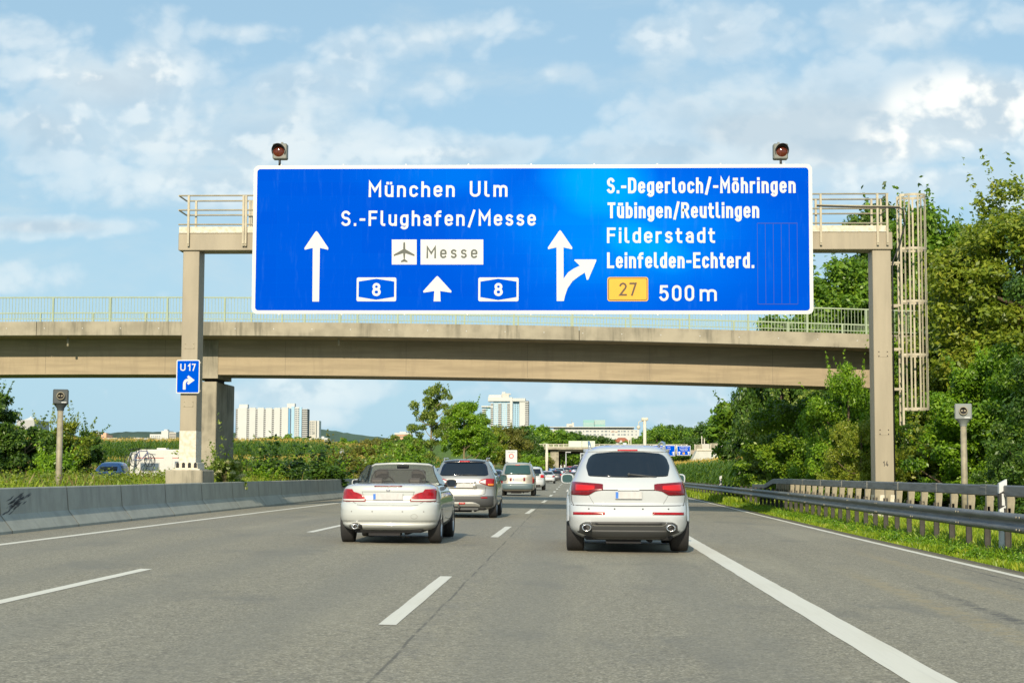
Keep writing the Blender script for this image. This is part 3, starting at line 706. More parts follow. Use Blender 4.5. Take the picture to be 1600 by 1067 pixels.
# ------------------------------------------------------------------ the big sign
SY = GY-.42
TL, TR, BRc, BLc = at(396.5, 259, SY), at(1269.5, 256.5, SY), at(1270.5, 491, SY), at(393, 490.5, SY)
sw = ((TR-TL).length + (BRc-BLc).length)/2; shh = ((TL-BLc).length+(TR-BRc).length)/2; sc_ = (TL+TR+BRc+BLc)/4
ang = math.atan2((TR-TL).z+(BRc-BLc).z, (TR-TL).x+(BRc-BLc).x)
PX0, PX1, PYT, PYB = 395, 1270, 257.8, 490.8
def build_sign():
    s = empty('overhead_sign', tuple(sc_), label='large blue overhead direction sign with white border and white destination names', cat='road sign')
    s.rotation_euler = (0, -ang, 0)
    def uv(px, py):                              # photo pixel on the sign face -> sign coordinates
        fx = (px-PX0)/(PX1-PX0)
        yt = 259+(256.5-259)*fx; yb = 490.5+(491-490.5)*fx
        fy = (py-yt)/(yb-yt)
        l = 396.5+(393-396.5)*fy; r = 1269.5+(1270.5-1269.5)*fy
        return ((px-l)/(r-l)-.5)*sw, (.5-fy)*shh
    P = lambda u, v, l=0: (u, -.010-.0005*l, v)
    def poly(pts, lay, mb): 
        mb.add([P(*uv(*p), lay) for p in pts], [tuple(range(len(pts)))]); return mb
    mb = MB(); mb.prism(rrect(-sw/2, sw/2, -shh/2, shh/2, .16), .0, .035); mb.build('panel', M['signwhite'], s)
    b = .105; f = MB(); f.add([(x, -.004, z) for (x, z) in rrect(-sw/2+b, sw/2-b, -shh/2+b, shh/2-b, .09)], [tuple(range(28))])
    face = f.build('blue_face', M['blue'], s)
    for i in range(7):
        q = MB(); x = -sw/2+.9+i*(sw-1.8)/6; q.bb(x-.05, x+.05, .035, .30, -shh/2+.15, shh/2-.1); q.build('back_rib', M['alu'], s)
    for i in range(9):
        q = MB(); x = -sw/2+.8+i*(sw-1.6)/8; q.bb(x-.02, x+.02, .0, .04, shh/2, shh/2+.035); q.bb(x-.02, x+.02, 0, .04, -shh/2-.03, -shh/2); q.build('clamp', M['alu'], s)
    def T(txt, x0, x1, yc, yb, m='signwhite', par=None, t=.155, gap=.2, name='lettering', lay0=0):
        (a, v0), (b2, _) = uv(x0, yb), uv(x1, yb); v1 = uv(x0, yc)[1]
        q = text_mb(txt, a, b2, v0, v1-v0, lambda u, v, l: P(u, v, l+lay0), t, gap); return q.build(name, M[m], par or s)
    T('München', 577.8, 713, 284.2, 308.6); T('Ulm', 736.8, 795.8, 283.5, 308.2); T('S.-Flughafen/Messe', 534.4, 840, 329.9, 353.8)
    T('S.-Degerloch/-Möhringen', 951, 1243.9, 278.2, 302.8, t=.165, gap=.2); T('Tübingen/Reutlingen', 952, 1187.3, 317, 341.6, t=.165)
    T('Filderstadt', 951, 1119, 356.3, 380.4); T('Leinfelden-Echterd.', 951, 1179.3, 395, 419.5, t=.165)
    T('500', 1032, 1086, 446, 470.6); T('m', 1094.7, 1121, 446, 470.6)
    q = MB(); poly([(614.3, 413.9), (653.4, 413.9), (653.4, 375), (614.3, 375)], 0, q); pl = q.build('airport_panel', M['signwhite'], s)
    def zq(v): return [(380+a/3.478, 210+c/3.478) for (a, c) in v]
    plane = [(883, 586), (888, 592), (889, 626), (939, 655), (939, 664), (889, 648), (886, 680), (901, 690), (901, 697), (883, 694), (865, 697), (865, 690), (880, 680), (877, 648), (826, 664), (826, 655), (877, 626), (878, 592)]
    q = MB(); poly(zq(plane), 6, q); q.build('aeroplane_symbol', M['signgrey'], pl)
    q = MB(); poly([(659.5, 413.9), (757.8, 413.9), (757.8, 375), (659.5, 375)], 0, q); pl = q.build('name_panel', M['signwhite'], s)
    T('Messe', 668.7, 748.6, 385.4, 404.2, 'signgrey', pl, t=.145, gap=.30, lay0=5)
    q = MB(); poly(zq([(402, 528), (409, 533), (468, 620), (466, 629), (421, 619), (417, 909), (380, 909), (382, 619), (338, 629), (336, 620), (395, 533)]), 0, q); q.build('ahead_arrow', M['signwhite'], s)
    q = MB(); poly(zq([(1063, 771), (1070, 776), (1141, 853), (1138, 861), (1079, 852), (1081, 908), (1043, 908), (1047, 852), (989, 861), (986, 853), (1056, 776)]), 0, q); q.build('short_arrow', M['signwhite'], s)
    def zr2(v): return [(820+a/3.404, 210+c/3.404) for (a, c) in v]
    q = MB(); poly(zr2([(197, 512), (204, 518), (262, 604), (260, 613), (215, 603), (215, 887), (178, 887), (178, 603), (134, 613), (132, 604), (190, 518)]), 0, q)
    poly(zr2([(214, 770), (240, 735), (270, 715), (302, 700), (272, 672), (274, 667), (388, 667), (389, 674), (346, 774), (338, 776), (328, 736), (295, 757), (262, 782), (236, 820), (222, 860), (216, 887), (200, 887), (200, 800)]), 2, q)
    q.build('forked_arrow', M['signwhite'], s)
    for (x0, x1) in ((558.8, 621.5), (749.8, 813)):
        (a, v0), (c, v1) = uv(x0, 471), uv(x1, 434); q = MB(); pts = rrect(a, c, v0, v1, .05); q.add([P(u, v, 0) for u, v in pts], [tuple(range(len(pts)))])
        bd = q.build('route_badge', M['signwhite'], s); k = (c-a)/218; w = lambda X, Y_: (a+(X-622)*k, v1-(Y_-779)*k)
        q = MB(); hx = [w(633, 886), w(730, 902), w(829, 886), w(829, 801), w(730, 786), w(633, 801)]; q.add([P(u, v, 5) for u, v in hx], [tuple(range(6))]); q.build('badge_field', M['blue2'], bd)
        m_ = (a+c)/2; q = text_mb('8', m_-.125, m_+.125, v0+.15, .38, lambda u, v, l: P(u, v, 9+l), t=.19); q.build('number', M['signwhite'], bd)
    (a, v0), (c, v1) = uv(951.3, 470.9), uv(1014.8, 433.3); q = MB(); pts = rrect(a, c, v0, v1, .07); q.add([P(u, v, 0) for u, v in pts], [tuple(range(len(pts)))])
    bd = q.build('yellow_route_badge', M['yellow'], s)
    q = MB(); pts = rrect(a+.035, c-.035, v0+.035, v1-.035, .055); V, fs = ribbon([(p[0], p[1]) for p in pts]+[pts[0]], .010); q.add([P(p.x, p.y, 5) for p in V], fs); q.build('badge_outline', M['brown'], bd)
    T('27', 969.8, 996.9, 442, 462.5, 'brown', bd, t=.14, lay0=6)
    q = MB()
    for i in range(6):
        px = 1184.6+i*(1246.3-1184.6)/5; (a, v0), (_, v1) = uv(px, 475.3), uv(px, 349.5); q.add([P(a-.006, v0, 0), P(a+.006, v0, 0), P(a+.006, v1, 0), P(a-.006, v1, 0)], [(0, 1, 2, 3)])
    for py in (349.5, 475.3):
        (a, v), (c, _) = uv(1184.6, py), uv(1246.3, py); q.add([P(a, v-.009, 1), P(c, v-.009, 1), P(c, v+.009, 1), P(a, v+.009, 1)], [(0, 1, 2, 3)])
    q.build('blanking_strips', M['navy'], s)
build_sign()
# U 17 sign on the left column
def build_u17():
    Y = GY-.10; a, b = at(275.3, 588, Y), at(312, 588, Y); zt, zb = at(290, 562, Y).z, at(290, 614.6, Y).z
    w = b.x-a.x; h = zt-zb; cx = (a.x+b.x)/2
    s = empty('detour_sign', (cx, Y, zb), label='small blue sign reading U 17 with bent arrow on left gantry column', cat='road sign')
    q = MB(); q.prism(rrect(-w/2, w/2, 0, h, .05), 0, .03); q.build('panel', M['signwhite'], s)
    q = MB(); pts = rrect(-w/2+.03, w/2-.03, .03, h-.03, .03); q.add([(x, -.003, z) for x, z in pts], [tuple(range(len(pts)))]); q.build('blue_face', M['blue2'], s)
    k = w/(326-196); g = lambda X, Z: ((X-261)*k, h-(Z-291)*k)
    (x0, z0), (x1, z1) = g(218, 352), g(247, 313); q = text_mb('U', x0, x1, z0, z1-z0, lambda u, v, l: (u, -.006-.0005*l, v), t=.16); q.build('lettering', M['signwhite'], s)
    (x0, z0), (x1, z1) = g(260, 352), g(303, 313); q = text_mb('17', x0, x1, z0, z1-z0, lambda u, v, l: (u, -.006-.0005*l, v), t=.16); q.build('lettering', M['signwhite'], s)
    pts = [g(242, 455), g(242, 425), g(243, 417), g(247, 409), g(254, 404), g(262, 403), g(283, 403)]
    q = MB(); V, fs = ribbon(pts, .058*w, False); q.add([(p.x, -.006, p.y) for p in V], fs)
    pts = [g(262, 383), g(291, 403), g(262, 423), g(262, 412), g(271, 403), g(262, 394)]
    V, fs = ribbon([g(265, 386), g(288, 403), g(265, 420)], .05*w); q.add([(p.x, -.0065, p.y) for p in V], fs)
    q.build('bent_arrow', M['signwhite'], s)
    q = MB(); q.bb(-w/2+.1, w/2+.02, .03, .1, h-.10, h-.06); q.bb(-w/2+.1, w/2+.02, .03, .1, .06, .10); q.build('bracket', M['steel'], s)
build_u17()
# warning lamps
def lamp(px, side, label):
    Y = SY+.1; base = at(px, 257, Y); z0 = at(px, 249, Y).z; z1 = at(px, 224.5, Y).z; h = z1-z0; w = h*.92
    s = empty('warning_lamp', tuple(base), label=label, cat='warning lamp', group='warning lamps on top of the big sign')
    z = z0-base.z
    q = MB(); q.tube([(0, 0, -.05), (0, 0, z)], .035, 10); q.build('stem', M['black'], s)
    q = MB(); q.bb(-w/2, w/2, -.03, .22, z, z+h, bev=.03); q.bb(.0-.03+side*.05, .03+side*.05, .05, .11, z+h, z+h+.05); q.build('housing', mat('grey_housing', (.16, .17, .15), .5), s)
    cx = -side*.03; cz = z+h*.5; r = h*.36
    q = MB(); q.lathe([(0, -.075), (r*.5, -.068), (r*.85, -.045), (r, -.03)], (cx, 0, cz), 'y', 24)
    am = mat('amber_lens', (.13, .03, .015), .08, var=.5, vscale=30); q.build('lens', am, s)
    q = MB(); V = []; n = 20
    for i in range(n+1):
        a = R(-25 + 230*i/n); d = .20*(.35+.65*max(0, math.sin(a)))
        for (rad, yy) in ((r*1.08, -.03), (r*1.12, -.03-d), (r*1.20, -.03-d), (r*1.20, -.03)): V.append((cx+rad*math.cos(a), yy, cz+rad*math.sin(a)))
    q.add(V, [(j*4+i, j*4+(i+1) % 4, (j+1)*4+(i+1) % 4, (j+1)*4+i) for j in range(n) for i in range(4)]); q.build('visor', M['black'], s)
lamp(437, 1, 'amber warning lamp with black visor above the left end of the blue sign'); lamp(1220, -1, 'amber warning lamp with black visor above the right end of the blue sign')
# traffic sensors on poles
def sensor(px, wpx, ytop, ybox, X_Y, label, zb):
    Y = X_Y; c = at(px, ytop, Y); zt = c.z; z0 = at(px, ybox, Y).z; h = zt-z0; w = wpx/F*Y; x = c.x; rz = math.atan2(-x, Y) * .9
    s = empty('traffic_sensor', (x, Y, zb), rz, label=label, cat='traffic sensor', group='traffic sensors on poles')
    q = MB(); q.tube([(0, .15, -.2), (0, .15, z0-zb-.12)], [.085, .07], 12); q.build('pole', M['railpost'], s)
    q = MB(); q.bb(-w/2, w/2, 0, .42, z0-zb, zt-zb, bev=.02)
    q.lathe([(.085, -.16), (.09, -.10), (w*.46, 0)], (0, .16, z0-zb), 'z', 16)
    g = mat('grey_sensor_housing', (.055, .065, .068) if px < 500 else (.20, .22, .215), .5); b = q.build('housing', g, s)
    cz = zt-zb-h*.46; r = h*.27
    q = MB(); q.lathe([(r, 0), (r, -.05), (r*.8, -.05), (r*.75, .0), (0, .0)], (0, -.002, cz), 'y', 24, mis=[0, 0, 1, 1]); q.build('dial_ring', [M['railpost'], M['dark']], b)
    q = MB()
    for sx in (-.35, .35): q.lathe([(0, -.03), (r*.22, -.02), (r*.25, 0)], (sx*r, -.003, cz), 'y', 12)
    q.build('receiver', M['steel'], b)
    q = MB(); q.bb(w*.06, w*.38, -.003, 0, z0-zb+h*.08, z0-zb+h*.15); q.build('type_plate', M['signwhite'], b)
sensor(95, 23.5, 608, 631, 39.5, 'dark grey traffic sensor box on a pole behind the concrete barrier', .0)
sensor(1505, 25.5, 630.5, 655, 39.5, 'light grey traffic sensor box on a pole behind the steel guardrail', -.1)
# ------------------------------------------------------------------ overpass
BY = 64.0
def quad3(p, q, r):
    (x0, y0), (x1, y1), (x2, y2) = p, q, r
    def f(x): return y0*(x-x1)*(x-x2)/((x0-x1)*(x0-x2)) + y1*(x-x0)*(x-x2)/((x1-x0)*(x1-x2)) + y2*(x-x0)*(x-x1)/((x2-x0)*(x2-x1))
    return f
_p = [at(a, b, BY) for (a, b) in ((0, 502.8), (760, 507.2), (1355, 522))]
ftop = quad3(*[(p.x, p.z) for p in _p])
_xs = np.linspace(-70, 30, 101)
def deck_z(x):
    x = max(x, -26); return ftop(x)
def bridge():
    o = (-8, BY+2.8, 0)
    s = empty('footbridge', o, label='concrete overpass with green railings crossing the road behind the sign gantry', cat='bridge')
    X0, X1 = -64, 26; xs = [X0+i*2 for i in range(int((X1-X0)/2)+1)]
    def sweep(name, prof, m, par=s, xx=xs, smooth=False):
        mb = MB(); V = [(x-o[0], y-o[1], deck_z(x)+z) for x in xx for (y, z) in prof]; n = len(prof)
        fs = [tuple(range(n)), tuple(range(len(V)-1, len(V)-n-1, -1))] + [(j*n+i, j*n+(i+1) % n, (j+1)*n+(i+1) % n, (j+1)*n+i) for j in range(len(xx)-1) for i in range(n)]
        mb.add(V, fs, 0, smooth); return mb.build(name, m, par)
    fh = .56; W = 5.7
    y0 = BY
    sweep('deck', [(y0+.30, -.02-.12), (y0+W-.3, -.14), (y0+W-.3, -.14-.40), (y0+W-1.5, -.60), (y0+1.5, -.60), (y0+.30, -.52)], M['concrete_smooth'])
    for (a, b, nm) in ((y0, y0+.34, 'fascia'), (y0+W-.34, y0+W, 'fascia')):
        # cast in lengths with open joints
        jn = sorted([X0, X1] + [at(905, 520, BY).x + 21.6*k for k in range(-3, 2) if X0 < at(905, 520, BY).x + 21.6*k < X1])
        for j0, j1 in zip(jn, jn[1:]):
            n = max(2, int((j1-j0)/2)); xx = [j0+.012+(j1-j0-.024)*i/n for i in range(n+1)]
            sweep(nm, [(a, 0), (b, 0), (b, -fh), (a+.03 if a == y0 else a, -fh), (a, -fh+.02)], M['concrete'], xx=xx)
    gz = [at(0, p, BY).z for p in (526, 582)]
    g0, g1 = y0+1.45, y0+W-1.45-.25
    gh = .56 + (582-526)/F*BY + .05
    g = sweep('girder', [(g0, -.60), (g1, -.60), (g1-.05, -gh+.0), (g0+.0, -gh), (g0-.002, -gh+.02)], M['concrete_smooth'])
    q = MB(); x = -26.3
    while x < 18: q.bb(x-.006-o[0], x+.006-o[0], g0-.004-o[1], g0-o[1], deck_z(x)-gh+.03, deck_z(x)-.62); x += 4.9
    q.build('formwork_joints', M['joint'], g)
    f0_ = [c for c in bpy.data.objects if c.parent == s and c.name.startswith('fascia')][0]
    q = MB(); x = -25.6
    while x < 16: q.lathe([(0, -.006), (.018, -.005), (.022, 0)], (x-o[0], y0-o[1], deck_z(x)-.27), 'y', 8); x += 1.53
    q.build('fixing_dots', M['signwhite'], f0_)
    # pier with head
    px0, px1 = at(312, 640, g0+.1).x, at(338, 640, g0+.1).x
    zt = at(330, 596, g0).z; 
    q = MB(); q.bb(px0-o[0], px1-o[0], g0+.08-o[1], g0+3.6-o[1], -.5, zt, bev=.03); p = q.build('pier', M['concrete'], s)
    xj = at(341, 560, g0).x
    q = MB(); q.bb(px0-.3-o[0], xj-o[0], g0-.03-o[1], g1+.1-o[1], at(330, 591, g0).z, deck_z(-13)-.62); q.build('pier_head', M['concrete'], s)
    q = MB(); q.bb(px0+.1-o[0], px1-.1-o[0], g0+.5-o[1], g0+2-o[1], zt, at(330, 591, g0).z); q.build('bearing', M['dark'], s)
    for xx_ in (21.5, -45.0):
        q = MB(); q.bb(xx_-o[0], xx_+1.0-o[0], g0-o[1], g1-o[1], -.5, deck_z(xx_)-.6); q.build('pier', M['concrete'], s)
    q = MB(); xq = at(526, 535, BY).x; q.tube([(xq-o[0], y0+.6-o[1], deck_z(xq)-.58), (xq-o[0], y0+.6-o[1], deck_z(xq)-.85)], .04, 8); q.build('drain_spout', M['steel'], s)
    xq = at(99, 535, BY).x; q = MB(); q.tube([(xq-o[0], y0+.6-o[1], deck_z(xq)-.58), (xq-o[0], y0+.6-o[1], deck_z(xq)-.95)], .05, 8); q.build('drain_spout', M['steel'], s)
    # railings on both edges: posts one by one, balusters as one mass
    for (yy, top, step, nm) in ((y0+.10, 1.00, 2.30, 'near'), (y0+W-.10, .92, 2.30, 'far')):
        rl = empty('railing', (0, 0, 0)); rl.parent = s
        xx = [x for x in xs]
        def rail(z, w, h, name):
            sweep(name, [(yy-w/2, z+h), (yy+w/2, z+h), (yy+w/2, z), (yy-w/2, z)], M['bridgerail'], par=rl)
        rail(top-.05, .06, .05, 'top_rail'); rail(.10, .04, .03, 'bottom_rail')
        xoff = at(82, 480, BY).x if nm == 'near' else at(65, 480, BY+W).x
        k = -14; pst = None
        while xoff+step*k < X1-1:
            x = xoff+step*k; k += 1
            if x < X0+1: continue
            if pst is None:
                q = MB(); q.bb(-.035, .035, -.035, .035, 0, top-.04); pst = q.build('railing_post', M['bridgerail'], rl); c = pst
            else: c = pst.copy(); COL.objects.link(c); c.parent = rl
            c.location = (x-o[0], yy-o[1], deck_z(x))
        q = MB(); x = -30.0
        while x < 20: q.bb(x-.008-o[0], x+.008-o[0], yy-.008-o[1], yy+.008-o[1], deck_z(x)+.12, deck_z(x)+top-.05); x += .1295
        q.build('balusters', M['bridgerail'], rl, recalc=False, kind='stuff')
bridge()
# ------------------------------------------------------------------ vegetation
def leaves(centres, radii, n, size, seed, shell=.55, up=.35, aspect=.5, flat=None):
    """arrays of leaf quads scattered through clumps; returns verts (4n,3)"""
    g = np.random.default_rng(seed); C = np.array(centres, float); Rr = np.array(radii, float)
    if Rr.ndim == 1: Rr = np.stack([Rr]*3, 1)
    w = (Rr[:, 0]*Rr[:, 2])**1.0; w = w/w.sum(); k = g.choice(len(C), n, p=w)
    d = g.normal(size=(n, 3)); d /= np.linalg.norm(d, axis=1)[:, None]
    r = 1 - shell*g.random(n)**1.6; r *= 1 + .16*g.normal(size=n)
    P = C[k] + d*Rr[k]*r[:, None]
    N = d*.55 + g.normal(size=(n, 3))*.55 + np.array([0, 0, up]); N /= np.linalg.norm(N, axis=1)[:, None]
    T = np.cross(N, g.normal(size=(n, 3))); T /= np.linalg.norm(T, axis=1)[:, None]; B = np.cross(N, T)
    s = size*(.6+.8*g.random(n))[:, None]
    V = np.stack([P - T*s*.5, P - B*s*.5*aspect + N*s*.06, P + T*s*.5, P + B*s*.5*aspect + N*s*.06], 1)
    return V.reshape(-1, 3)
def quads_obj(name, V, m, parent=None, **tg):
    n = len(V)//4; me = bpy.data.meshes.new(name); me.vertices.add(len(V)); me.vertices.foreach_set('co', V.astype(np.float32).ravel())
    me.loops.add(4*n); me.loops.foreach_set('vertex_index', np.arange(4*n, dtype=np.int32)); me.polygons.add(n)
    me.polygons.foreach_set('loop_start', np.arange(0, 4*n, 4, dtype=np.int32)); me.polygons.foreach_set('loop_total', np.full(n, 4, np.int32))
    me.update(calc_edges=True); me.materials.append(m); o = bpy.data.objects.new(name, me); COL.objects.link(o)
    if parent is not None: o.parent = parent
    return tag(o, **tg)
def clumps(shape, n, seed, cr=(.16, .30)):
    """clump centres over crown ellipsoids: shape = [(cx,cy,cz,rx,ry,rz)...]"""
    g = random.Random(seed); C = []; Q = []
    vol = [s[3]*s[5] for s in shape]
    for i in range(n):
        s = g.choices(shape, vol)[0]
        while True:
            d = Vector((g.gauss(0, 1), g.gauss(0, 1), g.gauss(0, 1)))
            if d.length > .1: break
        d.normalize(); r = g.uniform(.35, 1.0)**.5
        m = (s[3]+s[5])/2; q = m*g.uniform(*cr)
        C.append((s[0]+d.x*(s[3])*r, s[1]+d.y*s[4]*r, s[2]+d.z*s[5]*r)); Q.append((q*1.15, q*1.15, q*.8))
    return C, Q
def make_tree(name, shape, trunk_h, trunk_r, nclump, nleaf, leaf, lm, seed, label, cat='tree', group=None, bark='bark', cr=(.16, .30), limbs=14, sprays=0):
    g = random.Random(seed); root = empty(name, (0, 0, 0), label=label, cat=cat, group=group)
    C, Q = clumps(shape, nclump, seed, cr)
    top = max(s[2]+s[5]*.6 for s in shape)
    mb = MB(); bend = (g.uniform(-.2, .2), g.uniform(-.2, .2))
    pts = [(bend[0]*math.sin(z*1.7)*.5, bend[1]*math.sin(z*1.3)*.5, z*top) for z in np.linspace(0, 1, 7)]
    pts[0] = (0, 0, -.3); mb.tube(pts, [trunk_r*1.25] + [trunk_r*(1-.8*i/6) for i in range(1, 7)], 8)
    idx = sorted(range(len(C)), key=lambda i: g.random())[:limbs]
    for i in idx:
        e = Vector(C[i]); zz = max(trunk_h*.8, e.z - g.uniform(.25, .5)*abs(e.xy.length) - .5); zz = min(zz, top*.9)
        b = Vector((0, 0, zz)); mid = b.lerp(e, .5) + Vector((g.uniform(-.3, .3), g.uniform(-.3, .3), -.1*e.xy.length))
        mb.tube([b, mid, e], [trunk_r*.42, trunk_r*.25, trunk_r*.08], 5)
    mb.build('trunk', M[bark], root, recalc=False)
    V = leaves(C, Q, nleaf, leaf, seed)
    if sprays:      # long leafy shoots standing out of the crown
        SP = []; SR = []
        for i in range(sprays):
            s = g.choice(shape); a = g.uniform(0, 6.28); e = g.uniform(.25, 1.3); d = Vector((math.cos(a)*math.cos(e), math.sin(a)*math.cos(e), math.sin(e)))
            b = Vector((s[0]+d.x*s[3]*.95, s[1]+d.y*s[4]*.95, s[2]+d.z*s[5]*.95)); L = g.uniform(.6, 1.6)
            dd = (d+Vector((g.uniform(-.3, .3), g.uniform(-.3, .3), .5))).normalized()
            for k in range(7): p = b+dd*L*k/6; SP.append(tuple(p)); SR.append(.13*(1.2-k/8))
        V = np.concatenate([V, leaves(SP, SR, sprays*60, leaf*.9, seed+7, shell=.9)])
    quads_obj('crown', V, LF[lm], root)
    return root
PROTO = {}
def place(tr, x, y, z, sc=1.0, rz=0.0, label=None, group=None, sz=None, lm=None):
    if tr not in USED: o = tr[0]; USED.append(tr)
    else: o = dup(tr)
    o.location = (x, y, z); o.rotation_euler = (0, 0, rz); o.scale = (sc, sc, sz or sc)
    if label: o['label'] = label
    if group: o['group'] = group
    return o
class _L(list):
    def __contains__(s, t): return any(q is t for q in s)
USED = _L()
def P_tree(key, **k):
    PROTO[key] = tree_of(make_tree(**k)); return PROTO[key]
G = ground_z
rnd = random.Random(11)
# -- far tree kinds (seen small)
far = [P_tree('f%d' % i, name='tree', shape=sp, trunk_h=2, trunk_r=.28, nclump=60, nleaf=5200, leaf=.55, lm=lm, seed=40+i, label='tree', cat='tree', limbs=8)
       for i, (sp, lm) in enumerate([([(0, 0, 5.6, 3.6, 3.6, 3.6), (1.6, 0, 4.2, 2.6, 2.6, 2.4)], 'maple'), ([(0, 0, 6.2, 3.0, 3.0, 4.6)], 'dark'), ([(-1, 0, 4.8, 3.2, 3, 3.0), (1.8, 0, 5.4, 2.7, 2.7, 3.2)], 'fresh'), ([(0, 0, 4.6, 4.2, 3.8, 3.4)], 'olive'), ([(0, 0, 6.4, 2.6, 2.6, 4.4), (1.8, .5, 4.2, 2.2, 2.2, 2.4)], 'silver')])]
H_FAR = [9.2, 10.8, 8.6, 8.0, 10.8]
def far_tree(px, ytop, Y, kind, label, group):
    p = at(px, ytop, Y); z = G(p.x, Y) - .2; h = p.z - z; s = h/H_FAR[kind]
    place(far[kind], p.x, Y, z, s*rnd.uniform(.95, 1.25), rnd.uniform(0, 6.28), label, group, sz=s)
LB = {0: 'mid green', 1: 'dark green', 2: 'fresh green', 3: 'olive brown', 4: 'pale silvery green'}
def row(pts, Y, group, where, jit=.12, kinds=(0, 1, 2, 3, 4), step=26, dy=3.5):
    (x, _) = pts[0]; n_ = 0
    ORD = 'first second third fourth fifth sixth seventh eighth ninth tenth eleventh twelfth thirteenth fourteenth fifteenth sixteenth seventeenth eighteenth nineteenth twentieth'.split()
    while x < pts[-1][0]:
        k = rnd.choice(kinds); y = lerp_tab(pts, x) + rnd.uniform(-dy, dy)
        far_tree(x, y, Y*rnd.uniform(1-jit, 1+jit), k, '%s tree, %s from the left %s' % (LB[k], ORD[min(n_, 19)], where), group); n_ += 1; x += step*rnd.uniform(.6, 1.3)
row([(-60, 640), (10, 662), (60, 668), (150, 690)], 190, 'trees at the left edge of the field', 'in the row behind the left meadow', step=20)
row([(225, 694), (275, 693)], 260, 'bushes in front of the white flats', 'standing by the far edge of the golden field', step=22, kinds=(0, 2), dy=1)
row([(372, 690), (400, 688), (440, 679), (480, 684), (520, 690), (560, 684), (640, 680), (650, 678)], 260, 'trees in front of the apartment slab', 'in the row below the white apartment slab', step=14, dy=4)
row([(545, 696), (590, 692), (650, 688)], 150, 'bushy trees beyond the left field', 'at the near side of the left field', step=13, dy=4, kinds=(2, 3, 4, 0))
row([(776, 680), (800, 668), (830, 664), (880, 672), (1000, 690)], 480, 'trees beyond the far bridge', 'below the twin tower and the long white block', step=13, dy=3, kinds=(0, 1, 2, 1))
row([(870, 690), (940, 690), (1015, 692)], 500, 'low trees in front of the long white block', 'in the low belt before the long white block', step=13, dy=2.5, kinds=(2, 0, 1))
row([(1003, 678), (1030, 664), (1080, 664), (1110, 660), (1160, 662)], 520, 'wood on the right horizon', 'in the wood above the noise wall', step=12, dy=4, kinds=(0, 1, 0, 2, 1))
row([(1000, 688), (1060, 684), (1170, 684)], 500, 'wood on the right horizon', 'in the low front row of the wood', step=15, dy=3, kinds=(0, 2, 1))
row([(800, 706), (850, 714)], 320, 'trees on the far embankment', 'on the embankment left of the far bridge', step=9, dy=3, kinds=(3, 0, 2))
# -- middle trees by the left verge
def mid_tree(px, ytop, Y, shape, h, lm, seed, label, n=26000, leaf=.20, tr=.13, bark='barklight', ncl=80, th=2.0, cr=(.16, .30), sprays=12, zoff=0, wide=1.0, cat='tree', group=None):
    p = at(px, ytop, Y); z = G(p.x, Y); H = (p.z - z)/h
    t = make_tree('tree', shape, th, tr, ncl, n, leaf, lm, seed, label, cat, group, bark, cr, 16, sprays)
    t.location = (p.x, Y, z-.1+zoff); t.scale = (H*wide, H*wide, H); return t
mid_tree(675, 591, 140, [(-.5, 0, 6.6, 1.3, 1.3, 1.6), (.5, 0, 7.2, 1.0, 1.0, 1.3), (-.7, 0, 4.6, 1.5, 1.4, 1.5), (.9, 0, 5.2, 1.0, 1.0, 1.5), (-.3, 0, 3.0, 1.5, 1.4, .9), (1.9, 0, 6.6, .45, .5, .7), (-1.5, 0, 6.4, .5, .5, .6)], 8.6, 'silver', 3, 'tall slender open-crowned tree with silvery leaves, highest of the trees left of the twin tower', n=9500, leaf=.21, ncl=64, cr=(.17, .32), wide=.86)
mid_tree(726, 628, 185, [(0, 0, 5.2, 1.9, 1.8, 2.3), (-.9, 0, 3.9, 1.5, 1.5, 1.3), (1.0, 0, 3.8, 1.5, 1.5, 1.4)], 7.5, 'fresh', 4, 'bright green round-crowned tree just right of the tall slender tree', n=26000, leaf=.2, ncl=90)
mid_tree(748, 642, 212, [(0, 0, 4.9, 1.6, 1.6, 2.4), (.5, 0, 3.6, 1.7, 1.5, 1.5)], 7.3, 'maple', 5, 'dense mid green tree with a pale trunk, second right of the tall slender tree', n=26000, leaf=.2, ncl=80)
mid_tree(772, 664, 240, [(0, 0, 4.3, 1.6, 1.6, 2.0), (-.3, 0, 3.2, 1.8, 1.6, 1.2)], 6.4, 'yellowish', 6, 'yellow green tree with pale trunk leaning over the dry meadow', n=20000, leaf=.2, ncl=70)
mid_tree(794, 668, 300, [(0, 0, 3.4, 2.8, 2.5, 2.2), (-1.5, 0, 2.6, 2, 2, 1.8)], 5.6, 'olive', 7, 'brownish olive bushy tree behind the white traffic sign', n=22000, leaf=.22, ncl=80, th=1)
mid_tree(818, 675, 325, [(0, 0, 3.4, 3.0, 2.5, 2.6), (1.5, 0, 2.6, 2, 2, 2.0)], 6, 'dark', 8, 'dark green bushy tree right of the white traffic sign', n=22000, leaf=.24, ncl=80, th=1)
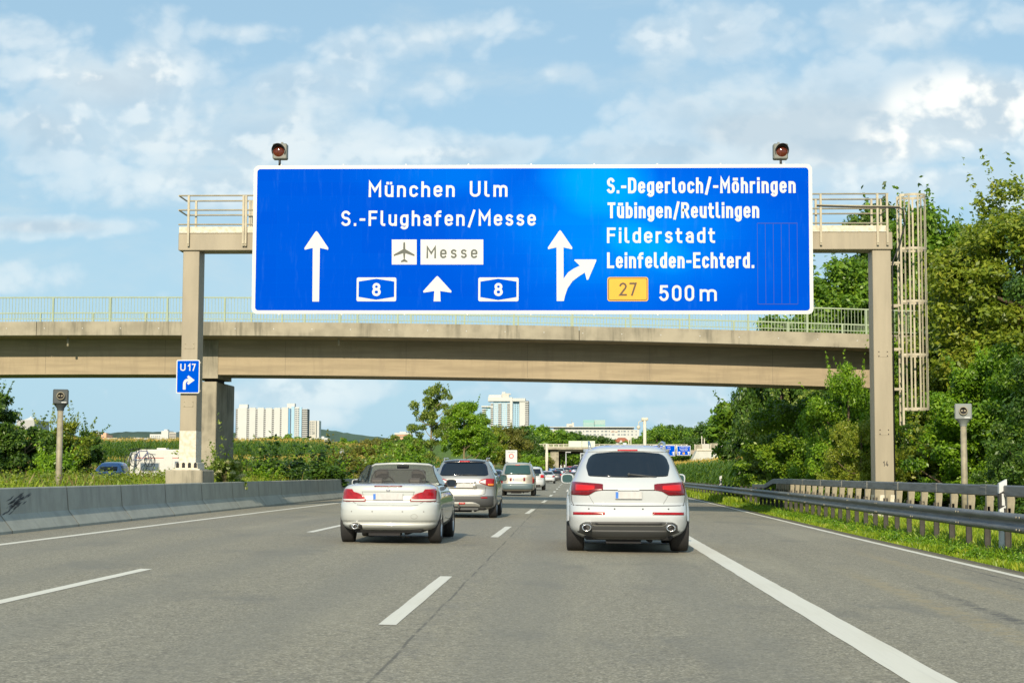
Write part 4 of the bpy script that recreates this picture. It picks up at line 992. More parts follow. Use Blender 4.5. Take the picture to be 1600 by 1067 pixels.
# -- left cluster
mid_tree(-12, 596, 82, [(0, 0, 4.3, 1.8, 1.8, 2.4), (.6, 0, 2.4, 1.7, 1.7, 1.8)], 7.0, 'dark', 9, 'tall dark green tree cut by the left edge of the photo', n=30000, leaf=.2, ncl=90, th=.8)
mid_tree(40, 662, 84, [(0, 0, 1.6, 1.5, 1.4, 1.5), (1.0, 0, 1.3, 1.3, 1.2, 1.1)], 3.2, 'dark', 10, 'dark green bushy tree beside the pale domed roof', n=22000, leaf=.17, ncl=70, th=.4, tr=.1)
mid_tree(98, 648, 86, [(-.6, 0, 3.0, 1.5, 1.2, .9), (.9, 0, 2.9, 1.1, 1.1, 1.0), (0, 0, 1.8, 1.7, 1.4, 1.3)], 4.1, 'yellowish', 12, 'yellow green spreading tree behind the dark traffic sensor', n=13000, leaf=.15, ncl=48, th=.9, tr=.1, sprays=20)
mid_tree(138, 660, 88, [(0, 0, 2.9, .9, .9, 1.1), (.2, 0, 1.4, 1.1, 1.1, 1.3)], 4.2, 'dark', 13, 'dark upright bush right of the yellow green tree by the sensor pole', n=16000, leaf=.16, ncl=50, th=.4, tr=.08)
mid_tree(84, 708, 62, [(0, 0, 1.0, 1.1, .9, 1.0)], 2.1, 'fresh', 14, 'bright green leafy bush at the foot of the dark sensor pole', n=14000, leaf=.14, ncl=40, th=.2, tr=.04, cat='shrub')
# -- bushes behind the barrier
mid_tree(350, 710, 52, [(0, 0, .75, .75, .6, .8)], 1.6, 'silver', 15, 'elder bush with cream flower heads beside the gantry plinth', n=5000, leaf=.12, ncl=26, th=.2, tr=.03, cat='shrub')
eb = [o for o in bpy.data.objects if o.get('label', '').startswith('elder bush')][0]
g_ = np.random.default_rng(3); cc = [(g_.uniform(-.75, .75), g_.uniform(-.6, -.1), g_.uniform(.3, 1.5)) for _ in range(24)]
quads_obj('flower_heads', leaves(cc, [(.10, .08, .05)]*24, 2400, .035, 5), LF['flower'], eb)
for (px, yt, Y, lm, lab, wd) in ((395, 724, 66, 'fresh', 'fresh green low bush under the apartment slab', 1.1), (452, 703, 72, 'dark', 'large dark leafy bush in the middle of the left verge', 1.5), (420, 712, 69, 'dark', 'dark bush in front of the large dark leafy bush', 1.3),
                              (488, 716, 80, 'fresh', 'mid green bush right of the large dark leafy bush', 1.3), (526, 704, 90, 'olive', 'olive bush below the triangular sign', 1.2), (508, 722, 84, 'fresh', 'fresh green bush over the barrier end', 1.1), (562, 710, 100, 'yellowish', 'yellow green bush behind the cabriolet', 1.2),
                              (600, 704, 114, 'fresh', 'fresh green bush behind the cabriolet windscreen', 1.3), (638, 704, 132, 'maple', 'mid green bush left of the tall slender tree', 1.3)):
    mid_tree(px, yt, Y, [(0, 0, .9, 1.1, .9, .9), (.7, 0, .7, .8, .7, .7)], 2.0, lm, int(px), lab, n=11000, leaf=.15, ncl=46, th=.2, tr=.04, cat='shrub', wide=wd, sprays=14)
# -- right-hand trees
def near_tree(px, ytop, Y, shape, h, lm, seed, label, n=42000, leaf=.17, ncl=120, wide=1.0, sprays=30, **k):
    return mid_tree(px, ytop, Y, shape, h, lm, seed, label, int(n*1.5), leaf*.78, .18, 'bark', ncl, .8, (.12, .23), sprays, wide=wide, **k)
tall = [(0, 0, 5.6, 2.1, 1.9, 3.2), (.5, 0, 2.8, 2.4, 2.1, 2.6), (-.6, 0, 1.4, 2.2, 1.9, 1.5)]
wide_ = [(0, 0, 3.0, 2.4, 2.0, 2.4), (1.4, 0, 2.2, 1.8, 1.6, 1.9), (-1.4, 0, 1.6, 1.6, 1.5, 1.5)]
near_tree(1604, 262, 56, tall, 9.0, 'yellowish', 21, 'tall yellow green tree at the right edge of the photo', n=60000, wide=1.15, ncl=200)
near_tree(1530, 372, 60, tall, 9.0, 'yellowish', 22, 'sunlit yellow green tree right of the ladder cage', n=60000, wide=1.15)
near_tree(1650, 420, 48, tall, 9.0, 'maple', 23, 'mid green tree cut by the right edge behind the light grey sensor', n=40000)
near_tree(1468, 400, 64, tall, 9.0, 'maple', 24, 'mid green tree directly behind the ladder cage', n=50000, wide=1.05)
near_tree(1566, 540, 52, wide_, 5.5, 'fresh', 25, 'fresh green bushy tree behind the light grey sensor', n=45000, wide=1.0)
near_tree(1476, 590, 60, wide_, 5.5, 'dark', 26, 'dark green bushy tree between gantry column and light grey sensor', n=40000, wide=.9)
near_tree(1440, 318, 86, tall, 9.0, 'maple', 27, 'tall airy tree rising behind the ladder cage beyond the bridge', n=42000, leaf=.24, wide=.85)
near_tree(1385, 296, 92, tall, 9.0, 'dark', 28, 'tall dark green tree rising above the right end of the gantry beam', n=42000, leaf=.26, wide=.7)
near_tree(1318, 398, 84, tall, 9.0, 'maple', 29, 'dense mid green tree beyond the bridge right of the blue sign', n=50000, leaf=.22, wide=1.0)
near_tree(1275, 470, 84, wide_, 5.5, 'maple', 30, 'dense tree beyond the bridge below the right end of the blue sign', n=50000, leaf=.21, wide=1.0)
near_tree(1222, 520, 80, wide_, 5.5, 'dark', 31, 'dark leafy tree beyond the bridge seen through the railing', n=42000, leaf=.2, wide=.62)
near_tree(1248, 604, 76, wide_, 5.5, 'silver', 32, 'pale leafed tree leaning out towards the road under the bridge', n=42000, leaf=.17, wide=1.0)
near_tree(1272, 590, 70, wide_, 5.5, 'maple', 33, 'mid green bushy tree under the bridge behind the raised box beam', n=42000, leaf=.17, wide=1.1)
near_tree(1325, 568, 58, wide_, 5.5, 'fresh', 34, 'bright green tree reaching up in front of the bridge girder', n=40000, leaf=.16, wide=.72, sprays=50)
near_tree(1345, 640, 55, wide_, 5.5, 'yellowish', 35, 'yellow green bushy tree left of the right gantry column', n=30000, leaf=.15, wide=.8)
near_tree(1428, 640, 60, wide_, 5.5, 'dark', 36, 'dark green bushy tree right of the right gantry column', n=30000, leaf=.15, wide=.9)
near_tree(1600, 640, 47, wide_, 5.5, 'dark', 38, 'dark green bushy tree at the right edge behind the guardrail', n=30000, leaf=.15, wide=.9)
near_tree(1228, 700, 84, wide_, 5.5, 'yellowish', 37, 'low yellow green bush at the end of the maize field', n=18000, leaf=.15, wide=1.0)
near_tree(1700, 330, 46, tall, 9.0, 'dark', 39, 'tall dark tree beyond the right edge of the photo', n=30000, wide=1.1)
# -- weeds, grass, maize
def blades(n, xr, yr, hfn, seed, w=.012, lean=.35, zf=G, tuft=5, keep=None):
    g = np.random.default_rng(seed); m = n*tuft
    bx = g.uniform(*xr, n); by = yr[0] + (yr[1]-yr[0])*g.random(n)**1.35
    if keep is not None: k = np.array([keep(a, b) for a, b in zip(bx, by)]); bx = bx[k]; by = by[k]; n = len(bx); m = n*tuft
    bz = np.array([zf(a, b) for a, b in zip(bx, by)]); hh = np.array([hfn(a, b) for a, b in zip(bx, by)])
    x = np.repeat(bx, tuft) + g.normal(size=m)*.05; y = np.repeat(by, tuft) + g.normal(size=m)*.05; z = np.repeat(bz, tuft)
    h = np.repeat(hh, tuft)*g.uniform(.5, 1.25, m); a = g.uniform(0, 6.283, m); l = g.uniform(0, lean, m)*h; la = g.uniform(0, 6.283, m)
    ww = w*g.uniform(.7, 1.5, m)
    dx, dy = np.cos(a)*ww, np.sin(a)*ww; lx, ly = np.cos(la)*l, np.sin(la)*l
    B0 = np.stack([x-dx, y-dy, z-.03], 1); B1 = np.stack([x+dx, y+dy, z-.03], 1)
    T1 = np.stack([x+lx+dx*.3, y+ly+dy*.3, z+h], 1); T0 = np.stack([x+lx*.5-dx*.8, y+ly*.5-dy*.8, z+h*.6], 1)
    return np.stack([B0, B1, T1, T0], 1).reshape(-1, 3)
vz = lambda a, b: road_z(7, b) - .06 + .05*smin(6.3, 7.5, a-sh(b))
quads_obj('verge_grass', blades(36000, (6.45, 10.5), (17, 75), lambda a, b: max(.05, .07 + .17*random.random()*smin(6.3, 7.4, a-sh(b)) + .05*math.sin(a*9+b)), 1, .009, .8, zf=lambda a, b: (vz(a, b) if a < 9 else G(a, b)), keep=lambda a, b: a > 6.28+sh(b)+.12*math.sin(b*3)), LF['grass'], kind='stuff')
quads_obj('verge_weeds', leaves([(6.95+sh(y)+random.Random(i).uniform(-.35, 1.4), y, vz(7, y)+.08) for i, y in enumerate(19+61*np.linspace(0, 1, 640)**1.2)], [(.22, .22, .13)]*640, 90000, .05, 77, shell=.9), LF['fresh'], kind='stuff')
quads_obj('far_verge_grass', blades(16000, (6.5, 14), (70, 170), lambda a, b: .3, 2, .03, .7, zf=lambda a, b: max(vz(a, b), G(a, b)), keep=lambda a, b: a > 6.5+sh(b)), LF['grass'], kind='stuff')
quads_obj('tall_grass', blades(22000, (-17, -11.3), (30, 110), lambda a, b: .45+.4*random.random()+.0*a, 3, .018, .5), LF['grass'], kind='stuff')
quads_obj('dry_weeds', blades(3000, (-20, -11.3), (34, 130), lambda a, b: .5+.5*random.random(), 4, .016, .5), LF['straw'], kind='stuff')
wc = [(random.Random(i).uniform(-17, -11.9), 32+90*(i/1100)**1.3, 0) for i in range(1100)]; wc = [(a, b, G(a, b)+.45+.35*random.Random(i+5).random()) for i, (a, b, c) in enumerate(wc)]
quads_obj('verge_weeds', leaves(wc, [(.42, .42, .42)]*1100, 95000, .09, 78, shell=.9), LF['yellowish'], kind='stuff')
quads_obj('meadow_grass', blades(26000, (-60, -17), (55, 150), lambda a, b: .25, 6, .03, .6), LF['grass'], kind='stuff')
def maize(name, xr, yr, n, seed, h=2.2, front=None, zf=G, leaf='corn'):
    g = np.random.default_rng(seed); x = g.uniform(*xr, n); y = yr[0]+(yr[1]-yr[0])*g.random(n)**1.5
    z = np.array([zf(a, b) for a, b in zip(x, y)])
    C = np.stack([x, y, z], 1); k = 9; m = n*k
    b = np.repeat(C, k, 0); hz = g.uniform(.1, .93, m)*h; a = g.uniform(0, 6.283, m); L = g.uniform(.35, .7, m)
    d = np.stack([np.cos(a), np.sin(a), np.zeros(m)], 1); o = b+np.stack([np.zeros(m)]*2+[hz], 1)
    s = np.stack([-np.sin(a), np.cos(a), np.zeros(m)], 1)*.045
    V = np.stack([o-s*.6, o+d*L[:, None]*.5+np.array([0, 0, .18])-s, o+d*L[:, None]+np.array([0, 0, -.08]), o+d*L[:, None]*.5+np.array([0, 0, .18])+s], 1).reshape(-1, 3)
    quads_obj(name, V, LF[leaf], kind='stuff')
    T = leaves(C+np.array([0, 0, h]), [(.13, .13, .22)]*n, n*5, .16, seed+1, shell=.95, aspect=.22); quads_obj('maize_tassels', T, LF['tassel'], kind='stuff')
maize('maize_field', (9.9, 36), (100, 190), 17000, 8, 2.35)
def hay(px0, px1, yt, Y0, Y1, name):
    pass
maize('maize_field', (-90, -24), (140, 230), 11000, 9, 2.3)
maize('maize_field', (-34, -13), (112, 190), 3500, 10, .9)
quads_obj('dry_meadow', blades(14000, (-60, -13.5), (98, 150), lambda a, b: .55, 16, .04, .6), LF['straw'], kind='stuff')
# -- forest on the far hills
def hills():
    g = np.random.default_rng(12); mb = MB()
    for (Y, pts) in ((2600, [(-400, 684), (100, 682), (180, 677), (290, 676), (420, 672), (500, 672), (560, 681), (640, 686), (800, 690), (1100, 690), (1700, 688), (2100, 690)]),):
        n = 420; xs = np.linspace(-400, 2100, n); V = []
        for i, px in enumerate(xs):
            yt = lerp_tab(pts, px) + 2.2*math.sin(px*.021) + g.normal()*.5
            p = at(px, yt, Y); V += [(p.x, Y-250, -5), (p.x, Y-90, p.z*.6), (p.x, Y, p.z), (p.x, Y+500, -5)]
        mb.add(V, [(i*4+j, (i+1)*4+j, (i+1)*4+j+1, i*4+j+1) for i in range(n-1) for j in range(3)])
    m = mat('far_wood', (.055, .10, .075), .95, var=.6, vscale=.02, var_col=(.03, .06, .045), vmap=(1, .2, 2))
    mb.build('hills', m, kind='structure')
hills()
# ------------------------------------------------------------------ background buildings
M['wwall'] = mat('white_render', (.53, .54, .53), .8, var=.06, vscale=.05)
M['cream'] = mat('cream_render', (.50, .48, .43), .8, var=.08, vscale=.05)
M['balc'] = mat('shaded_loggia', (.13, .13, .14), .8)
M['bluepanel'] = mat('blue_cladding', (.10, .28, .48), .5)
M['lightblue'] = mat('pale_blue_cladding', (.30, .48, .62), .5)
M['wglass'] = mat('window_glass', (.10, .14, .18), .15)
M['salmon'] = mat('salmon_render', (.62, .36, .24), .8)
M['redroof'] = mat('red_roof_tiles', (.42, .13, .06), .8, var=.2, vscale=.5)
M['tealglass'] = mat('green_glass_facade', (.25, .45, .44), .15, spec=.8)
class Bld:
    def __init__(s, px0, px1, ytop, Y, depth, name, label, yb=None):
        a, b = at(px0, ytop, Y), at(px1, ytop, Y); s.Y = Y; s.x0, s.x1 = a.x, b.x; s.zt = a.z; s.zg = G((a.x+b.x)/2, Y)-2
        s.o = ((a.x+b.x)/2, Y+depth/2, s.zg); s.d = depth; s.e = empty(name, s.o, label=label, cat='building')
    def box(s, name, px0, px1, y0, y1, m, out=0.0, dep=None, parent=None):
        """block seen between pixels px0..px1, y0(top)..y1 (None = to the ground); out = metres proud of the front"""
        a, b = at(px0, y0, s.Y), at(px1, y0, s.Y); zb = s.zg if y1 is None else at((px0+px1)/2, y1, s.Y).z
        dep = s.d if dep is None else dep
        q = MB(); q.bb(a.x-s.o[0], b.x-s.o[0], -s.d/2-out, -s.d/2-out+dep, zb-s.zg, a.z-s.zg); return q.build(name, m, parent or s.e)
    def multi(s, name, rects, m, out=.1, dep=.3, parent=None):
        q = MB()
        for (px0, px1, y0, y1) in rects:
            a, b = at(px0, y0, s.Y), at(px1, y1, s.Y); q.bb(a.x-s.o[0], b.x-s.o[0], -s.d/2-out, -s.d/2-out+dep, b.z-s.zg, a.z-s.zg)
        return q.build(name, m, parent or s.e)
def slab():
    B = Bld(368, 481, 638, 1500, 14, 'apartment_block', 'long white high-rise apartment slab with balcony columns and blue stairwell strips'); c = lambda v: 340+v/5
    B.box('core', 368.5, 480, 638.5, None, M['balc'])
    for (a, b, t) in ((160, 230, 637), (250, 298, 636.6), (315, 362, 636.8), (378, 426, 637.3), (443, 490, 637), (502, 553, 636.2)): B.box('wall_panel', c(a), c(b), t, None, M['wwall'], .8, 3)
    B.box('roof_house', c(165), c(232), 631.5, 638.6, M['wwall'], -2, 6); B.box('roof_house', c(540), c(600), 630, 638.6, M['wwall'], -2, 6)
    B.box('stair_strip', c(555), c(570), 638, None, M['bluepanel'], .9, 3); B.box('stair_strip', c(578), c(602), 635, None, M['lightblue'], 1.2, 3); B.box('stair_strip', c(641), c(659), 636, None, M['lightblue'], 1.0, 3)
    B.box('wall_panel', c(604), c(640), 636, None, M['wwall'], 1.0, 3)
    for (a, b) in ((230, 250), (298, 315), (362, 378), (426, 443), (490, 502), (147, 160), (662, 702)):
        B.multi('balconies', [(c(a), c(b), 639+3.05*i, 640.2+3.05*i) for i in range(19)], M['wwall'], .6, 1.2)
    B.multi('windows', [(c(608)+3.6*(k), c(608)+3.6*k+2.6, 638.5+3.05*i, 640+3.05*i) for i in range(17) for k in range(2)], M['wglass'], 1.05, .2)
slab()
B = Bld(481, 498, 656.5, 1700, 14, 'tower_block', 'small pale pink tower block right of the apartment slab'); B.box('wall', 481, 494, 657, None, M['cream']); B.box('wall', 494.2, 498, 657, None, M['wwall'], -3)
B.multi('windows', [(482+2.6*k, 483.4+2.6*k, 659+2.6*i, 660.2+2.6*i) for i in range(8) for k in range(4)], M['wglass'])
B = Bld(492, 512, 684, 900, 12, 'low_building', 'low white flat-roofed building below the small pink tower'); B.box('wall', 492, 512, 684, None, M['wwall']); B.box('roof_house', 502, 506, 681.5, 684, M['wwall'], -1, 5); B.multi('windows', [(493, 511, 686.5, 687.6)], M['wglass'])
B = Bld(537, 548, 694, 420, 9, 'small_house', 'small pale house among bushes right of the triangular sign'); B.box('wall', 537, 547, 694, None, M['wwall']); B.multi('windows', [(539, 541, 696, 699), (543, 545, 696, 699)], M['wglass'])
B = Bld(616, 642, 677, 1000, 14, 'salmon_building', 'salmon and white low block left of the tall slender tree'); B.box('wall', 617, 642, 678, None, M['salmon']); B.box('roof_house', 624, 634, 674, 678, M['wwall'], -2, 6); B.box('parapet', 616.5, 642, 676, 678.6, M['wwall'], .5, 1.5); B.multi('windows', [(618+3*k, 620+3*k, 681, 683) for k in range(8)], M['wglass'])
B = Bld(150, 200, 680, 1100, 16, 'pink_building', 'pink and white terraced building on the left horizon'); B.box('wall', 146, 166, 679, None, M['salmon']); B.box('wall', 166.3, 184, 684, None, M['cream'], 2); B.box('wall', 184.3, 200, 686, None, M['cream']); B.box('roof_house', 149, 153, 674, 679, M['wwall'], -3, 5); B.box('roof_house', 159, 164, 676, 679, M['salmon'], -3, 5)
B.multi('windows', [(148+4*k, 150.4+4*k, 682, 683.4) for k in range(4)], M['wglass']); B.multi('windows', [(168+4*k, 170.4+4*k, 688, 689.4) for k in range(8)], M['wglass'], 2.2)
B = Bld(208, 236, 684, 1150, 14, 'white_terrace', 'low white terraced flats left of the gantry plinth on the horizon'); B.box('wall', 209, 221, 683.5, None, M['wwall']); B.box('wall', 221.3, 236, 684.5, None, M['wwall'], 3); B.multi('windows', [(210+3.2*k, 212+3.2*k, 686+3.2*i, 687.4+3.2*i) for k in range(3) for i in range(2)], M['wglass']); B.multi('windows', [(223+3.2*k, 225+3.2*k, 687+3.2*i, 688.4+3.2*i) for k in range(4) for i in range(2)], M['wglass'], 3.1)
B = Bld(233, 275, 672, 1200, 16, 'white_flats', 'taller white stepped flats left of the gantry column on the horizon'); B.box('wall', 252, 263, 673, None, M['wwall']); B.box('wall', 263.3, 274, 675, None, M['cream'], -2); B.box('wall', 233, 251.7, 678, None, M['wwall'], -2); B.box('roof_house', 255, 260, 670.6, 673, M['wwall'], -3, 6)
B.multi('balconies', [(264, 273.5, 677+2.6*i, 678.2+2.6*i) for i in range(6)], M['balc'], -1.9); B.multi('windows', [(235+3*k, 236.6+3*k, 681+3*i, 682.2+3*i) for k in range(5) for i in range(2)], M['wglass'], -1.9)
def dome():
    B = Bld(28, 54, 655, 700, 20, 'domed_building', 'grey building with a pale pointed dome behind the left trees'); B.box('wall', 26, 54, 656, None, mat('grey_wall', (.38, .38, .38), .8))
    a = at(40, 655.5, 700); q = MB(); q.lathe([(3.6, 0), (2.6, .6), (1.2, 1.2), (.2, 1.7), (.05, 2.4)], (a.x-B.o[0], -3, a.z-B.zg-.3), 'z', 16); q.build('dome', M['wwall'], B.e)
dome()
def twin():
    B = Bld(753, 826, 624, 1250, 18, 'tower_block', 'tall twin apartment tower with pale blue cladding and white crown behind the trees'); c = lambda v: 620+v/5.714; r = lambda v: 580+v/5.714
    B.box('wall', c(760), c(862), r(315), None, M['lightblue'], -1); B.box('wall', c(862), c(1012), r(262), None, M['lightblue']); B.box('wall', c(1038), c(1092), r(270), None, M['lightblue'], -2)
    B.box('pillar', c(1012), c(1034), r(255), None, M['wwall'], 2.5, 8); B.box('wall', c(1095), c(1146), r(248), None, M['wwall'], .6); B.box('core', c(1146), c(1176), r(262), None, M['balc'], -2)
    B.box('crown', c(815), c(1032), r(232), r(268), M['wwall'], 2, 16); B.box('crown', c(820), c(935), r(210), r(232), M['wwall'], 0, 10); B.box('crown', c(1030), c(1148), r(241), r(268), M['wwall'], 1.5, 16); B.box('parapet', c(755), c(860), r(308), r(320), M['wwall'], 1, 14)
    B.box('penthouse', c(935), c(1000), r(195), r(232), M['cream'], -2, 8); B.box('penthouse', c(937), c(968), r(182), r(195), M['wwall'], -3, 5); B.box('penthouse', c(985), c(1016), r(195), r(206), M['wwall'], -3, 5)
    for (a, b, t, o) in ((762, 795, 335, -1), (838, 862, 285, .2), (905, 935, 285, .2), (985, 1012, 285, .2), (1146, 1176, 270, 0)):
        rr = [r(t)+3.05*i for i in range(int((668-r(t))/3.05))]
        q = B.multi('balconies', [(c(a), c(b), y, y+1.5) for y in rr], M['wwall'], o+1.2, 1.6)
        B.multi('loggia_openings', [(c(a), c(b), y+1.5, y+3.05) for y in rr], M['balc'], o+.1, .3)
    B.multi('windows', [(c(x), c(x+16), r(285)+3.05*i, r(285)+3.05*i+1.3) for x in (868, 884, 942, 962) for i in range(12)], M['wwall'], .15, .3)
    B.multi('windows', [(c(x), c(x+9), r(285)+3.05*i, r(285)+3.05*i+1.3) for x in (1052, 1074) for i in range(12)], M['wglass'], -1.8, .3)
twin()
def longw():
    B = Bld(858, 1000, 668, 700, 14, 'office_block', 'very long low white block with flat roof and window rows'); z = lambda v: 640+v/8.889; c = lambda v: 820+v/8.889
    B.box('wall', c(330), c(1590), z(272), None, M['wwall']); B.box('roof', c(260), c(1525), z(235), z(247), M['wwall'], 1.5, 15); B.box('top_floor', c(400), c(1515), z(247), z(272), M['wwall'], -1.2, 12)
    B.multi('window_band', [(c(a), c(a+170), z(256), z(266)) for a in (470, 690, 900, 1110, 1320)], M['wglass'], -1.1)
    B.multi('windows', [(c(a), c(a+w), z(y), z(y+14)) for y in (293, 338) for (a, w) in ((440, 15), (490, 14), (530, 32), (585, 18), (650, 12), (700, 28), (750, 34), (810, 14), (850, 36), (905, 20), (955, 34), (1010, 16), (1060, 30), (1110, 36), (1165, 16), (1210, 34), (1290, 30), (1340, 16), (1370, 32), (1430, 14), (1480, 20), (1540, 12))], M['wglass'])
    B.box('plant_room', c(580), c(682), z(192), z(236), M['cream'], -3, 6); B.box('plant_room', c(655), c(682), z(175), z(192), M['cream'], -3, 4); B.multi('louvre', [(c(612), c(662), z(222), z(236))], M['balc'], -2.9)
    q = MB(); p = at(c(652), z(175), 703); t = at(c(652), z(135), 703); q.tube([(p.x-B.o[0], -4, p.z-B.zg), (p.x-B.o[0], -4, t.z-B.zg)], .12, 5); q.build('mast', M['alu'], B.e)
    B.multi('awning', [(c(1200), c(1240), z(300), z(308)), (c(1255), c(1285), z(300), z(308))], M['salmon'], .3)
longw()
B = Bld(911, 946, 656, 1000, 20, 'glass_building', 'pale green glass office building rising behind the long white block'); c = lambda v: 820+v/8.889; z = lambda v: 640+v/8.889
B.box('wall', c(812), c(963), z(143), None, M['tealglass']); B.box('wall', c(966), c(1118), z(141), None, M['tealglass'], -2); B.multi('fins', [(c(970+14*i), c(975+14*i), z(141), z(205)) for i in range(11)], M['wwall'], -1.8); B.multi('fins', [(c(815), c(960), z(185+16*i), z(189+16*i)) for i in range(3)], M['wwall'], .1)
def redhouse():
    B = Bld(960, 985, 683, 520, 10, 'red_roofed_house', 'house with long orange red tiled roof and white dormer beyond the sport-utility car'); B.box('wall', 962, 983, 690, None, M['wwall'])
    a, b = at(958, 690.5, 520), at(985, 690.5, 520); t = at(965, 683, 520)
    q = MB(); x0, x1, zb, zt = a.x-B.o[0], b.x-B.o[0], a.z-B.zg, t.z-B.zg
    q.add([(x0, -5.6, zb), (x1, -5.6, zb), (x1-1.5, 0, zt), (x0+1.8, 0, zt), (x0, 5.6, zb), (x1, 5.6, zb)], [(0, 1, 2, 3), (5, 4, 3, 2), (0, 3, 4), (1, 5, 2)]); q.build('roof', M['redroof'], B.e)
    q = MB(); g0 = at(967.5, 691, 518).x-B.o[0]; g1 = at(973.5, 691, 518).x-B.o[0]; zz = at(970, 688.5, 518).z-B.zg; q.prism([(g0, zb-.3), (g1, zb-.3), (g1-.2, zz-.3), ((g0+g1)/2, zz+.3), (g0+.2, zz-.3)], -6.2, -3); q.build('dormer', M['wwall'], B.e)
redhouse()
B = Bld(884, 900, 682.5, 520, 10, 'red_roofed_house', 'low house with thin red roof edge below the long white block'); B.box('wall', 886, 900, 684.5, None, M['cream']); B.box('roof', 885, 901, 683, 685, M['redroof'], .6, 11)
# ------------------------------------------------------------------ far road furniture
def far_bridge():
    Y = 350; o = (2, Y+8, 1.0); s = empty('road_bridge', o, label='far concrete road bridge with white railings and frosted noise panels', cat='bridge')
    z = lambda v: at(880, 640+v/8.889, Y).z-o[2]; c = lambda v: at(820+v/8.889, 700, Y).x-o[0]
    zt, zb = z(523), z(552); x0, x1 = c(80)-3, at(1075, 700, Y).x-o[0]
    q = MB(); q.bb(x0, x1, -8, 46, zb, zt, bev=.05); q.build('deck', M['concrete'], s)  # deck carried far back so the opening beneath falls dark
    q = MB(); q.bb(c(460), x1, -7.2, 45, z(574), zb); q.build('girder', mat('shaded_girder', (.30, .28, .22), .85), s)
    q = MB(); q.prism([(c(355), -1.5), (c(355), z(570)), (c(462), z(572)), (c(462), -1.5)], -6.9, -6.0); q.build('abutment', M['concrete'], s)
    q = MB(); q.bb(c(462), c(470), -6.9, 44, -1.5, z(574)); q.build('abutment', M['concrete'], s)
    q = MB(); q.bb(at(935, 700, Y).x-o[0], at(939, 700, Y).x-o[0], -6.9, 44, -1.5, z(574)); q.build('pier', M['concrete'], s)  # full-depth side wall, added to darken the underpass
    for zz in (z(480), z(500), z(519)):
        q = MB(); q.bb(x0, x1, -7.95, -7.87, zz-.06, zz+.06); q.build('railing_bar', M['whitepaint'], s)
    n = 34; first = None
    for i in range(n):
        if first is None: q = MB(); q.bb(-.08, .08, -7.97, -7.85, zt, z(478)); first = q.build('railing_post', M['whitepaint'], s); p = first
        else: p = first.copy(); COL.objects.link(p); p.parent = s
        p.location = (x0+.3+(x1-x0-.6)*i/(n-1), 0, 0)
    fr = mat('frosted_panel', (.55, .60, .50), .6)
    for (a, b, t) in ((95, 180, 430), (608, 790, 432), (795, 975, 432)):
        q = MB(); q.bb(c(a), c(b), -8.05, -7.98, z(518), z(t)); q.build('noise_panel', fr, s)
    return s
far_bridge()
def box_thing(name, loc, parts, label, cat, group=None, rz=0):
    s = empty(name, loc, rz, label, cat, group)
    for (nm, m, fn) in parts:
        q = MB(); fn(q); q.build(nm, m, s)
    return s
def farsign():
    for (px0, px1, y0, y1, lab) in ((1019.5, 1055, 695.3, 712.3, 'small far blue direction sign, left one of the pair above the exit'), (1057.5, 1079, 696, 711.5, 'small far blue direction sign, right one of the pair above the exit')):
        Y = 325; a, b = at(px0, y1, Y), at(px1, y0, Y); w, h = b.x-a.x, b.z-a.z; s = empty('exit_sign', (a.x, Y, a.z), label=lab, cat='road sign', group='far blue signs')
        q = MB(); q.bb(0, w, 0, .1, 0, h, bev=.02); q.build('panel', M['signwhite'], s)
        q = MB(); q.bb(.12, w-.12, -.02, 0, .12, h-.12); q.build('blue_face', M['blue2'], s)
        P = lambda u, v, l: (u, -.04-.002*l, v)
        g = random.Random(int(px0))
        rows = [('München', .30*w, .55*w, .80), ('Ulm', .66*w, .78*w, .80), ('Flughafen', .36*w, .80*w, .62)] if px0 < 1050 else [('S-Möhringen', .2*w, .85*w, .82), ('Reutlingen', .2*w, .8*w, .66), ('Filderstadt', .28*w, .78*w, .50)]
        for (t_, u0, u1, vv) in rows: 
            q = text_mb(t_, u0, u1, h*(vv-.04), h*.10, P, t=.2); q.build('lettering', M['signwhite'], s)
        q = MB()
        for fx in ((.50, .92) if px0 < 1050 else (.18, .86)):
            u = w*fx; q.add([P(u-.12, h*.1, 0), P(u+.12, h*.1, 0), P(u+.12, h*.3, 0), P(u+.35, h*.3, 0), P(u, h*.42, 0), P(u-.35, h*.3, 0), P(u-.12, h*.3, 0)], [tuple(range(7))])
        q.build('arrow', M['signwhite'], s)
        if px0 < 1050: q = MB(); q.bb(.56*w, .74*w, -.045, -.03, h*.36, h*.5); q.build('name_panel', M['signwhite'], s)
        else: q = MB(); q.bb(.42*w, .58*w, -.045, -.03, h*.14, h*.32); q.build('yellow_route_badge', M['yellow'], s)
    a = at(1085, 705, 326); q = at(1018, 705, 326)
    box_thing('sign_gantry', (a.x, 326, G(a.x, 326)-1), [('column', M['gantry'], lambda m: m.bb(-.4, .4, 0, .8, 0, a.z+1-G(a.x, 326))), ('beam', M['gantry'], lambda m: m.bb(q.x-a.x, .4, .1, .7, at(1040, 706, 326).z-G(a.x, 326)+1-.4, at(1040, 706, 326).z-G(a.x, 326)+1+.4)), ('column', M['gantry'], lambda m: m.bb(q.x-a.x-.8, q.x-a.x, 0, .8, 0, at(1040, 706, 326).z-G(a.x, 326)+1.3))], 'far beige gantry carrying the pair of small blue signs', 'sign gantry')
farsign()
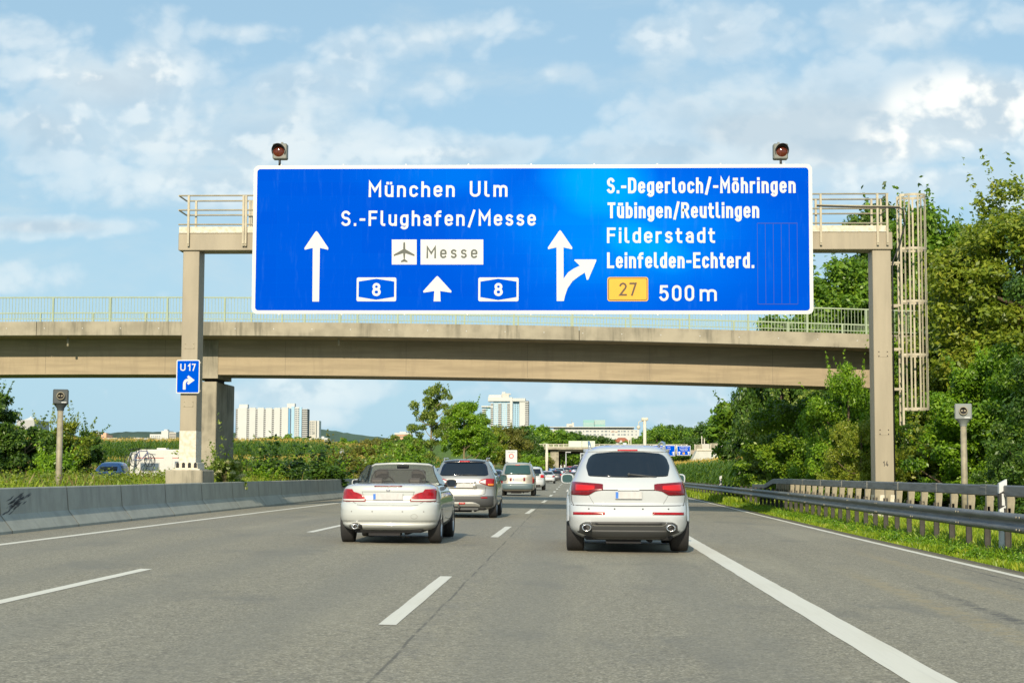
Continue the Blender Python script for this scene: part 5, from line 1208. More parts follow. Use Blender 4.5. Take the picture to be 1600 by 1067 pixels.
def pole(name, px, y0, y1, Y, w, label, cat, extra=None, m='whitepaint', group=None):
    a, b = at(px, y1, Y), at(px, y0, Y); z0 = min(a.z, G(a.x, Y)-.3) if y1 > 725 or True else a.z
    s = empty(name, (a.x, Y, z0), label=label, cat=cat, group=group); r = w/F*Y/2
    q = MB(); q.tube([(0, 0, 0), (0, 0, b.z-z0)], [r*1.1, r*.9], 10); q.build('pole', M[m], s)
    if extra: extra(s, b.z-z0, r)
    return s
def cam_head(s, h, r):
    q = MB(); q.box((0, 0, h+.1), (.85, .5, .4), bev=.08); q.build('housing', M['whitepaint'], s)
    q = MB(); q.tube([(-.2, 0, h-.1), (-.75, 0, h-.25), (-.75, 0, h-.8)], .06, 6); q.lathe([(0, -.35), (.2, -.25), (.24, 0), (.12, .15), (0, .18)], (-.78, 0, h-.85), 'z', 12); q.build('camera', M['whitepaint'], s)
pole('camera_mast', 1007.5, 656, 705, 205, 5.4, 'cream mast with white camera dome rising behind the sport-utility car', 'mast', cam_head)
pole('sign_post', 854.3, 693, 728, 215, 4.2, 'white post in front of the far bridge', 'post', lambda s, h, r: (lambda q: (q.bb(-.18, .18, -.12, .12, h*.55, h*.78, bev=.02), q.build('control_box', M['whitepaint'], s)))(MB()))
pole('street_lamp', 884.3, 706, 726, 300, 1.8, 'thin grey lamp post in the underpass opening', 'lamp post', lambda s, h, r: (lambda q: (q.bb(-.1, .9, -.15, .15, h-.12, h+.05, bev=.03), q.build('lamp_head', M['alu'], s)))(MB()), 'alu')
for i, (px, y0, y1) in enumerate(((982.5, 681.5, 700), (985.8, 681.8, 700), (1096.6, 681, 700), (1100.6, 681.2, 700))):
    pole('catenary_mast', px, y0, y1, 380, 1.5, ['left one of the slim pale twin masts beside the red roofed house', 'right one of the slim pale twin masts beside the red roofed house', 'left one of the slim pale twin masts above the sloping wall', 'right one of the slim pale twin masts above the sloping wall'][i], 'mast', lambda s, h, r: (lambda q: (q.bb(-.18, .18, -.05, .05, h-.5, h-.42), q.build('cross_arm', M['whitepaint'], s)))(MB()), group='slim pale masts')
pole('wooden_post', 1244.5, 734, 752, 58, 3.4, 'short weathered post in the bushes left of the right gantry column', 'post', lambda s, h, r: (lambda q: (q.lathe([(r*.95, h), (r*.8, h+.04), (0, h+.05)], (0, 0, 0), 'z', 10), q.build('cap', M['railpost'], s)))(MB()), 'railpost')
def retaining():
    Y = 310; a, b = at(1078, 718, Y), at(1180, 718, Y); zt = at(1100, 703.5, Y).z; q = MB()
    s = empty('retaining_wall', (a.x, Y, a.z-1), label='long sloping light grey concrete wall below the raised road right of the far signs', cat='wall')
    w = b.x-a.x; h = zt-a.z+1
    q.add([(-.5, 0, -1), (w, 0, -1), (w, 4, h), (1.6, 4, h), (-.5, 9, -1), (w, 9, -1), (w, 9, h), (1.6, 9, h)], [(0, 1, 2, 3), (4, 7, 6, 5), (0, 3, 7, 4), (1, 5, 6, 2), (3, 2, 6, 7)]); q.build('wall', mat('pale_wall', (.50, .49, .42), .9, var=.15, vscale=.3), s)
    q = MB(); q.bb(1.6, w, 3.8, 4.1, h, h+.35); 
    for i in range(26): q.bb(1.8+i*(w-2)/26, 2.2+i*(w-2)/26, 3.7, 3.79, h+.05, h+.3)
    q.build('kerb', M['whitepaint'], s)
    q = MB()
    for (u0, u1, v) in ((.28, .8, .55), (.28, .6, .32), (.55, .9, .35)): q.box((w*(u0+u1)/2, 4*v-.06, -1+(h+1)*v), (w*(u1-u0), .05, .07))
    q.build('drain_slots', M['balc'], s)
    for i in range(7):
        px = 1086+i*12; p = at(px, 700, Y+60); hh = (701-694)/F*(Y+60)
        o = box_thing('noise_wall', (p.x, Y+60, p.z-.6), [('panel', [M['concrete'], M['cream']][i % 2], lambda m: m.bb(0, 1.5 if i in (1, 3) else 1.65, 0, .2, 0, hh+.4+(i % 3)*.15)), ('post', M['whitepaint'], lambda m: m.bb(-.12, .02, -.05, .25, 0, hh+.5))], 'concrete noise wall panel in the broken row below the wood on the right horizon', 'noise wall', 'noise wall panels below the wood')
retaining()
def zone_sign():
    Y = 150; a, b = at(790, 722.5, Y), at(808, 703, Y); w, h = b.x-a.x, b.z-a.z; zg = G(a.x, Y)
    s = empty('zone_sign', ((a.x+b.x)/2, Y, zg), label='square white traffic sign with red ring on the left verge behind the van', cat='road sign'); z0 = a.z-zg
    q = MB(); q.bb(-w/2, w/2, -.02, .03, z0, z0+h, bev=.01); q.build('panel', M['signwhite'], s)
    q = MB(); rr = h*.16; pts = [(rr*math.cos(R(i*15)), z0+h*.52+rr*math.sin(R(i*15))) for i in range(25)]; V, fs = ribbon(pts, .035); q.add([(p.x, -.026, p.y) for p in V], fs); q.build('red_ring', mat('red_ring', (.65, .04, .03), .5), s)
    q = text_mb('Umwelt', -w*.3, w*.3, z0+h*.80, h*.09, lambda u, v, l: (u, -.026-.001*l, v)); 
    q.build('lettering', M['signgrey'], s) if all(ch in GL for ch in 'Umwelt') else None
    for sx in (-.35, .35): q = MB(); q.tube([(sx*w, .06, -.2), (sx*w, .06, z0+h-.05)], .04, 8); q.build('post', M['steel'], s)
GL['w'] = (.62, [[(0,.7),(.155,0),(.31,.6),(.465,0),(.62,.7)]])
zone_sign()
def tri_sign():
    Y = 100; a = at(534, 715, Y); zg = G(a.x, Y); zt = at(534, 697.5, Y).z-zg; zb = at(534, 708.5, Y).z-zg; w = 11/F*Y
    s = empty('warning_sign', (a.x, Y, zg), R(-35), 'grey back of a triangular traffic sign standing among the verge bushes', 'road sign')
    q = MB(); q.prism([(-w/2, zb), (w/2, zb), (w/2*.9+.02, zb-.03), (0, zt), (-w/2*.9, zb-.03)][0:2]+[(0, zt)], -.02, .02); q.build('panel', M['alu'], s)
    q = MB(); q.tube([(0, .05, -.2), (0, .05, zt-.1)], .035, 8); q.build('post', M['steel'], s)
tri_sign()
def delineator(px, y0, y1, Y, X=None, label=''):
    a, b = at(px, y1, Y), at(px, y0, Y); h = b.z-(road_z(7, Y)); s = empty('delineator_post', (a.x, Y, road_z(7, Y)), label=label, cat='marker post', group='white marker posts')
    w = .065
    q = MB(); q.prism([(-w, -.1), (w, -.1), (w, h), (-w, h-.07)], -.05, .05); q.build('post', M['signwhite'], s)
    q = MB(); q.add([(-w-.002, -.052, h-.38), (w+.002, -.052, h-.28), (w+.002, -.052, h-.10), (-w-.002, -.052, h-.20)][::1], [(0, 1, 2, 3)]); q.v = []; q.f = []; q.m = []; q.smooth = []
    q.prism([(-w-.003, h-.50), (w+.003, h-.42), (w+.003, h-.16), (-w-.003, h-.24)], -.053, .053); q.build('black_band', M['signblack'], s)
    q = MB(); q.bb(-.025, .025, -.056, -.053, h-.44, h-.24); q.build('reflector', M['signwhite'], s)
delineator(1567, 748.5, 806, 27.9, label='white marker post with black band rising behind the guardrail, nearest one at right')
delineator(1126, 742.5, 760, 93, label='white marker post with black band left of the raised box beam')
# ------------------------------------------------------------------ caravan and bicycles on the side road
M['caravan'] = mat('caravan_shell', (.60, .60, .57), .35, coat=.3, var=.04)
def caravan():
    Y = 84; a, b = at(203, 741, Y), at(276, 703, Y); x0, x1 = a.x, b.x; zt = b.z; zg = G(-22, Y); L = x1-x0+1.6; h = zt-zg
    s = empty('caravan', (x0, Y, zg), label='white touring caravan with grey windows half hidden by weeds left of the gantry plinth', cat='caravan')
    q = MB(); pr = [(0, .45), (.0, h*.75), (.12, h*.93), (.4, h), (L-.5, h), (L-.1, h*.93), (L, h*.7), (L-.05, .45)]; q.prism(pr, 0, 2.2); q.build('body', M['caravan'], s)
    q = MB(); q.prism([(.25, h-.04), (L-.4, h-.04), (L-.6, h+.03), (.5, h+.03)], .2, 2.0); q.bb(1.2, 1.7, .7, 1.2, h+.03, h+.12); q.build('roof_hatch', M['caravan'], s)
    for (u0, u1, v0, v1) in ((2.35, 3.05, .42, .72), (.55, 1.5, .50, .68)):
        f = MB(); f.bb(u0-.04, u1+.04, -.02, 0, h*v0-.04, h*v1+.04, bev=.01); fr = f.build('window', M['alu'], s); f = MB(); f.bb(u0, u1, -.03, -.02, h*v0, h*v1); f.build('pane', M['wglass'], fr)
    f = MB(); f.bb(1.75, 2.2, -.015, 0, .5, h*.85, bev=.005); d = f.build('door', M['caravan'], s)
    f = MB(); f.bb(0.3, L-.3, -.006, 0, h*.80, h*.815); f.build('trim_strip', mat('red_trim', (.5, .08, .06), .5), s)
    for u in (L*.55,):
        f = MB(); f.lathe([(0, -.05), (.2, -.05), (.32, -.02), (.33, .1), (0, .1)], (u, -.0, .33), 'y', 20); f.build('wheel', M['rubber'], s)
    return x0, Y, zg, h
cx0, cY, czg, ch_ = caravan()
def bicycle(px, ytop, Y, frame_col, label, rz=0, sc=1.0):
    p = at(px, ytop, Y); s = empty('bicycle', (p.x, Y, p.z-1.0*sc), rz, label, 'bicycle', 'bicycles on the caravan front rack', sc)
    fm = mat('bike_frame', frame_col, .35, coat=.3)
    for i, x in enumerate((-.5, .5)):
        w = empty('wheel', (x, 0, .34)); w.parent = s
        q = MB(); n = 28; V, fs = [], []; q.tube([(.33*math.cos(R(a)), 0, .33*math.sin(R(a))) for a in np.linspace(0, 360, n)], .018, 6, caps=False); q.build('tyre', M['rubber'], w)
        q = MB()
        for a in range(0, 360, 30): q.tube([(0, 0, 0), (.31*math.cos(R(a)), 0, .31*math.sin(R(a)))], .004, 4)
        q.lathe([(0, -.03), (.025, -.03), (.025, .03), (0, .03)], (0, 0, 0), 'y', 8); q.build('spokes', M['alu'], w)
    q = MB(); bbk, st, hd, rr, ff = (-.08, 0, .30), (-.2, 0, .78), (.33, 0, .82), (-.5, 0, .34), (.5, 0, .34)
    for a_, b_ in ((bbk, st), (bbk, (.36, 0, .74)), (st, hd), (rr, bbk), (rr, st), (hd, ff)): q.tube([a_, b_], .02, 6)
    q.build('frame', fm, s)
    q = MB(); q.tube([(.36, -.28, .98), (.30, -.05, .96), (.30, .05, .96), (.36, .28, .98)], .015, 6); q.tube([hd, (.3, 0, .96)], .015, 6); q.build('handlebar', M['black'], s)
    q = MB(); q.box((-.22, 0, .92), (.26, .14, .05), bev=.02); q.tube([st, (-.22, 0, .9)], .014, 6); q.build('saddle', M['black'], s)
    q = MB(); q.lathe([(.09, -.06), (.1, -.05), (.09, -.04)], bbk, 'y', 14); q.tube([bbk, (-.08+.12, -.09, .18)], .01, 5); q.build('crank', M['alu'], s)
bicycle(208, 700, 83.6, (.35, .38, .4), 'grey bicycle upright on the caravan rack, left of the two', R(75), 1.0)
bicycle(222, 698.5, 83.2, (.02, .05, .2), 'blue bicycle upright on the caravan rack, right of the two', R(55), 1.0)
# ------------------------------------------------------------------ cars
def paint(name, col, metal=0.0, rough=.32):
    return mat(name, col, rough, metal, coat=1.0, var=.05, vscale=.6)
M['w_car'] = paint('white_car_paint', (.47, .50, .52)); M['pearl'] = paint('pearl_white_paint', (.46, .485, .475))
M['silver'] = paint('silver_paint', (.30, .31, .31), .45, .35); M['champ'] = paint('champagne_silver_paint', (.38, .37, .33), .4, .35)
M['darkcar'] = paint('dark_grey_paint', (.03, .035, .045), .2); M['bluecar'] = paint('dark_blue_paint', (.02, .05, .13), .2); M['bluecar2'] = paint('mid_blue_paint', (.04, .16, .42), .2)
M['redcar'] = paint('red_paint', (.40, .02, .02)); M['lbcar'] = paint('light_blue_silver_paint', (.38, .46, .52), .4)
M['glass'] = mat('tinted_glass', (.008, .014, .024), .05, spec=.45)
M['glass_t'] = mat('teal_glass', (.02, .06, .06), .05, spec=.8)
M['greyplastic'] = mat('grey_bumper_plastic', (.05, .053, .055), .55); M['chrome'] = mat('chrome', (.75, .75, .75), .15, 1.0)
M['skid'] = mat('silver_skid_plate', (.35, .35, .33), .4, .4)
M['red'] = mat('red_lamp_lens', (.34, .004, .008), .2, coat=.3, var=.35, vscale=22); M['dred'] = mat('dark_red_lamp_lens', (.17, .004, .010), .2, coat=.3, var=.3, vscale=25)
M['clear'] = mat('clear_lamp_lens', (.62, .60, .58), .15, coat=1.0); M['amber'] = mat('amber_lamp_lens', (.75, .22, .02), .15, coat=1.0)
M['plate'] = mat('number_plate', (.50, .50, .50), .45, var=.12, vscale=14, vmap=(1, 1, .5)); M['plateblue'] = mat('plate_blue_strip', (.03, .16, .55), .5)
M['seam'] = mat('panel_gap', (.05, .05, .05), .8); M['seat'] = mat('seat_leather', (.06, .055, .05), .6); M['rim'] = mat('alloy_rim', (.42, .43, .44), .3, .8)
M['mesh'] = mat('wind_deflector_mesh', (.03, .03, .03), .7, alpha=.62)
def stoplamp(name, s=2.2):
    m = mat(name, (.34, .004, .006), .25, coat=.25); b = m.node_tree.nodes['Principled BSDF']; b.inputs['Emission Color'].default_value = (1, .02, .01, 1); b.inputs['Emission Strength'].default_value = s; return m
M['redlit'] = stoplamp('lit_brake_lamp', .22)
class Car:
    """body grown from horizontal slices: rows (z, half width, y rear, y front)"""
    def __init__(s, rows, n=4.6, ar=.85, af=1.1, M_=44, nz=40):
        s.rows = rows; s.n, s.ar, s.af = n, ar, af; s.M = M_; s.nz = nz
    def at_z(s, z):
        R_ = s.rows
        if z <= R_[0][0]: return R_[0][1:]
        for i in range(len(R_)-1):
            if z <= R_[i+1][0]:
                t = (z-R_[i][0])/(R_[i+1][0]-R_[i][0]); out = []
                for c in (1, 2, 3):
                    p0 = R_[max(i-1, 0)]; p1 = R_[i]; p2 = R_[i+1]; p3 = R_[min(i+2, len(R_)-1)]
                    d = p2[0]-p1[0]
                    m1 = (p2[c]-p0[c])/(p2[0]-p0[0])*d if i > 0 else p2[c]-p1[c]; m2 = (p3[c]-p1[c])/(p3[0]-p1[0])*d if i+2 < len(R_) else p2[c]-p1[c]
                    dd = p2[c]-p1[c]
                    if m1*dd <= 0: m1 = 0
                    elif abs(m1) > 3*abs(dd): m1 = 3*dd
                    if m2*dd <= 0: m2 = 0
                    elif abs(m2) > 3*abs(dd): m2 = 3*dd
                    out.append((2*t**3-3*t*t+1)*p1[c]+(t**3-2*t*t+t)*m1+(-2*t**3+3*t*t)*p2[c]+(t**3-t*t)*m2)
                return out
        return R_[-1][1:]
    def caps(s, z):
        w, yr, yf = s.at_z(z); L = yf-yr; ar = min(s.ar, L*.42); af = min(s.af, L*.42); return w, yr, yf, ar, af
    def rear(s, x, z, off=0.0):
        w, yr, yf, ar, af = s.caps(z); u = min(abs(x)/w, .999); return (x, yr+ar-ar*(1-u**s.n)**(1/s.n)-off, z)
    def side(s, y, z, sg, off=0.0):
        w, yr, yf, ar, af = s.caps(z)
        if y < yr+ar: v = min(.999, (yr+ar-y)/ar); x = w*(1-v**s.n)**(1/s.n)
        elif y > yf-af: v = min(.999, (y-yf+af)/af); x = w*(1-v**s.n)**(1/s.n)
        else: x = w
        return (sg*(x+off), y, z)
    def body(s, zs=None):
        z0, z1 = s.rows[0][0], s.rows[-1][0]
        zs = zs or sorted(set([z0+(z1-z0)*i/s.nz for i in range(s.nz+1)] + [r[0] for r in s.rows]))
        mb = MB(); V = []; q = s.M//4
        for z in zs:
            w, yr, yf, ar, af = s.caps(z); pts = []
            for i in range(q*2+1):      # rear arc from +x to -x
                a = math.pi*i/(2*q); c, sn = math.cos(a), math.sin(a); e = 2/s.n
                pts.append((w*math.copysign(abs(c)**e, c), yr+ar-ar*abs(sn)**e))
            for k in range(1, 5): pts.append((-w, yr+ar+(yf-af-yr-ar)*k/5))
            for i in range(q*2+1):
                a = math.pi+math.pi*i/(2*q); c, sn = math.cos(a), math.sin(a); e = 2/s.n
                pts.append((w*math.copysign(abs(c)**e, c), yf-af+af*abs(sn)**e))
            for k in range(1, 5): pts.append((w, yf-af+(yr+ar-yf+af)*k/5))
            V += [(x, y, z) for (x, y) in pts]
        n = len(V)//len(zs)
        fs = [(j*n+i, (j+1)*n+i, (j+1)*n+(i+1) % n, j*n+(i+1) % n) for j in range(len(zs)-1) for i in range(n)] + [tuple(range(n)), tuple(range(len(V)-1, len(V)-n-1, -1))]
        return mb.add(V, fs, 0, True)
    def patch(s, top, bot, nx=14, nz=6, off=.004, side=None, thick=.012):
        """panel lying on the rear (x,z) or the side (y,z)"""
        x0, x1 = top[0][0], top[-1][0]; mb = MB()
        P = (lambda x, z, o: s.rear(x, z, o)) if side is None else (lambda x, z, o: s.side(x, z, side, o))
        f = lambda o: (lambda u, v: P(x0+(x1-x0)*u, lerp_tab(bot, x0+(x1-x0)*u)*(1-v)+lerp_tab(top, x0+(x1-x0)*u)*v, o))
        mb.grid(f(off), nx, nz); mb.grid(f(off-thick), nx, nz); N = (nx+1)*(nz+1)
        edge = [i for i in range(nx+1)] + [(j+1)*(nx+1)-1 for j in range(1, nz+1)] + [nz*(nx+1)+i for i in range(nx-1, -1, -1)] + [j*(nx+1) for j in range(nz-1, 0, -1)]
        for a, b in zip(edge, edge[1:]+edge[:1]): mb.f.append((a, b, N+b, N+a)); mb.m.append(0); mb.smooth.append(False)
        return mb
    def line(s, pts, w=.006, off=.003, side=None, mb=None, seg=.06):
        mb = mb or MB(); Q = []
        for a, b in zip(pts, pts[1:]):
            n = max(1, int(math.hypot(b[0]-a[0], b[1]-a[1])/seg)); Q += [(a[0]+(b[0]-a[0])*i/n, a[1]+(b[1]-a[1])*i/n) for i in range(n)]
        Q.append(pts[-1]); V, fs = ribbon(Q, w/2, False)
        P = (lambda x, z: s.rear(x, z, off)) if side is None else (lambda x, z: s.side(x, z, side, off))
        return mb.add([P(p.x, p.y) for p in V], fs)
def ell(cx, cz, rx, rz, n=10, lo=-1, hi=1):
    """top and bottom outline of a rounded lens"""
    xs = [cx-rx+2*rx*i/n for i in range(n+1)]
    return [(x, cz+rz*max(0, 1-abs((x-cx)/rx)**3)**(1/3)) for x in xs], [(x, cz-rz*max(0, 1-abs((x-cx)/rx)**3)**(1/3)) for x in xs]
def cut(body, cutters):
    for c in cutters:
        m = body.modifiers.new('b', 'BOOLEAN'); m.operation = 'DIFFERENCE'; m.object = c; m.solver = 'EXACT'
    dg = bpy.context.evaluated_depsgraph_get(); me = bpy.data.meshes.new_from_object(body.evaluated_get(dg))
    body.modifiers.clear(); body.data = me
    for c in cutters: bpy.data.objects.remove(c)
def wheel(root, x, y, r, w, sg, spokes=5, rimmat='rim', hi=True, steer=0):
    e = empty('wheel', (x, y, r), steer); e.parent = root
    q = MB(); h = w/2; n = 36 if hi else 18
    q.lathe([(r*.66, -h*.9), (r*.86, -h), (r*.96, -h*.93), (r, -h*.75), (r, h*.75), (r*.96, h*.93), (r*.86, h), (r*.66, h*.9)], (0, 0, 0), 'x', n)
    if hi:
        for k in (-.4, 0, .4): q.lathe([(r*1.001, k*h-.006), (r*1.0015, k*h), (r*1.001, k*h+.006)], (0, 0, 0), 'x', n)
    q.build('tyre', M['rubber'], e)
    q = MB(); q.lathe([(r*.66, -h*.88), (r*.62, -h*.5), (r*.62, h*.5), (r*.66, h*.88)], (0, 0, 0), 'x', n, 0)
    q.lathe([(0, sg*h*.1), (r*.62, sg*h*.1)], (0, 0, 0), 'x', n, 1)
    for k in range(spokes):
        a = 2*math.pi*k/spokes
        for da in ((-.13, .13) if spokes == 5 else (0,)):
            c, sn = math.cos(a+da), math.sin(a+da); q.box((sg*h*.62, c*r*.36, sn*r*.36), (.03, r*.07 if spokes == 5 else r*.09, r*.56), 0, Matrix.Rotation(-(a+da)+math.pi/2, 3, 'X'))
    q.lathe([(0, sg*h*.75), (r*.13, sg*h*.72), (r*.15, sg*h*.3)], (0, 0, 0), 'x', 16)
    q.build('rim', [M[rimmat], M['dark']], e)
def mirror(root, C, sg, x, y, z, m, w=.24, h=.16, glass='glass_t'):
    e = MB(); n = 12
    q = MB(); V = []
    for i, (yy, k) in enumerate(((0, .90), (.03, 1.0), (.09, .97), (.15, .75), (.19, .35))):
        for j in range(20):
            a = 2*math.pi*j/20; c, s_ = math.cos(a), math.sin(a); V.append((x+sg*w/2+w/2*k*math.copysign(abs(c)**.62, c), y+yy, z+h/2*k*math.copysign(abs(s_)**.62, s_)))
    q.add(V, [(i*20+j, i*20+(j+1) % 20, (i+1)*20+(j+1) % 20, (i+1)*20+j) for i in range(4) for j in range(20)], 0, True)
    q.f.append(tuple(range(19, -1, -1))); q.m.append(0); q.smooth.append(False); b = len(V); q.f.append(tuple(range(80, 100))); q.m.append(0); q.smooth.append(False)
    q.tube([(x-sg*.04, y+.12, z-h*.35), (x+sg*.06, y+.10, z-h*.2)], .03, 8)
    o = q.build('door_mirror', m, root)
    q = MB(); V = []
    for j in range(20):
        a = 2*math.pi*j/20; c, s_ = math.cos(a), math.sin(a); V.append((x+sg*w/2+w/2*.78*math.copysign(abs(c)**.62, c), y-.003, z+h/2*.78*math.copysign(abs(s_)**.62, s_)))
    q.add(V, [tuple(range(20))]); q.build('mirror_glass', M[glass], o)
def arches(body, specs, wmax):
    cs = []
    for (y, z, r) in specs:
        for sg in (-1, 1):
            q = MB(); q.lathe([(0, -.24), (r, -.24), (r, .24), (0, .24)], (sg*(wmax-.12), y, z), 'x', 40); cs.append(q.build('cutter', M['dark']))
    return cs
def plate(root, C, cx, z0, z1, w, off=.012, blur=True):
    q = MB(); P = [C.rear(x, z, off) for x, z in ((cx-w/2, z0), (cx+w/2, z0), (cx+w/2, z1), (cx-w/2, z1))]; yy = min(p[1] for p in P)
    q.bb(cx-w/2, cx+w/2, yy-.012, yy+.02, z0, z1, bev=.006); p = q.build('number_plate', M['plate'], root)
    q = MB(); q.bb(cx-w/2+.008, cx-w/2+.05, yy-.0135, yy-.012, z0+.01, z1-.01); q.build('blue_strip', M['plateblue'], p)
    return p
def shadowbox(root, C, x, y0, y1, z0, z1):
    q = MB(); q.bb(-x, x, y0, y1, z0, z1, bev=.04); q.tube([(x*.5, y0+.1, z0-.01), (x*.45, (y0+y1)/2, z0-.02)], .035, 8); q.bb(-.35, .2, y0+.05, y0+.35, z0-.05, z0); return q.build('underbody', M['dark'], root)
# ---- white sport-utility car, nearest on the right
def suv():
    Y = 26.1; X = at(982.5, 800, Y).x; s = empty('sport_utility_car', (X, Y, road_z(X, Y+.9)+.004), R(-.2), 'large white sport-utility car with roof rails and twin exhausts, nearest in the right lane', 'car', None, 1.02)
    rows = [(.22, .72, .22, 4.75), (.28, .84, .14, 4.9), (.36, .915, .07, 5.0), (.46, .945, .03, 5.05), (.56, .955, .0, 5.06), (.66, .957, .02, 5.05), (.74, .955, .06, 5.0), (.78, .952, .085, 4.95), (.90, .945, .075, 4.7), (.98, .935, .07, 4.45), (1.02, .925, .085, 4.2), (1.10, .905, .14, 3.95), (1.16, .875, .20, 3.8),
            (1.25, .835, .28, 3.62), (1.35, .795, .37, 3.45), (1.45, .755, .46, 3.25), (1.53, .715, .54, 3.05), (1.59, .675, .58, 2.9), (1.64, .61, .64, 2.7), (1.675, .52, .76, 2.5), (1.70, .40, 1.0, 2.3), (1.712, .22, 1.3, 2.1)]
    C = Car(rows, n=4.2, ar=.9, af=1.3, M_=56, nz=60); b = C.body().build('body', [M['w_car'], M['dark']], s)
    cut(b, arches(b, [(.93, .38, .46), (3.93, .38, .46)], 1.0))
    # bulging rear wings
    for sg in (-1, 1):
        q = MB(); n = 22; V = []
        for i in range(n+1):
            a = R(12+156*i/n); 
            for (rad, out) in ((.455, .952), (.47, .974), (.50, .974), (.56, .957), (.60, .93)): V.append((sg*out, .93+rad*math.cos(a), .38+rad*math.sin(a)))
        q.add(V, [(i*5+j, (i+1)*5+j, (i+1)*5+j+1, i*5+j+1) for i in range(n) for j in range(4)], 0, True); q.build('wing_flare', M['w_car'], s)
        for y in (.93, 3.93): wheel(s, sg*.832, y, .385, .285, sg)
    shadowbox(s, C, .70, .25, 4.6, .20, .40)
    # rear screen
    top = [(-.66, 1.37), (-.63, 1.47), (-.58, 1.535), (-.50, 1.565), (-.25, 1.585), (0, 1.59), (.25, 1.585), (.50, 1.565), (.58, 1.535), (.63, 1.47), (.66, 1.37)]
    bot = [(-.66, 1.33), (-.65, 1.24), (-.62, 1.20), (-.3, 1.185), (0, 1.18), (.3, 1.185), (.62, 1.20), (.65, 1.24), (.66, 1.33)]
    gl = C.patch(top, bot, 40, 12, .006).build('rear_window', M['glass'], s)
    sb = C.patch([(-.70, 1.64), (0, 1.665), (.70, 1.64)][0:3], [(-.62, 1.585), (0, 1.605), (.62, 1.585)], 20, 3, .02); sb.build('roof_spoiler', M['w_car'], s)
    C.patch([(-.16, 1.625), (.16, 1.625)], [(-.16, 1.603), (.16, 1.603)], 10, 2, .026).build('high_brake_light', M['redlit'], s)
    q = MB(); P0 = Vector(C.rear(.03, 1.20, .03)); P1 = Vector(C.rear(.44, 1.195, .03)); q.tube([P0+Vector((-.02, 0, .03)), P1], [.016, .009], 6); q.lathe([(0, -.03), (.022, -.02), (.024, .01)], P0+Vector((-.02, 0, .03)), 'y', 10); q.build('rear_wiper', M['greyplastic'], s)
    # tail lamps
    for sg in (-1, 1):
        tp = [(.40, 1.075), (.445, 1.085), (.85, 1.115), (.90, 1.115)]; bt = [(.40, .985), (.52, .965), (.62, .905), (.66, .90), (.90, .905)]
        tp = [(sg*a, c) for a, c in tp][::sg]; bt = [(sg*a, c) for a, c in bt][::sg]
        l = C.patch(tp, bt, 22, 8, .012).build('tail_light', M['dred'], s)
        tp = [(.53, 1.055), (.83, 1.075)]; bt = [(.53, .998), (.64, .975), (.83, .972)]; tp = [(sg*a, c) for a, c in tp][::sg]; bt = [(sg*a, c) for a, c in bt][::sg]
        C.patch(tp, bt, 14, 5, .017).build('brake_light_field', M['redlit'], l)
        tp = [(.37, .645), (.87, .640)]; bt = [(.37, .602), (.87, .597)]; tp = [(sg*a, c) for a, c in tp][::sg]; bt = [(sg*a, c) for a, c in bt][::sg]
        C.patch(tp, bt, 16, 2, .006).build('reflector', M['red'], s)
    q = C.line([(-.66, .985), (-.40, .985), (.40, .985), (.66, .985)], .016); C.line([(-.90, .76), (-.86, .745), (0, .735), (.86, .745), (.90, .76)], .012, mb=q)
    C.line([(-.90, .90), (-.885, .80), (-.86, .745)], .008, mb=q); C.line([(.90, .90), (.885, .80), (.86, .745)], .008, mb=q)
    C.line([(-.93, .90), (-.955, .90)], .008, mb=q); C.line([(.62, .905), (.59, .85), (.54, .77)], .004, mb=q); C.line([(-.62, .905), (-.59, .85), (-.54, .77)], .004, mb=q)
    q.build('panel_gap', M['seam'], s)
    plate(s, C, 0.0, .845, .965, .42)
    # dark lower valance with silver strip, oval exhausts
    V1 = C.patch([(-.80, .34), (-.77, .43), (-.70, .485), (-.5, .495), (.5, .495), (.70, .485), (.77, .43), (.80, .34)], [(-.80, .32), (-.62, .26), (.62, .26), (.80, .32)], 40, 8, .006); V1.build('bumper_valance', M['greyplastic'], s)
    q = C.line([(-.60, .49), (-.565, .445), (-.53, .432), (.53, .432), (.565, .445), (.60, .49)], .014, .012); q.build('silver_trim', M['chrome'], s)
    C.patch([(-.52, .475), (.52, .475)], [(-.52, .442), (.52, .442)], 20, 2, .010).build('grille_strip', M['black'], s)
    C.patch([(-.62, .36), (.62, .36)], [(-.50, .225), (.50, .225)], 20, 4, .016).build('skid_plate', M['greyplastic'], s)
    for sg in (-1, 1):
        q = MB(); cx, cz = sg*.655, .40; n = 24; V = []
        for (k, yy) in ((1.0, .12), (1.0, -.045), (.80, -.045), (.78, .08)):
            for j in range(n):
                a = 2*math.pi*j/n; V.append((cx+.072*k*math.cos(a), yy+.02, cz+.055*k*math.sin(a)+.012*math.cos(a)*sg*0))
        q.add(V, [(i*n+j, i*n+(j+1) % n, (i+1)*n+(j+1) % n, (i+1)*n+j) for i in range(3) for j in range(n)], 0, True); q.f.append(tuple(3*n+j for j in range(n))); q.m.append(1); q.smooth.append(False)
        q.build('exhaust_tip', [M['chrome'], M['dark']], s)
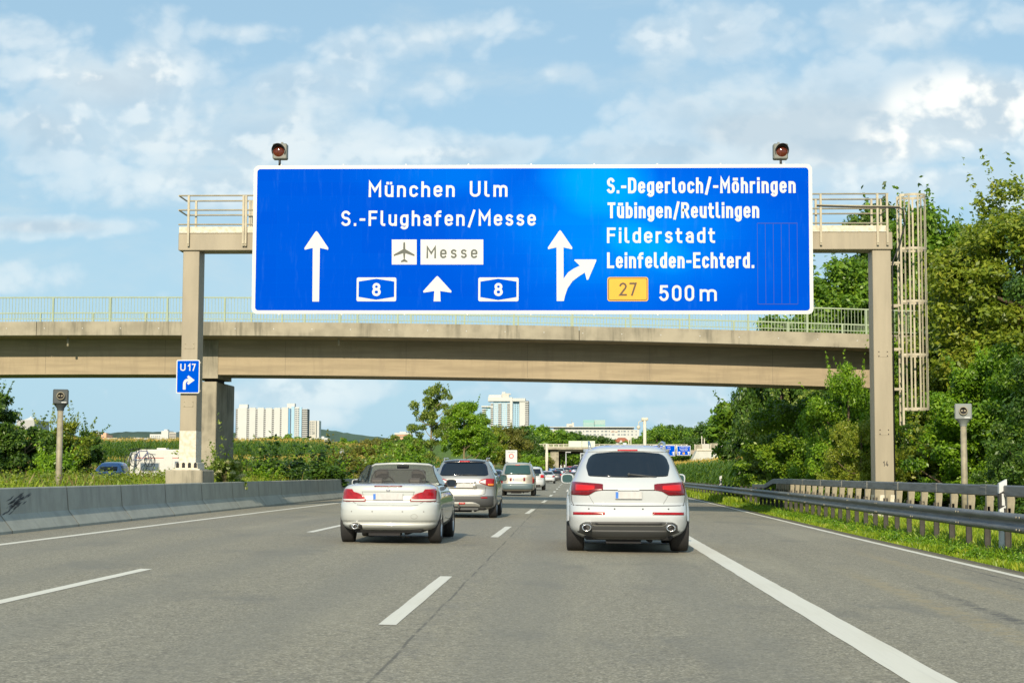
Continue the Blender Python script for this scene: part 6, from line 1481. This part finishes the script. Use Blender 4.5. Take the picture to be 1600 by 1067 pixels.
    for sg in (-1, 1):
        q = MB(); q.tube([(sg*.60, .95, 1.66), (sg*.61, 1.05, 1.735), (sg*.61, 1.9, 1.765), (sg*.60, 2.6, 1.73), (sg*.59, 2.7, 1.66)], [.028, .022, .020, .022, .026], 8); q.build('roof_rail', M['chrome'], s)
        q = C.patch([(.9, 1.50), (3.2, 1.50)], [(.62, 1.22), (.9, 1.20), (3.6, 1.20)], 20, 4, .004, side=sg)
        q.build('side_window', M['glass'], s)
        q = C.line([(1.35, 1.15), (1.38, .6)], .008, side=sg); C.line([(2.35, 1.15), (2.35, .35)], .008, side=sg, mb=q); C.line([(3.4, 1.15), (3.35, .35)], .008, side=sg, mb=q); q.build('door_gap', M['seam'], s)
        q = MB(); q.bb(sg*.955-.0, sg*.985, 2.0, 2.2, .93, .96, bev=.008); q.bb(sg*.955, sg*.985, 3.0, 3.2, .93, .96, bev=.008); q.build('door_handle', M['w_car'], s)
        mirror(s, C, sg, sg*.86, 3.25, 1.15, M['w_car'], .235, .18)
    for x in (-.62, -.22, .22, .62):
        q = MB(); y_ = C.rear(x, .69)[1]; q.lathe([(0, -.004), (.012, -.003), (.014, .003)], (x, y_, .69), 'y', 10); q.build('parking_sensor', M['seam'], s)
    q = MB(); y_ = C.rear(0, .98)[1]; q.bb(-.17, .17, y_-.02, y_, .972, .992, bev=.004); q.build('tailgate_handle', M['w_car'], s)
    q = MB(); q.prism([(2.1, 1.70), (2.3, 1.70), (2.15, 1.76)], -.03, .03, axis='x'); q.build('roof_aerial', M['w_car'], s)
    q = MB(); q.lathe([(0, 0), (.035, .0), (.035, .006), (0, .008)], (0, C.rear(0, 1.06, .004)[1], 1.06), 'y', 16); 
suv()
# ---- white cabriolet
def cabrio():
    Y = 28.0; X = at(605, 800, Y).x; s = empty('cabriolet', (X, Y, road_z(X, Y)), R(-.3), 'cream white cabriolet with open roof and red tail lights, nearest car in the middle lane', 'car', None, 1.0)
    rows = [(.235, .74, .20, 4.15), (.28, .80, .10, 4.25), (.33, .835, .06, 4.3), (.37, .85, .075, 4.32), (.41, .862, .03, 4.34), (.50, .872, .0, 4.35), (.60, .876, .005, 4.35), (.68, .876, .035, 4.33), (.715, .872, .075, 4.3), (.76, .866, .085, 4.2), (.83, .855, .10, 4.0), (.90, .84, .10, 3.6), (.95, .815, .105, 3.3), (.985, .78, .12, 3.1), (1.005, .745, .15, 3.0), (1.02, .70, .24, 2.95), (1.035, .66, .50, 2.92), (1.045, .62, .80, 2.9)]
    C = Car(rows, n=4.4, ar=.85, af=1.2, M_=56, nz=50); b = C.body().build('body', [M['pearl'], M['dark']], s)
    q = MB(); q.bb(-.60, .60, 1.18, 2.78, .45, 1.3, bev=.10); cab = q.build('cutter', M['dark'])
    cut(b, arches(b, [(.78, .315, .37), (3.44, .315, .37)], .89) + [cab])
    for sg in (-1, 1):
        for y in (.78, 3.44): wheel(s, sg*.765, y, .32, .225, sg)
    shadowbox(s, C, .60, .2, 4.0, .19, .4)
    # interior
    for sx in (-.34, .34):
        q = MB(); q.box((sx, 2.05, .80), (.46, .16, .55), bev=.06, rot=Matrix.Rotation(-.2, 3, 'X')); q.box((sx, 2.25, .50), (.46, .5, .14), bev=.05); st = q.build('front_seat', M['seat'], s)
        q = MB(); q.box((sx, 1.95, 1.19), (.26, .09, .17), bev=.035); q.tube([(sx-.06, 1.97, 1.0), (sx-.06, 1.96, 1.15)], .008, 6); q.tube([(sx+.06, 1.97, 1.0), (sx+.06, 1.96, 1.15)], .008, 6); q.build('headrest', M['seat'], st)
        q = MB(); q.box((sx, 1.40, .85), (.44, .14, .36), bev=.05); st = q.build('rear_seat', M['seat'], s)
        q = MB(); q.box((sx, 1.30, 1.075), (.24, .08, .11), bev=.035); q.build('headrest', M['seat'], st)
    q = MB(); q.bb(-.58, .58, 2.60, 2.80, .70, 1.02, bev=.05); q.build('dashboard', M['black'], s)
    q = MB(); q.tube([(-.34+.18*math.cos(R(a)), 2.52-.02*math.sin(R(a)), .98+.18*math.sin(R(a))) for a in range(0, 361, 20)], .014, 6, caps=False); q.build('steering_wheel', M['black'], s)
    # wind deflector
    q = MB(); fr = [(-.50, 1.02), (-.49, 1.16), (-.44, 1.25), (-.36, 1.285), (.36, 1.285), (.44, 1.25), (.49, 1.16), (.50, 1.02), (-.50, 1.02)]; q.tube([(x, 1.72, z) for x, z in fr], .013, 6); d = q.build('wind_deflector', M['greyplastic'], s)
    q = MB(); q.add([(x, 1.72, z) for x, z in fr[:-1]], [tuple(range(8))]); q.build('mesh', M['mesh'], d)
    # windscreen, frame, side windows
    P = [(-.74, 2.98, 1.0), (-.68, 2.75, 1.14), (-.60, 2.48, 1.30), (-.565, 2.36, 1.365), (-.50, 2.30, 1.395), (-.25, 2.27, 1.41), (0, 2.26, 1.414), (.25, 2.27, 1.41), (.50, 2.30, 1.395), (.565, 2.36, 1.365), (.60, 2.48, 1.30), (.68, 2.75, 1.14), (.74, 2.98, 1.0)]
    q = MB(); q.tube([(x, y, z-.025) for x, y, z in P], [.02]*13, 10); q.build('windscreen_frame', M['pearl'], s)
    q = MB(); q.add([(x*.97, y+.01, z) for x, y, z in P], [tuple(range(13))]); g = bpy.data.materials.new('clear_windscreen'); g.use_nodes = True; pb = g.node_tree.nodes['Principled BSDF']; pb.inputs['Transmission Weight'].default_value = 1; pb.inputs['Base Color'].default_value = (.50, .62, .56, 1); pb.inputs['Roughness'].default_value = .02; pb.inputs['IOR'].default_value = 1.05; q.build('windscreen', g, s)
    q = MB(); q.box((0, 2.42, 1.33), (.22, .03, .07), bev=.012); q.build('inner_mirror', M['black'], s)
    for sg in (-1, 1):
        q = MB(); V = [(sg*.77, 1.52, 1.0), (sg*.765, 2.92, 1.0), (sg*.66, 2.62, 1.20), (sg*.585, 2.40, 1.355), (sg*.60, 1.95, 1.35), (sg*.66, 1.62, 1.22)]; V2 = [(x-sg*.008, y, z) for x, y, z in V]
        q.add(V+V2, [tuple(range(6)), tuple(range(11, 5, -1))] + [(i, (i+1) % 6, 6+(i+1) % 6, 6+i) for i in range(6)]); w = q.build('side_window', M['glass_side'], s)
        q = MB(); q.tube(V[1:6] if False else [V[0], V[5], V[4], V[3]], .008, 6); q.build('window_seal', M['black'], w)
        tp = [(.385, .77), (.40, .80), (.445, .845), (.52, .875), (.60, .895), (.63, .94), (.76, .945), (.815, .945)]; bt = [(.385, .728), (.815, .728)]
        if sg < 0: tp = [(-a, c) for a, c in tp][::-1]; bt = [(-a, c) for a, c in bt][::-1]
        l = C.patch(tp, bt, 26, 8, .010).build('tail_light', M['red'], s)
        tp = [(.40, .768), (.81, .768)]; bt = [(.40, .740), (.81, .740)]
        if sg < 0: tp = [(-a, c) for a, c in tp][::-1]; bt = [(-a, c) for a, c in bt][::-1]
        C.patch(tp, bt, 12, 2, .014).build('reversing_light', M['clear'], l)
        q = C.line([(1.45, 1.0), (1.48, .45)], .007, side=sg); C.line([(2.95, .98), (2.93, .35)], .007, side=sg, mb=q); C.line([(1.48, .42), (2.93, .36)], .007, side=sg, mb=q); C.line([(.3, .715), (.55, .715)], .006, side=sg, mb=q); q.build('door_gap', M['seam'], s)
        q = MB(); q.bb(sg*.872-.0, sg*.90, 1.62, 1.80, .80, .83, bev=.008); q.build('door_handle', M['pearl'], s)
        mirror(s, C, sg, sg*.79, 2.62, 1.03, M['pearl'] if sg < 0 else M['black'], .20, .14, 'glass')
    q = C.line([(-.72, .98), (-.66, .80), (-.60, .72), (-.52, .672), (-.40, .66), (.40, .66), (.52, .672), (.60, .72), (.66, .80), (.72, .98)], .007); C.line([(-.865, .715), (-.66, .722)], .007, mb=q); C.line([(.66, .722), (.865, .715)], .007, mb=q)
    C.line([(-.45, .895), (-.41, .765), (-.385, .75), (.385, .75), (.41, .765), (.45, .895), (-.45, .895)], .006, mb=q); q.build('panel_gap', mat('soft_panel_gap', (.09, .085, .075), .8), s)
    q = C.line([(-.84, .365), (0, .355), (.84, .365)], .008); q.build('bumper_crease', mat('soft_crease', (.35, .34, .29), .8), s)
    C.patch([(-.24, 1.0), (.24, 1.0)], [(-.24, .985), (.24, .985)], 12, 2, .02).build('high_brake_light', M['dred'], s)
    plate(s, C, -.0, .755, .868, .52, .006)
    for x in (-.62, -.26, .26, .62):
        q = MB(); y_ = C.rear(x, .56)[1]; q.lathe([(0, -.003), (.012, -.002), (.014, .003)], (x, y_, .56), 'y', 10); q.build('parking_sensor', mat('sensor_grey', (.25, .25, .24), .5), s)
    q = C.line([(.46+.055*math.cos(R(a)), .475+.04*math.sin(R(a))) for a in range(0, 361, 20)], .004); q.build('tow_eye_cover', mat('soft_outline', (.22, .22, .2), .7), s)
    q = MB(); yy = C.rear(0, .93)[1]; q.lathe([(0, -.012), (.034, -.010), (.038, .004)], (0, yy, .925), 'y', 20); q.build('round_badge', mat('blurred_badge', (.40, .42, .46), .4, .3), s)
    q = MB(); n = 20; V = []; cx, cz = -.56, .30
    for (k, yy) in ((1.0, .3), (1.0, .04), (.74, .04), (.70, .2)):
        for j in range(n): a = 2*math.pi*j/n; V.append((cx+.058*k*math.cos(a), yy, cz+.042*k*math.sin(a)))
    q.add(V, [(i*n+j, i*n+(j+1) % n, (i+1)*n+(j+1) % n, (i+1)*n+j) for i in range(3) for j in range(n)], 0, True); q.f.append(tuple(3*n+j for j in range(n))); q.m.append(1); q.smooth.append(False); q.build('exhaust_tip', [M['chrome'], M['dark']], s)
    C.patch([(-.68, .325), (-.60, .36), (-.52, .36), (-.44, .325)], [(-.68, .25), (-.44, .25)], 8, 3, .004).build('exhaust_recess', M['dark'], s)
    q = MB(); q.tube([(-.70, .95, 1.04), (-.71, .80, 1.25)], [.006, .003], 5); q.build('aerial', M['black'], s)
M['glass_side'] = mat('dark_green_side_glass', (.03, .06, .045), .04, alpha=.75, spec=.8)
cabrio()
# ---- compact silver sport-utility car
def compact():
    Y = 44.3; X = at(724, 780, Y).x; s = empty('compact_suv', (X, Y, road_z(X, Y)), R(-.3), 'silver compact sport-utility car with grey bumper and tow bar in front of the cabriolet', 'car')
    rows = [(.24, .74, .18, 3.9), (.30, .83, .08, 4.05), (.42, .87, .01, 4.15), (.56, .882, .0, 4.17), (.66, .884, .035, 4.15), (.78, .882, .07, 4.1), (.92, .875, .06, 3.9), (1.04, .855, .09, 3.5), (1.12, .83, .13, 3.2), (1.20, .795, .19, 3.05), (1.32, .735, .28, 2.9), (1.43, .69, .37, 2.75), (1.50, .655, .43, 2.6), (1.55, .60, .48, 2.45), (1.58, .50, .6, 2.3), (1.597, .36, .9, 2.1), (1.604, .2, 1.2, 1.9)]
    C = Car(rows, n=4.6, ar=.8, af=1.1, M_=44, nz=44); b = C.body().build('body', [M['silver'], M['dark']], s)
    cut(b, arches(b, [(.78, .34, .40), (3.28, .34, .40)], .9))
    for sg in (-1, 1):
        for y in (.78, 3.28): wheel(s, sg*.765, y, .345, .23, sg)
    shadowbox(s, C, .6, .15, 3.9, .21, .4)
    C.patch([(-.66, 1.2), (-.60, 1.46), (-.5, 1.50), (.5, 1.50), (.60, 1.46), (.66, 1.2)], [(-.66, 1.17), (-.6, 1.14), (.6, 1.14), (.66, 1.17)], 30, 8, .006).build('rear_window', M['glass'], s)
    C.patch([(-.63, 1.58), (.63, 1.58)], [(-.58, 1.505), (.58, 1.505)], 16, 3, .025).build('roof_spoiler', mat('black_gloss', (.02, .02, .022), .2, coat=1), s)
    C.patch([(-.14, 1.55), (.14, 1.55)], [(-.14, 1.52), (.14, 1.52)], 6, 2, .032).build('high_brake_light', M['redlit'], s)
    q = MB(); q.tube([Vector(C.rear(-.03, 1.17, .03)), Vector(C.rear(.36, 1.165, .03))], .012, 6); q.build('rear_wiper', M['greyplastic'], s)
    for sg in (-1, 1):
        def mm(a): return [(sg*x, z) for x, z in a][::sg]
        l = C.patch(mm([(.40, .98), (.47, 1.035), (.60, 1.07), (.82, 1.07)]), mm([(.40, .965), (.62, .885), (.70, .86), (.82, .86)]), 16, 6, .010).build('tail_light', M['red'], s)
        C.patch(mm([(.45, 1.0), (.60, 1.045)]), mm([(.45, .965), (.60, .915)]), 6, 3, .016).build('clear_lens', M['clear'], l)
        C.patch(mm([(.66, .93), (.81, .93)]), mm([(.66, .885), (.81, .875)]), 6, 3, .016).build('indicator', M['amber'], l)
        C.patch(mm([(.47, .57), (.65, .57)]), mm([(.48, .535), (.65, .535)]), 6, 2, .016).build('reflector', M['red'], s)
        mirror(s, C, sg, sg*.83, 2.75, 1.08, M['black'], .22, .18)
        q = C.patch([(.75, 1.42), (2.7, 1.46)], [(.5, 1.16), (3.05, 1.12)], 14, 3, .004, side=sg); q.build('side_window', M['glass'], s)
        q = MB(); q.tube([(sg*.58, .75, 1.56), (sg*.59, .85, 1.625), (sg*.59, 2.1, 1.63), (sg*.57, 2.25, 1.57)], .018, 6); q.build('roof_rail', M['silver'], s)
        q = C.line([(1.2, 1.1), (1.22, .45)], .008, side=sg); C.line([(2.15, 1.1), (2.15, .35)], .008, side=sg, mb=q); q.build('door_gap', M['seam'], s)
    C.patch([(-.86, .60), (.86, .60)], [(-.80, .30), (.80, .30)], 30, 6, .008).build('lower_bumper', M['greyplastic'], s)
    C.patch([(-.45, .36), (-.30, .43), (.30, .43), (.45, .36)], [(-.45, .30), (.45, .30)], 14, 4, .016).build('skid_plate', M['skid'], s)
    C.patch([(-.12, .42), (.05, .42)], [(-.12, .375), (.05, .375)], 5, 2, .024).build('fog_light', M['redlit'], s)
    q = C.line([(-.84, .88), (-.60, .84), (-.58, .66), (-.5, .625), (.5, .625), (.58, .66), (.60, .84)], .010); C.line([(-.35, 1.02), (.35, 1.02)], .008, mb=q); q.build('panel_gap', M['seam'], s)
    C.patch([(-.34, .985), (.34, .985)], [(-.34, .965), (.34, .965)], 10, 2, .022).build('trim_bar', M['chrome'], s)
    q = C.patch([(-.36, .965), (.36, .965)], [(-.33, .78), (.33, .78)], 10, 2, .003); q.build('plate_recess', M['champ'], s); plate(s, C, -.0, .82, .935, .52, .008)
    q = MB(); q.bb(-.5, .4, .06, .16, .22, .28); q.tube([(-.12, .1, .25), (-.12, -.05, .27), (-.12, -.08, .34)], .02, 8); q.lathe([(0, .33), (.025, .34), (.03, .36), (0, .39)], (-.12, -.08, 0), 'z', 8); q.build('tow_bar', M['greyplastic'], s)
    q = MB(); q.tube([(0, 1.2, 1.6), (0, .95, 1.80)], [.006, .003], 5); q.build('aerial', M['black'], s)
compact()
# ---- generic saloon / hatch / van seen further off
def simple_car(px, Y, kind, m, label, lane=None, scale=1.0, z=0.0, lamps='red', name='car', cat='car', glass='glass'):
    if lane is None: X = at(px, 745, Y).x
    else: X = lane + sh(Y)
    s = empty(name, (X, Y, road_z(X-sh(Y), Y)+z), -math.atan((sh(Y+4)-sh(Y))/4), label, cat, 'cars queueing ahead on the road', scale)
    if kind == 'mpv':
        rows = [(.25, .78, .15, 4.3), (.34, .88, .03, 4.5), (.48, .905, .0, 4.55), (.62, .912, .0, 4.56), (.66, .912, .03, 4.5), (.80, .912, .05, 4.4), (1.0, .90, .07, 4.1), (1.10, .885, .10, 3.9), (1.2, .86, .14, 3.7), (1.4, .80, .22, 3.4), (1.6, .73, .32, 3.0), (1.68, .69, .36, 2.85), (1.73, .60, .42, 2.6), (1.755, .45, .6, 2.3), (1.765, .25, .9, 2.0)]
        gt = [(-.70, 1.2), (-.64, 1.58), (-.55, 1.63), (.55, 1.63), (.64, 1.58), (.70, 1.2)]; gb = [(-.70, 1.16), (-.62, 1.12), (.62, 1.12), (.70, 1.16)]; lt = [(.79, .99), (.895, .99)]; lb = [(.79, .66), (.895, .66)]; ymir, zmir, wb = 3.3, 1.12, 2.8
    elif kind == 'sedan':
        rows = [(.20, .74, .15, 4.5), (.30, .86, .04, 4.7), (.45, .89, .0, 4.75), (.58, .895, .01, 4.75), (.62, .895, .04, 4.7), (.80, .885, .05, 4.5), (.90, .87, .06, 4.0), (.97, .83, .10, 3.7), (1.0, .79, .40, 3.5), (1.02, .76, .62, 3.4), (1.15, .68, .85, 3.2), (1.30, .61, 1.2, 2.9), (1.38, .56, 1.45, 2.7), (1.43, .46, 1.7, 2.5), (1.45, .3, 1.9, 2.3)]
        gt = [(-.66, 1.08), (-.57, 1.33), (.57, 1.33), (.66, 1.08)]; gb = [(-.66, 1.04), (.66, 1.04)]; lt = [(.60, .90), (.85, .90)]; lb = [(.60, .72), (.85, .72)]; ymir, zmir, wb = 3.0, .98, 2.75
    else:
        rows = [(.22, .74, .15, 3.8), (.32, .85, .04, 4.0), (.48, .875, .0, 4.05), (.62, .88, .02, 4.05), (.80, .875, .06, 3.9), (.95, .86, .07, 3.5), (1.05, .83, .11, 3.2), (1.15, .78, .18, 3.0), (1.30, .71, .30, 2.8), (1.42, .65, .42, 2.6), (1.49, .58, .50, 2.4), (1.52, .45, .7, 2.2), (1.535, .25, .9, 2.0)]
        gt = [(-.64, 1.12), (-.58, 1.38), (.58, 1.38), (.64, 1.12)]; gb = [(-.64, 1.08), (-.5, 1.04), (.5, 1.04), (.64, 1.08)]; lt = [(.60, 1.0), (.84, 1.0)]; lb = [(.60, .80), (.84, .80)]; ymir, zmir, wb = 2.7, 1.05, 2.55
    C = Car(rows, n=4.4, ar=.8, af=1.1, M_=32, nz=28); b = C.body().build('body', [m, M['dark']], s)
    cut(b, arches(b, [(.82, .33, .38), (.82+wb, .33, .38)], rows[3][1]))
    C.patch(gt, gb, 20, 6, .006).build('rear_window', M[glass], s)
    C.patch([(-.12, gt[1][1]+.06), (.12, gt[1][1]+.06)], [(-.12, gt[1][1]+.03), (.12, gt[1][1]+.03)], 4, 2, .02).build('high_brake_light', M['redlit'], s)
    for sg in (-1, 1):
        mm = lambda a: [(sg*x, z_) for x, z_ in a][::sg]
        l = C.patch(mm(lt), mm(lb), 8, 4, .010).build('tail_light', M['redlit' if lamps == 'lit' else 'red'], s)
        if kind == 'mpv': C.patch(mm([(.80, .97), (.885, .97)]), mm([(.80, .90), (.885, .90)]), 4, 2, .014).build('indicator', M['amber'], l); C.patch(mm([(.31, .97), (.41, .99)]), mm([(.33, .78), (.37, .78)]), 5, 3, .010).build('reflector', M['dred'], s)
        for y in (.82, .82+wb): wheel(s, sg*(rows[3][1]-.11), y, .33, .215, sg, hi=False)
        mirror(s, C, sg, sg*(rows[6][1]-.01), ymir, zmir, M['black'], .2, .15)
        C.patch([(gt[1][1]*.5, gt[1][1]-.06), (ymir-.3, gt[1][1]-.06)], [(gt[1][1]*.45, gb[0][1]+.04), (ymir, gb[0][1]+.02)], 8, 3, .004, side=sg).build('side_window', M['glass'], s)
    plate(s, C, 0, .80 if kind != 'hatch' else .60, .92 if kind != 'hatch' else .72, .5, .006)
    if kind == 'mpv': C.patch([(-.88, .64), (.88, .64)], [(-.86, .34), (.86, .34)], 20, 4, .012).build('lower_bumper', mat('blue_grey_bumper', (.10, .15, .17), .4, coat=.5), s)
    else: C.patch([(-.6, .36), (.6, .36)], [(-.6, .26), (.6, .26)], 10, 2, .008).build('lower_bumper', M['greyplastic'], s)
    q = C.line([(-.70, .70), (.70, .70)], .012); q.build('panel_gap', M['seam'], s)
    shadowbox(s, C, .6, .2, rows[3][3]-.4, .18, .4)
    if kind == 'mpv':
        for sg in (-1, 1): q = MB(); q.tube([(sg*.62, .7, 1.73), (sg*.63, .8, 1.79), (sg*.62, 2.3, 1.80), (sg*.6, 2.5, 1.74)], .02, 6); q.build('roof_rail', M['champ'], s)
        q = MB(); q.tube([Vector(C.rear(0, 1.13, .03)), Vector(C.rear(.3, 1.15, .03))], .012, 6); q.build('rear_wiper', M['black'], s)
    return s
simple_car(808.5, 86.5, 'mpv', M['champ'], 'champagne silver people carrier with dark lower bumper ahead of the silver compact', glass='glass_t')
simple_car(830, 115, 'hatch', M['w_car'], 'white hatchback partly hidden behind the champagne people carrier', lamps='lit', scale=1.08)
simple_car(855, 187, 'sedan', M['w_car'], 'white saloon car with red tail lights ahead of the white hatchback')
simple_car(868, 214, 'hatch', M['darkcar'], 'dark grey hatchback just ahead of the white saloon', lamps='lit')
simple_car(0, 88, 'sedan', M['darkcar'], 'dark saloon in the left lane glimpsed between cabriolet and silver compact', lane=-7.3, lamps='lit')
simple_car(0, 146, 'sedan', M['bluecar'], 'dark blue saloon in the left lane left of the people carrier', lane=-7.3, lamps='lit')
simple_car(874, 262, 'hatch', M['lbcar'], 'pale blue silver hatchback far ahead left of the mirror of the white sport-utility car')
simple_car(884.5, 290, 'sedan', M['darkcar'], 'black saloon far ahead near the underpass opening', lamps='lit')
simple_car(891, 312, 'hatch', M['redcar'], 'red hatchback far ahead in the queue under the bridge', lamps='lit')
simple_car(897.5, 300, 'hatch', M['bluecar'], 'dark teal hatchback far ahead beside the red one', lamps='lit')
simple_car(901, 345, 'mpv', M['w_car'], 'white van-like car furthest up the queue under the bridge')
simple_car(862, 330, 'sedan', M['bluecar2'], 'small blue saloon far ahead beside the foot of the embankment')
# ---- blue estate car on the side road
def side_car():
    Y = 78; a, b = at(133, 740, Y), at(198, 723, Y); L = (b.x-a.x); s = simple_car(0, 10, 'hatch', M['bluecar2'], 'bright blue car on the side road, only its roof above the weeds', name='parked_car')
    s.location = (a.x+L+.1, Y, b.z-1.50); s.rotation_euler = (0, 0, R(90)); del s['group']
    s.scale = (1, L/4.05, 1)
side_car()
# ---- box lorry ahead
def lorry():
    Y = 215; a = at(906.5, 723, Y); zt = at(907, 707.5, Y).z; X = a.x+1.25; z0 = road_z(0, Y); s = empty('box_lorry', (X, Y, z0), 0, 'box lorry with dark rear doors and white frame hidden behind the white sport-utility car', 'lorry'); h = zt-z0
    q = MB(); q.bb(-1.25, 1.25, 0, 7, .9, h, bev=.04); q.build('cargo_box', M['w_car'], s)
    for x0, x1 in ((-1.12, -.01), (.01, 1.12)): q = MB(); q.bb(x0, x1, -.02, 0, 1.05, h-.12); q.build('rear_door', M['darkcar'], s)
    q = MB(); q.bb(-1.15, 1.15, 7.1, 9.0, .5, 2.7, bev=.15); q.build('cab', M['w_car'], s)
    q = MB(); q.bb(-1.2, 1.2, .1, .2, .55, .75); q.bb(-.5, .5, .2, 7.2, .6, .9); q.build('underrun_bar', M['dark'], s)
    for sg in (-1, 1):
        q = MB(); q.bb(sg*1.0-.12, sg*1.0+.12, .05, .1, .75, .87); q.build('tail_light', M['red'], s)
        for y in (1.6, 7.9): wheel(s, sg*1.05, y, .45, .3, sg, 8, hi=False)
lorry()
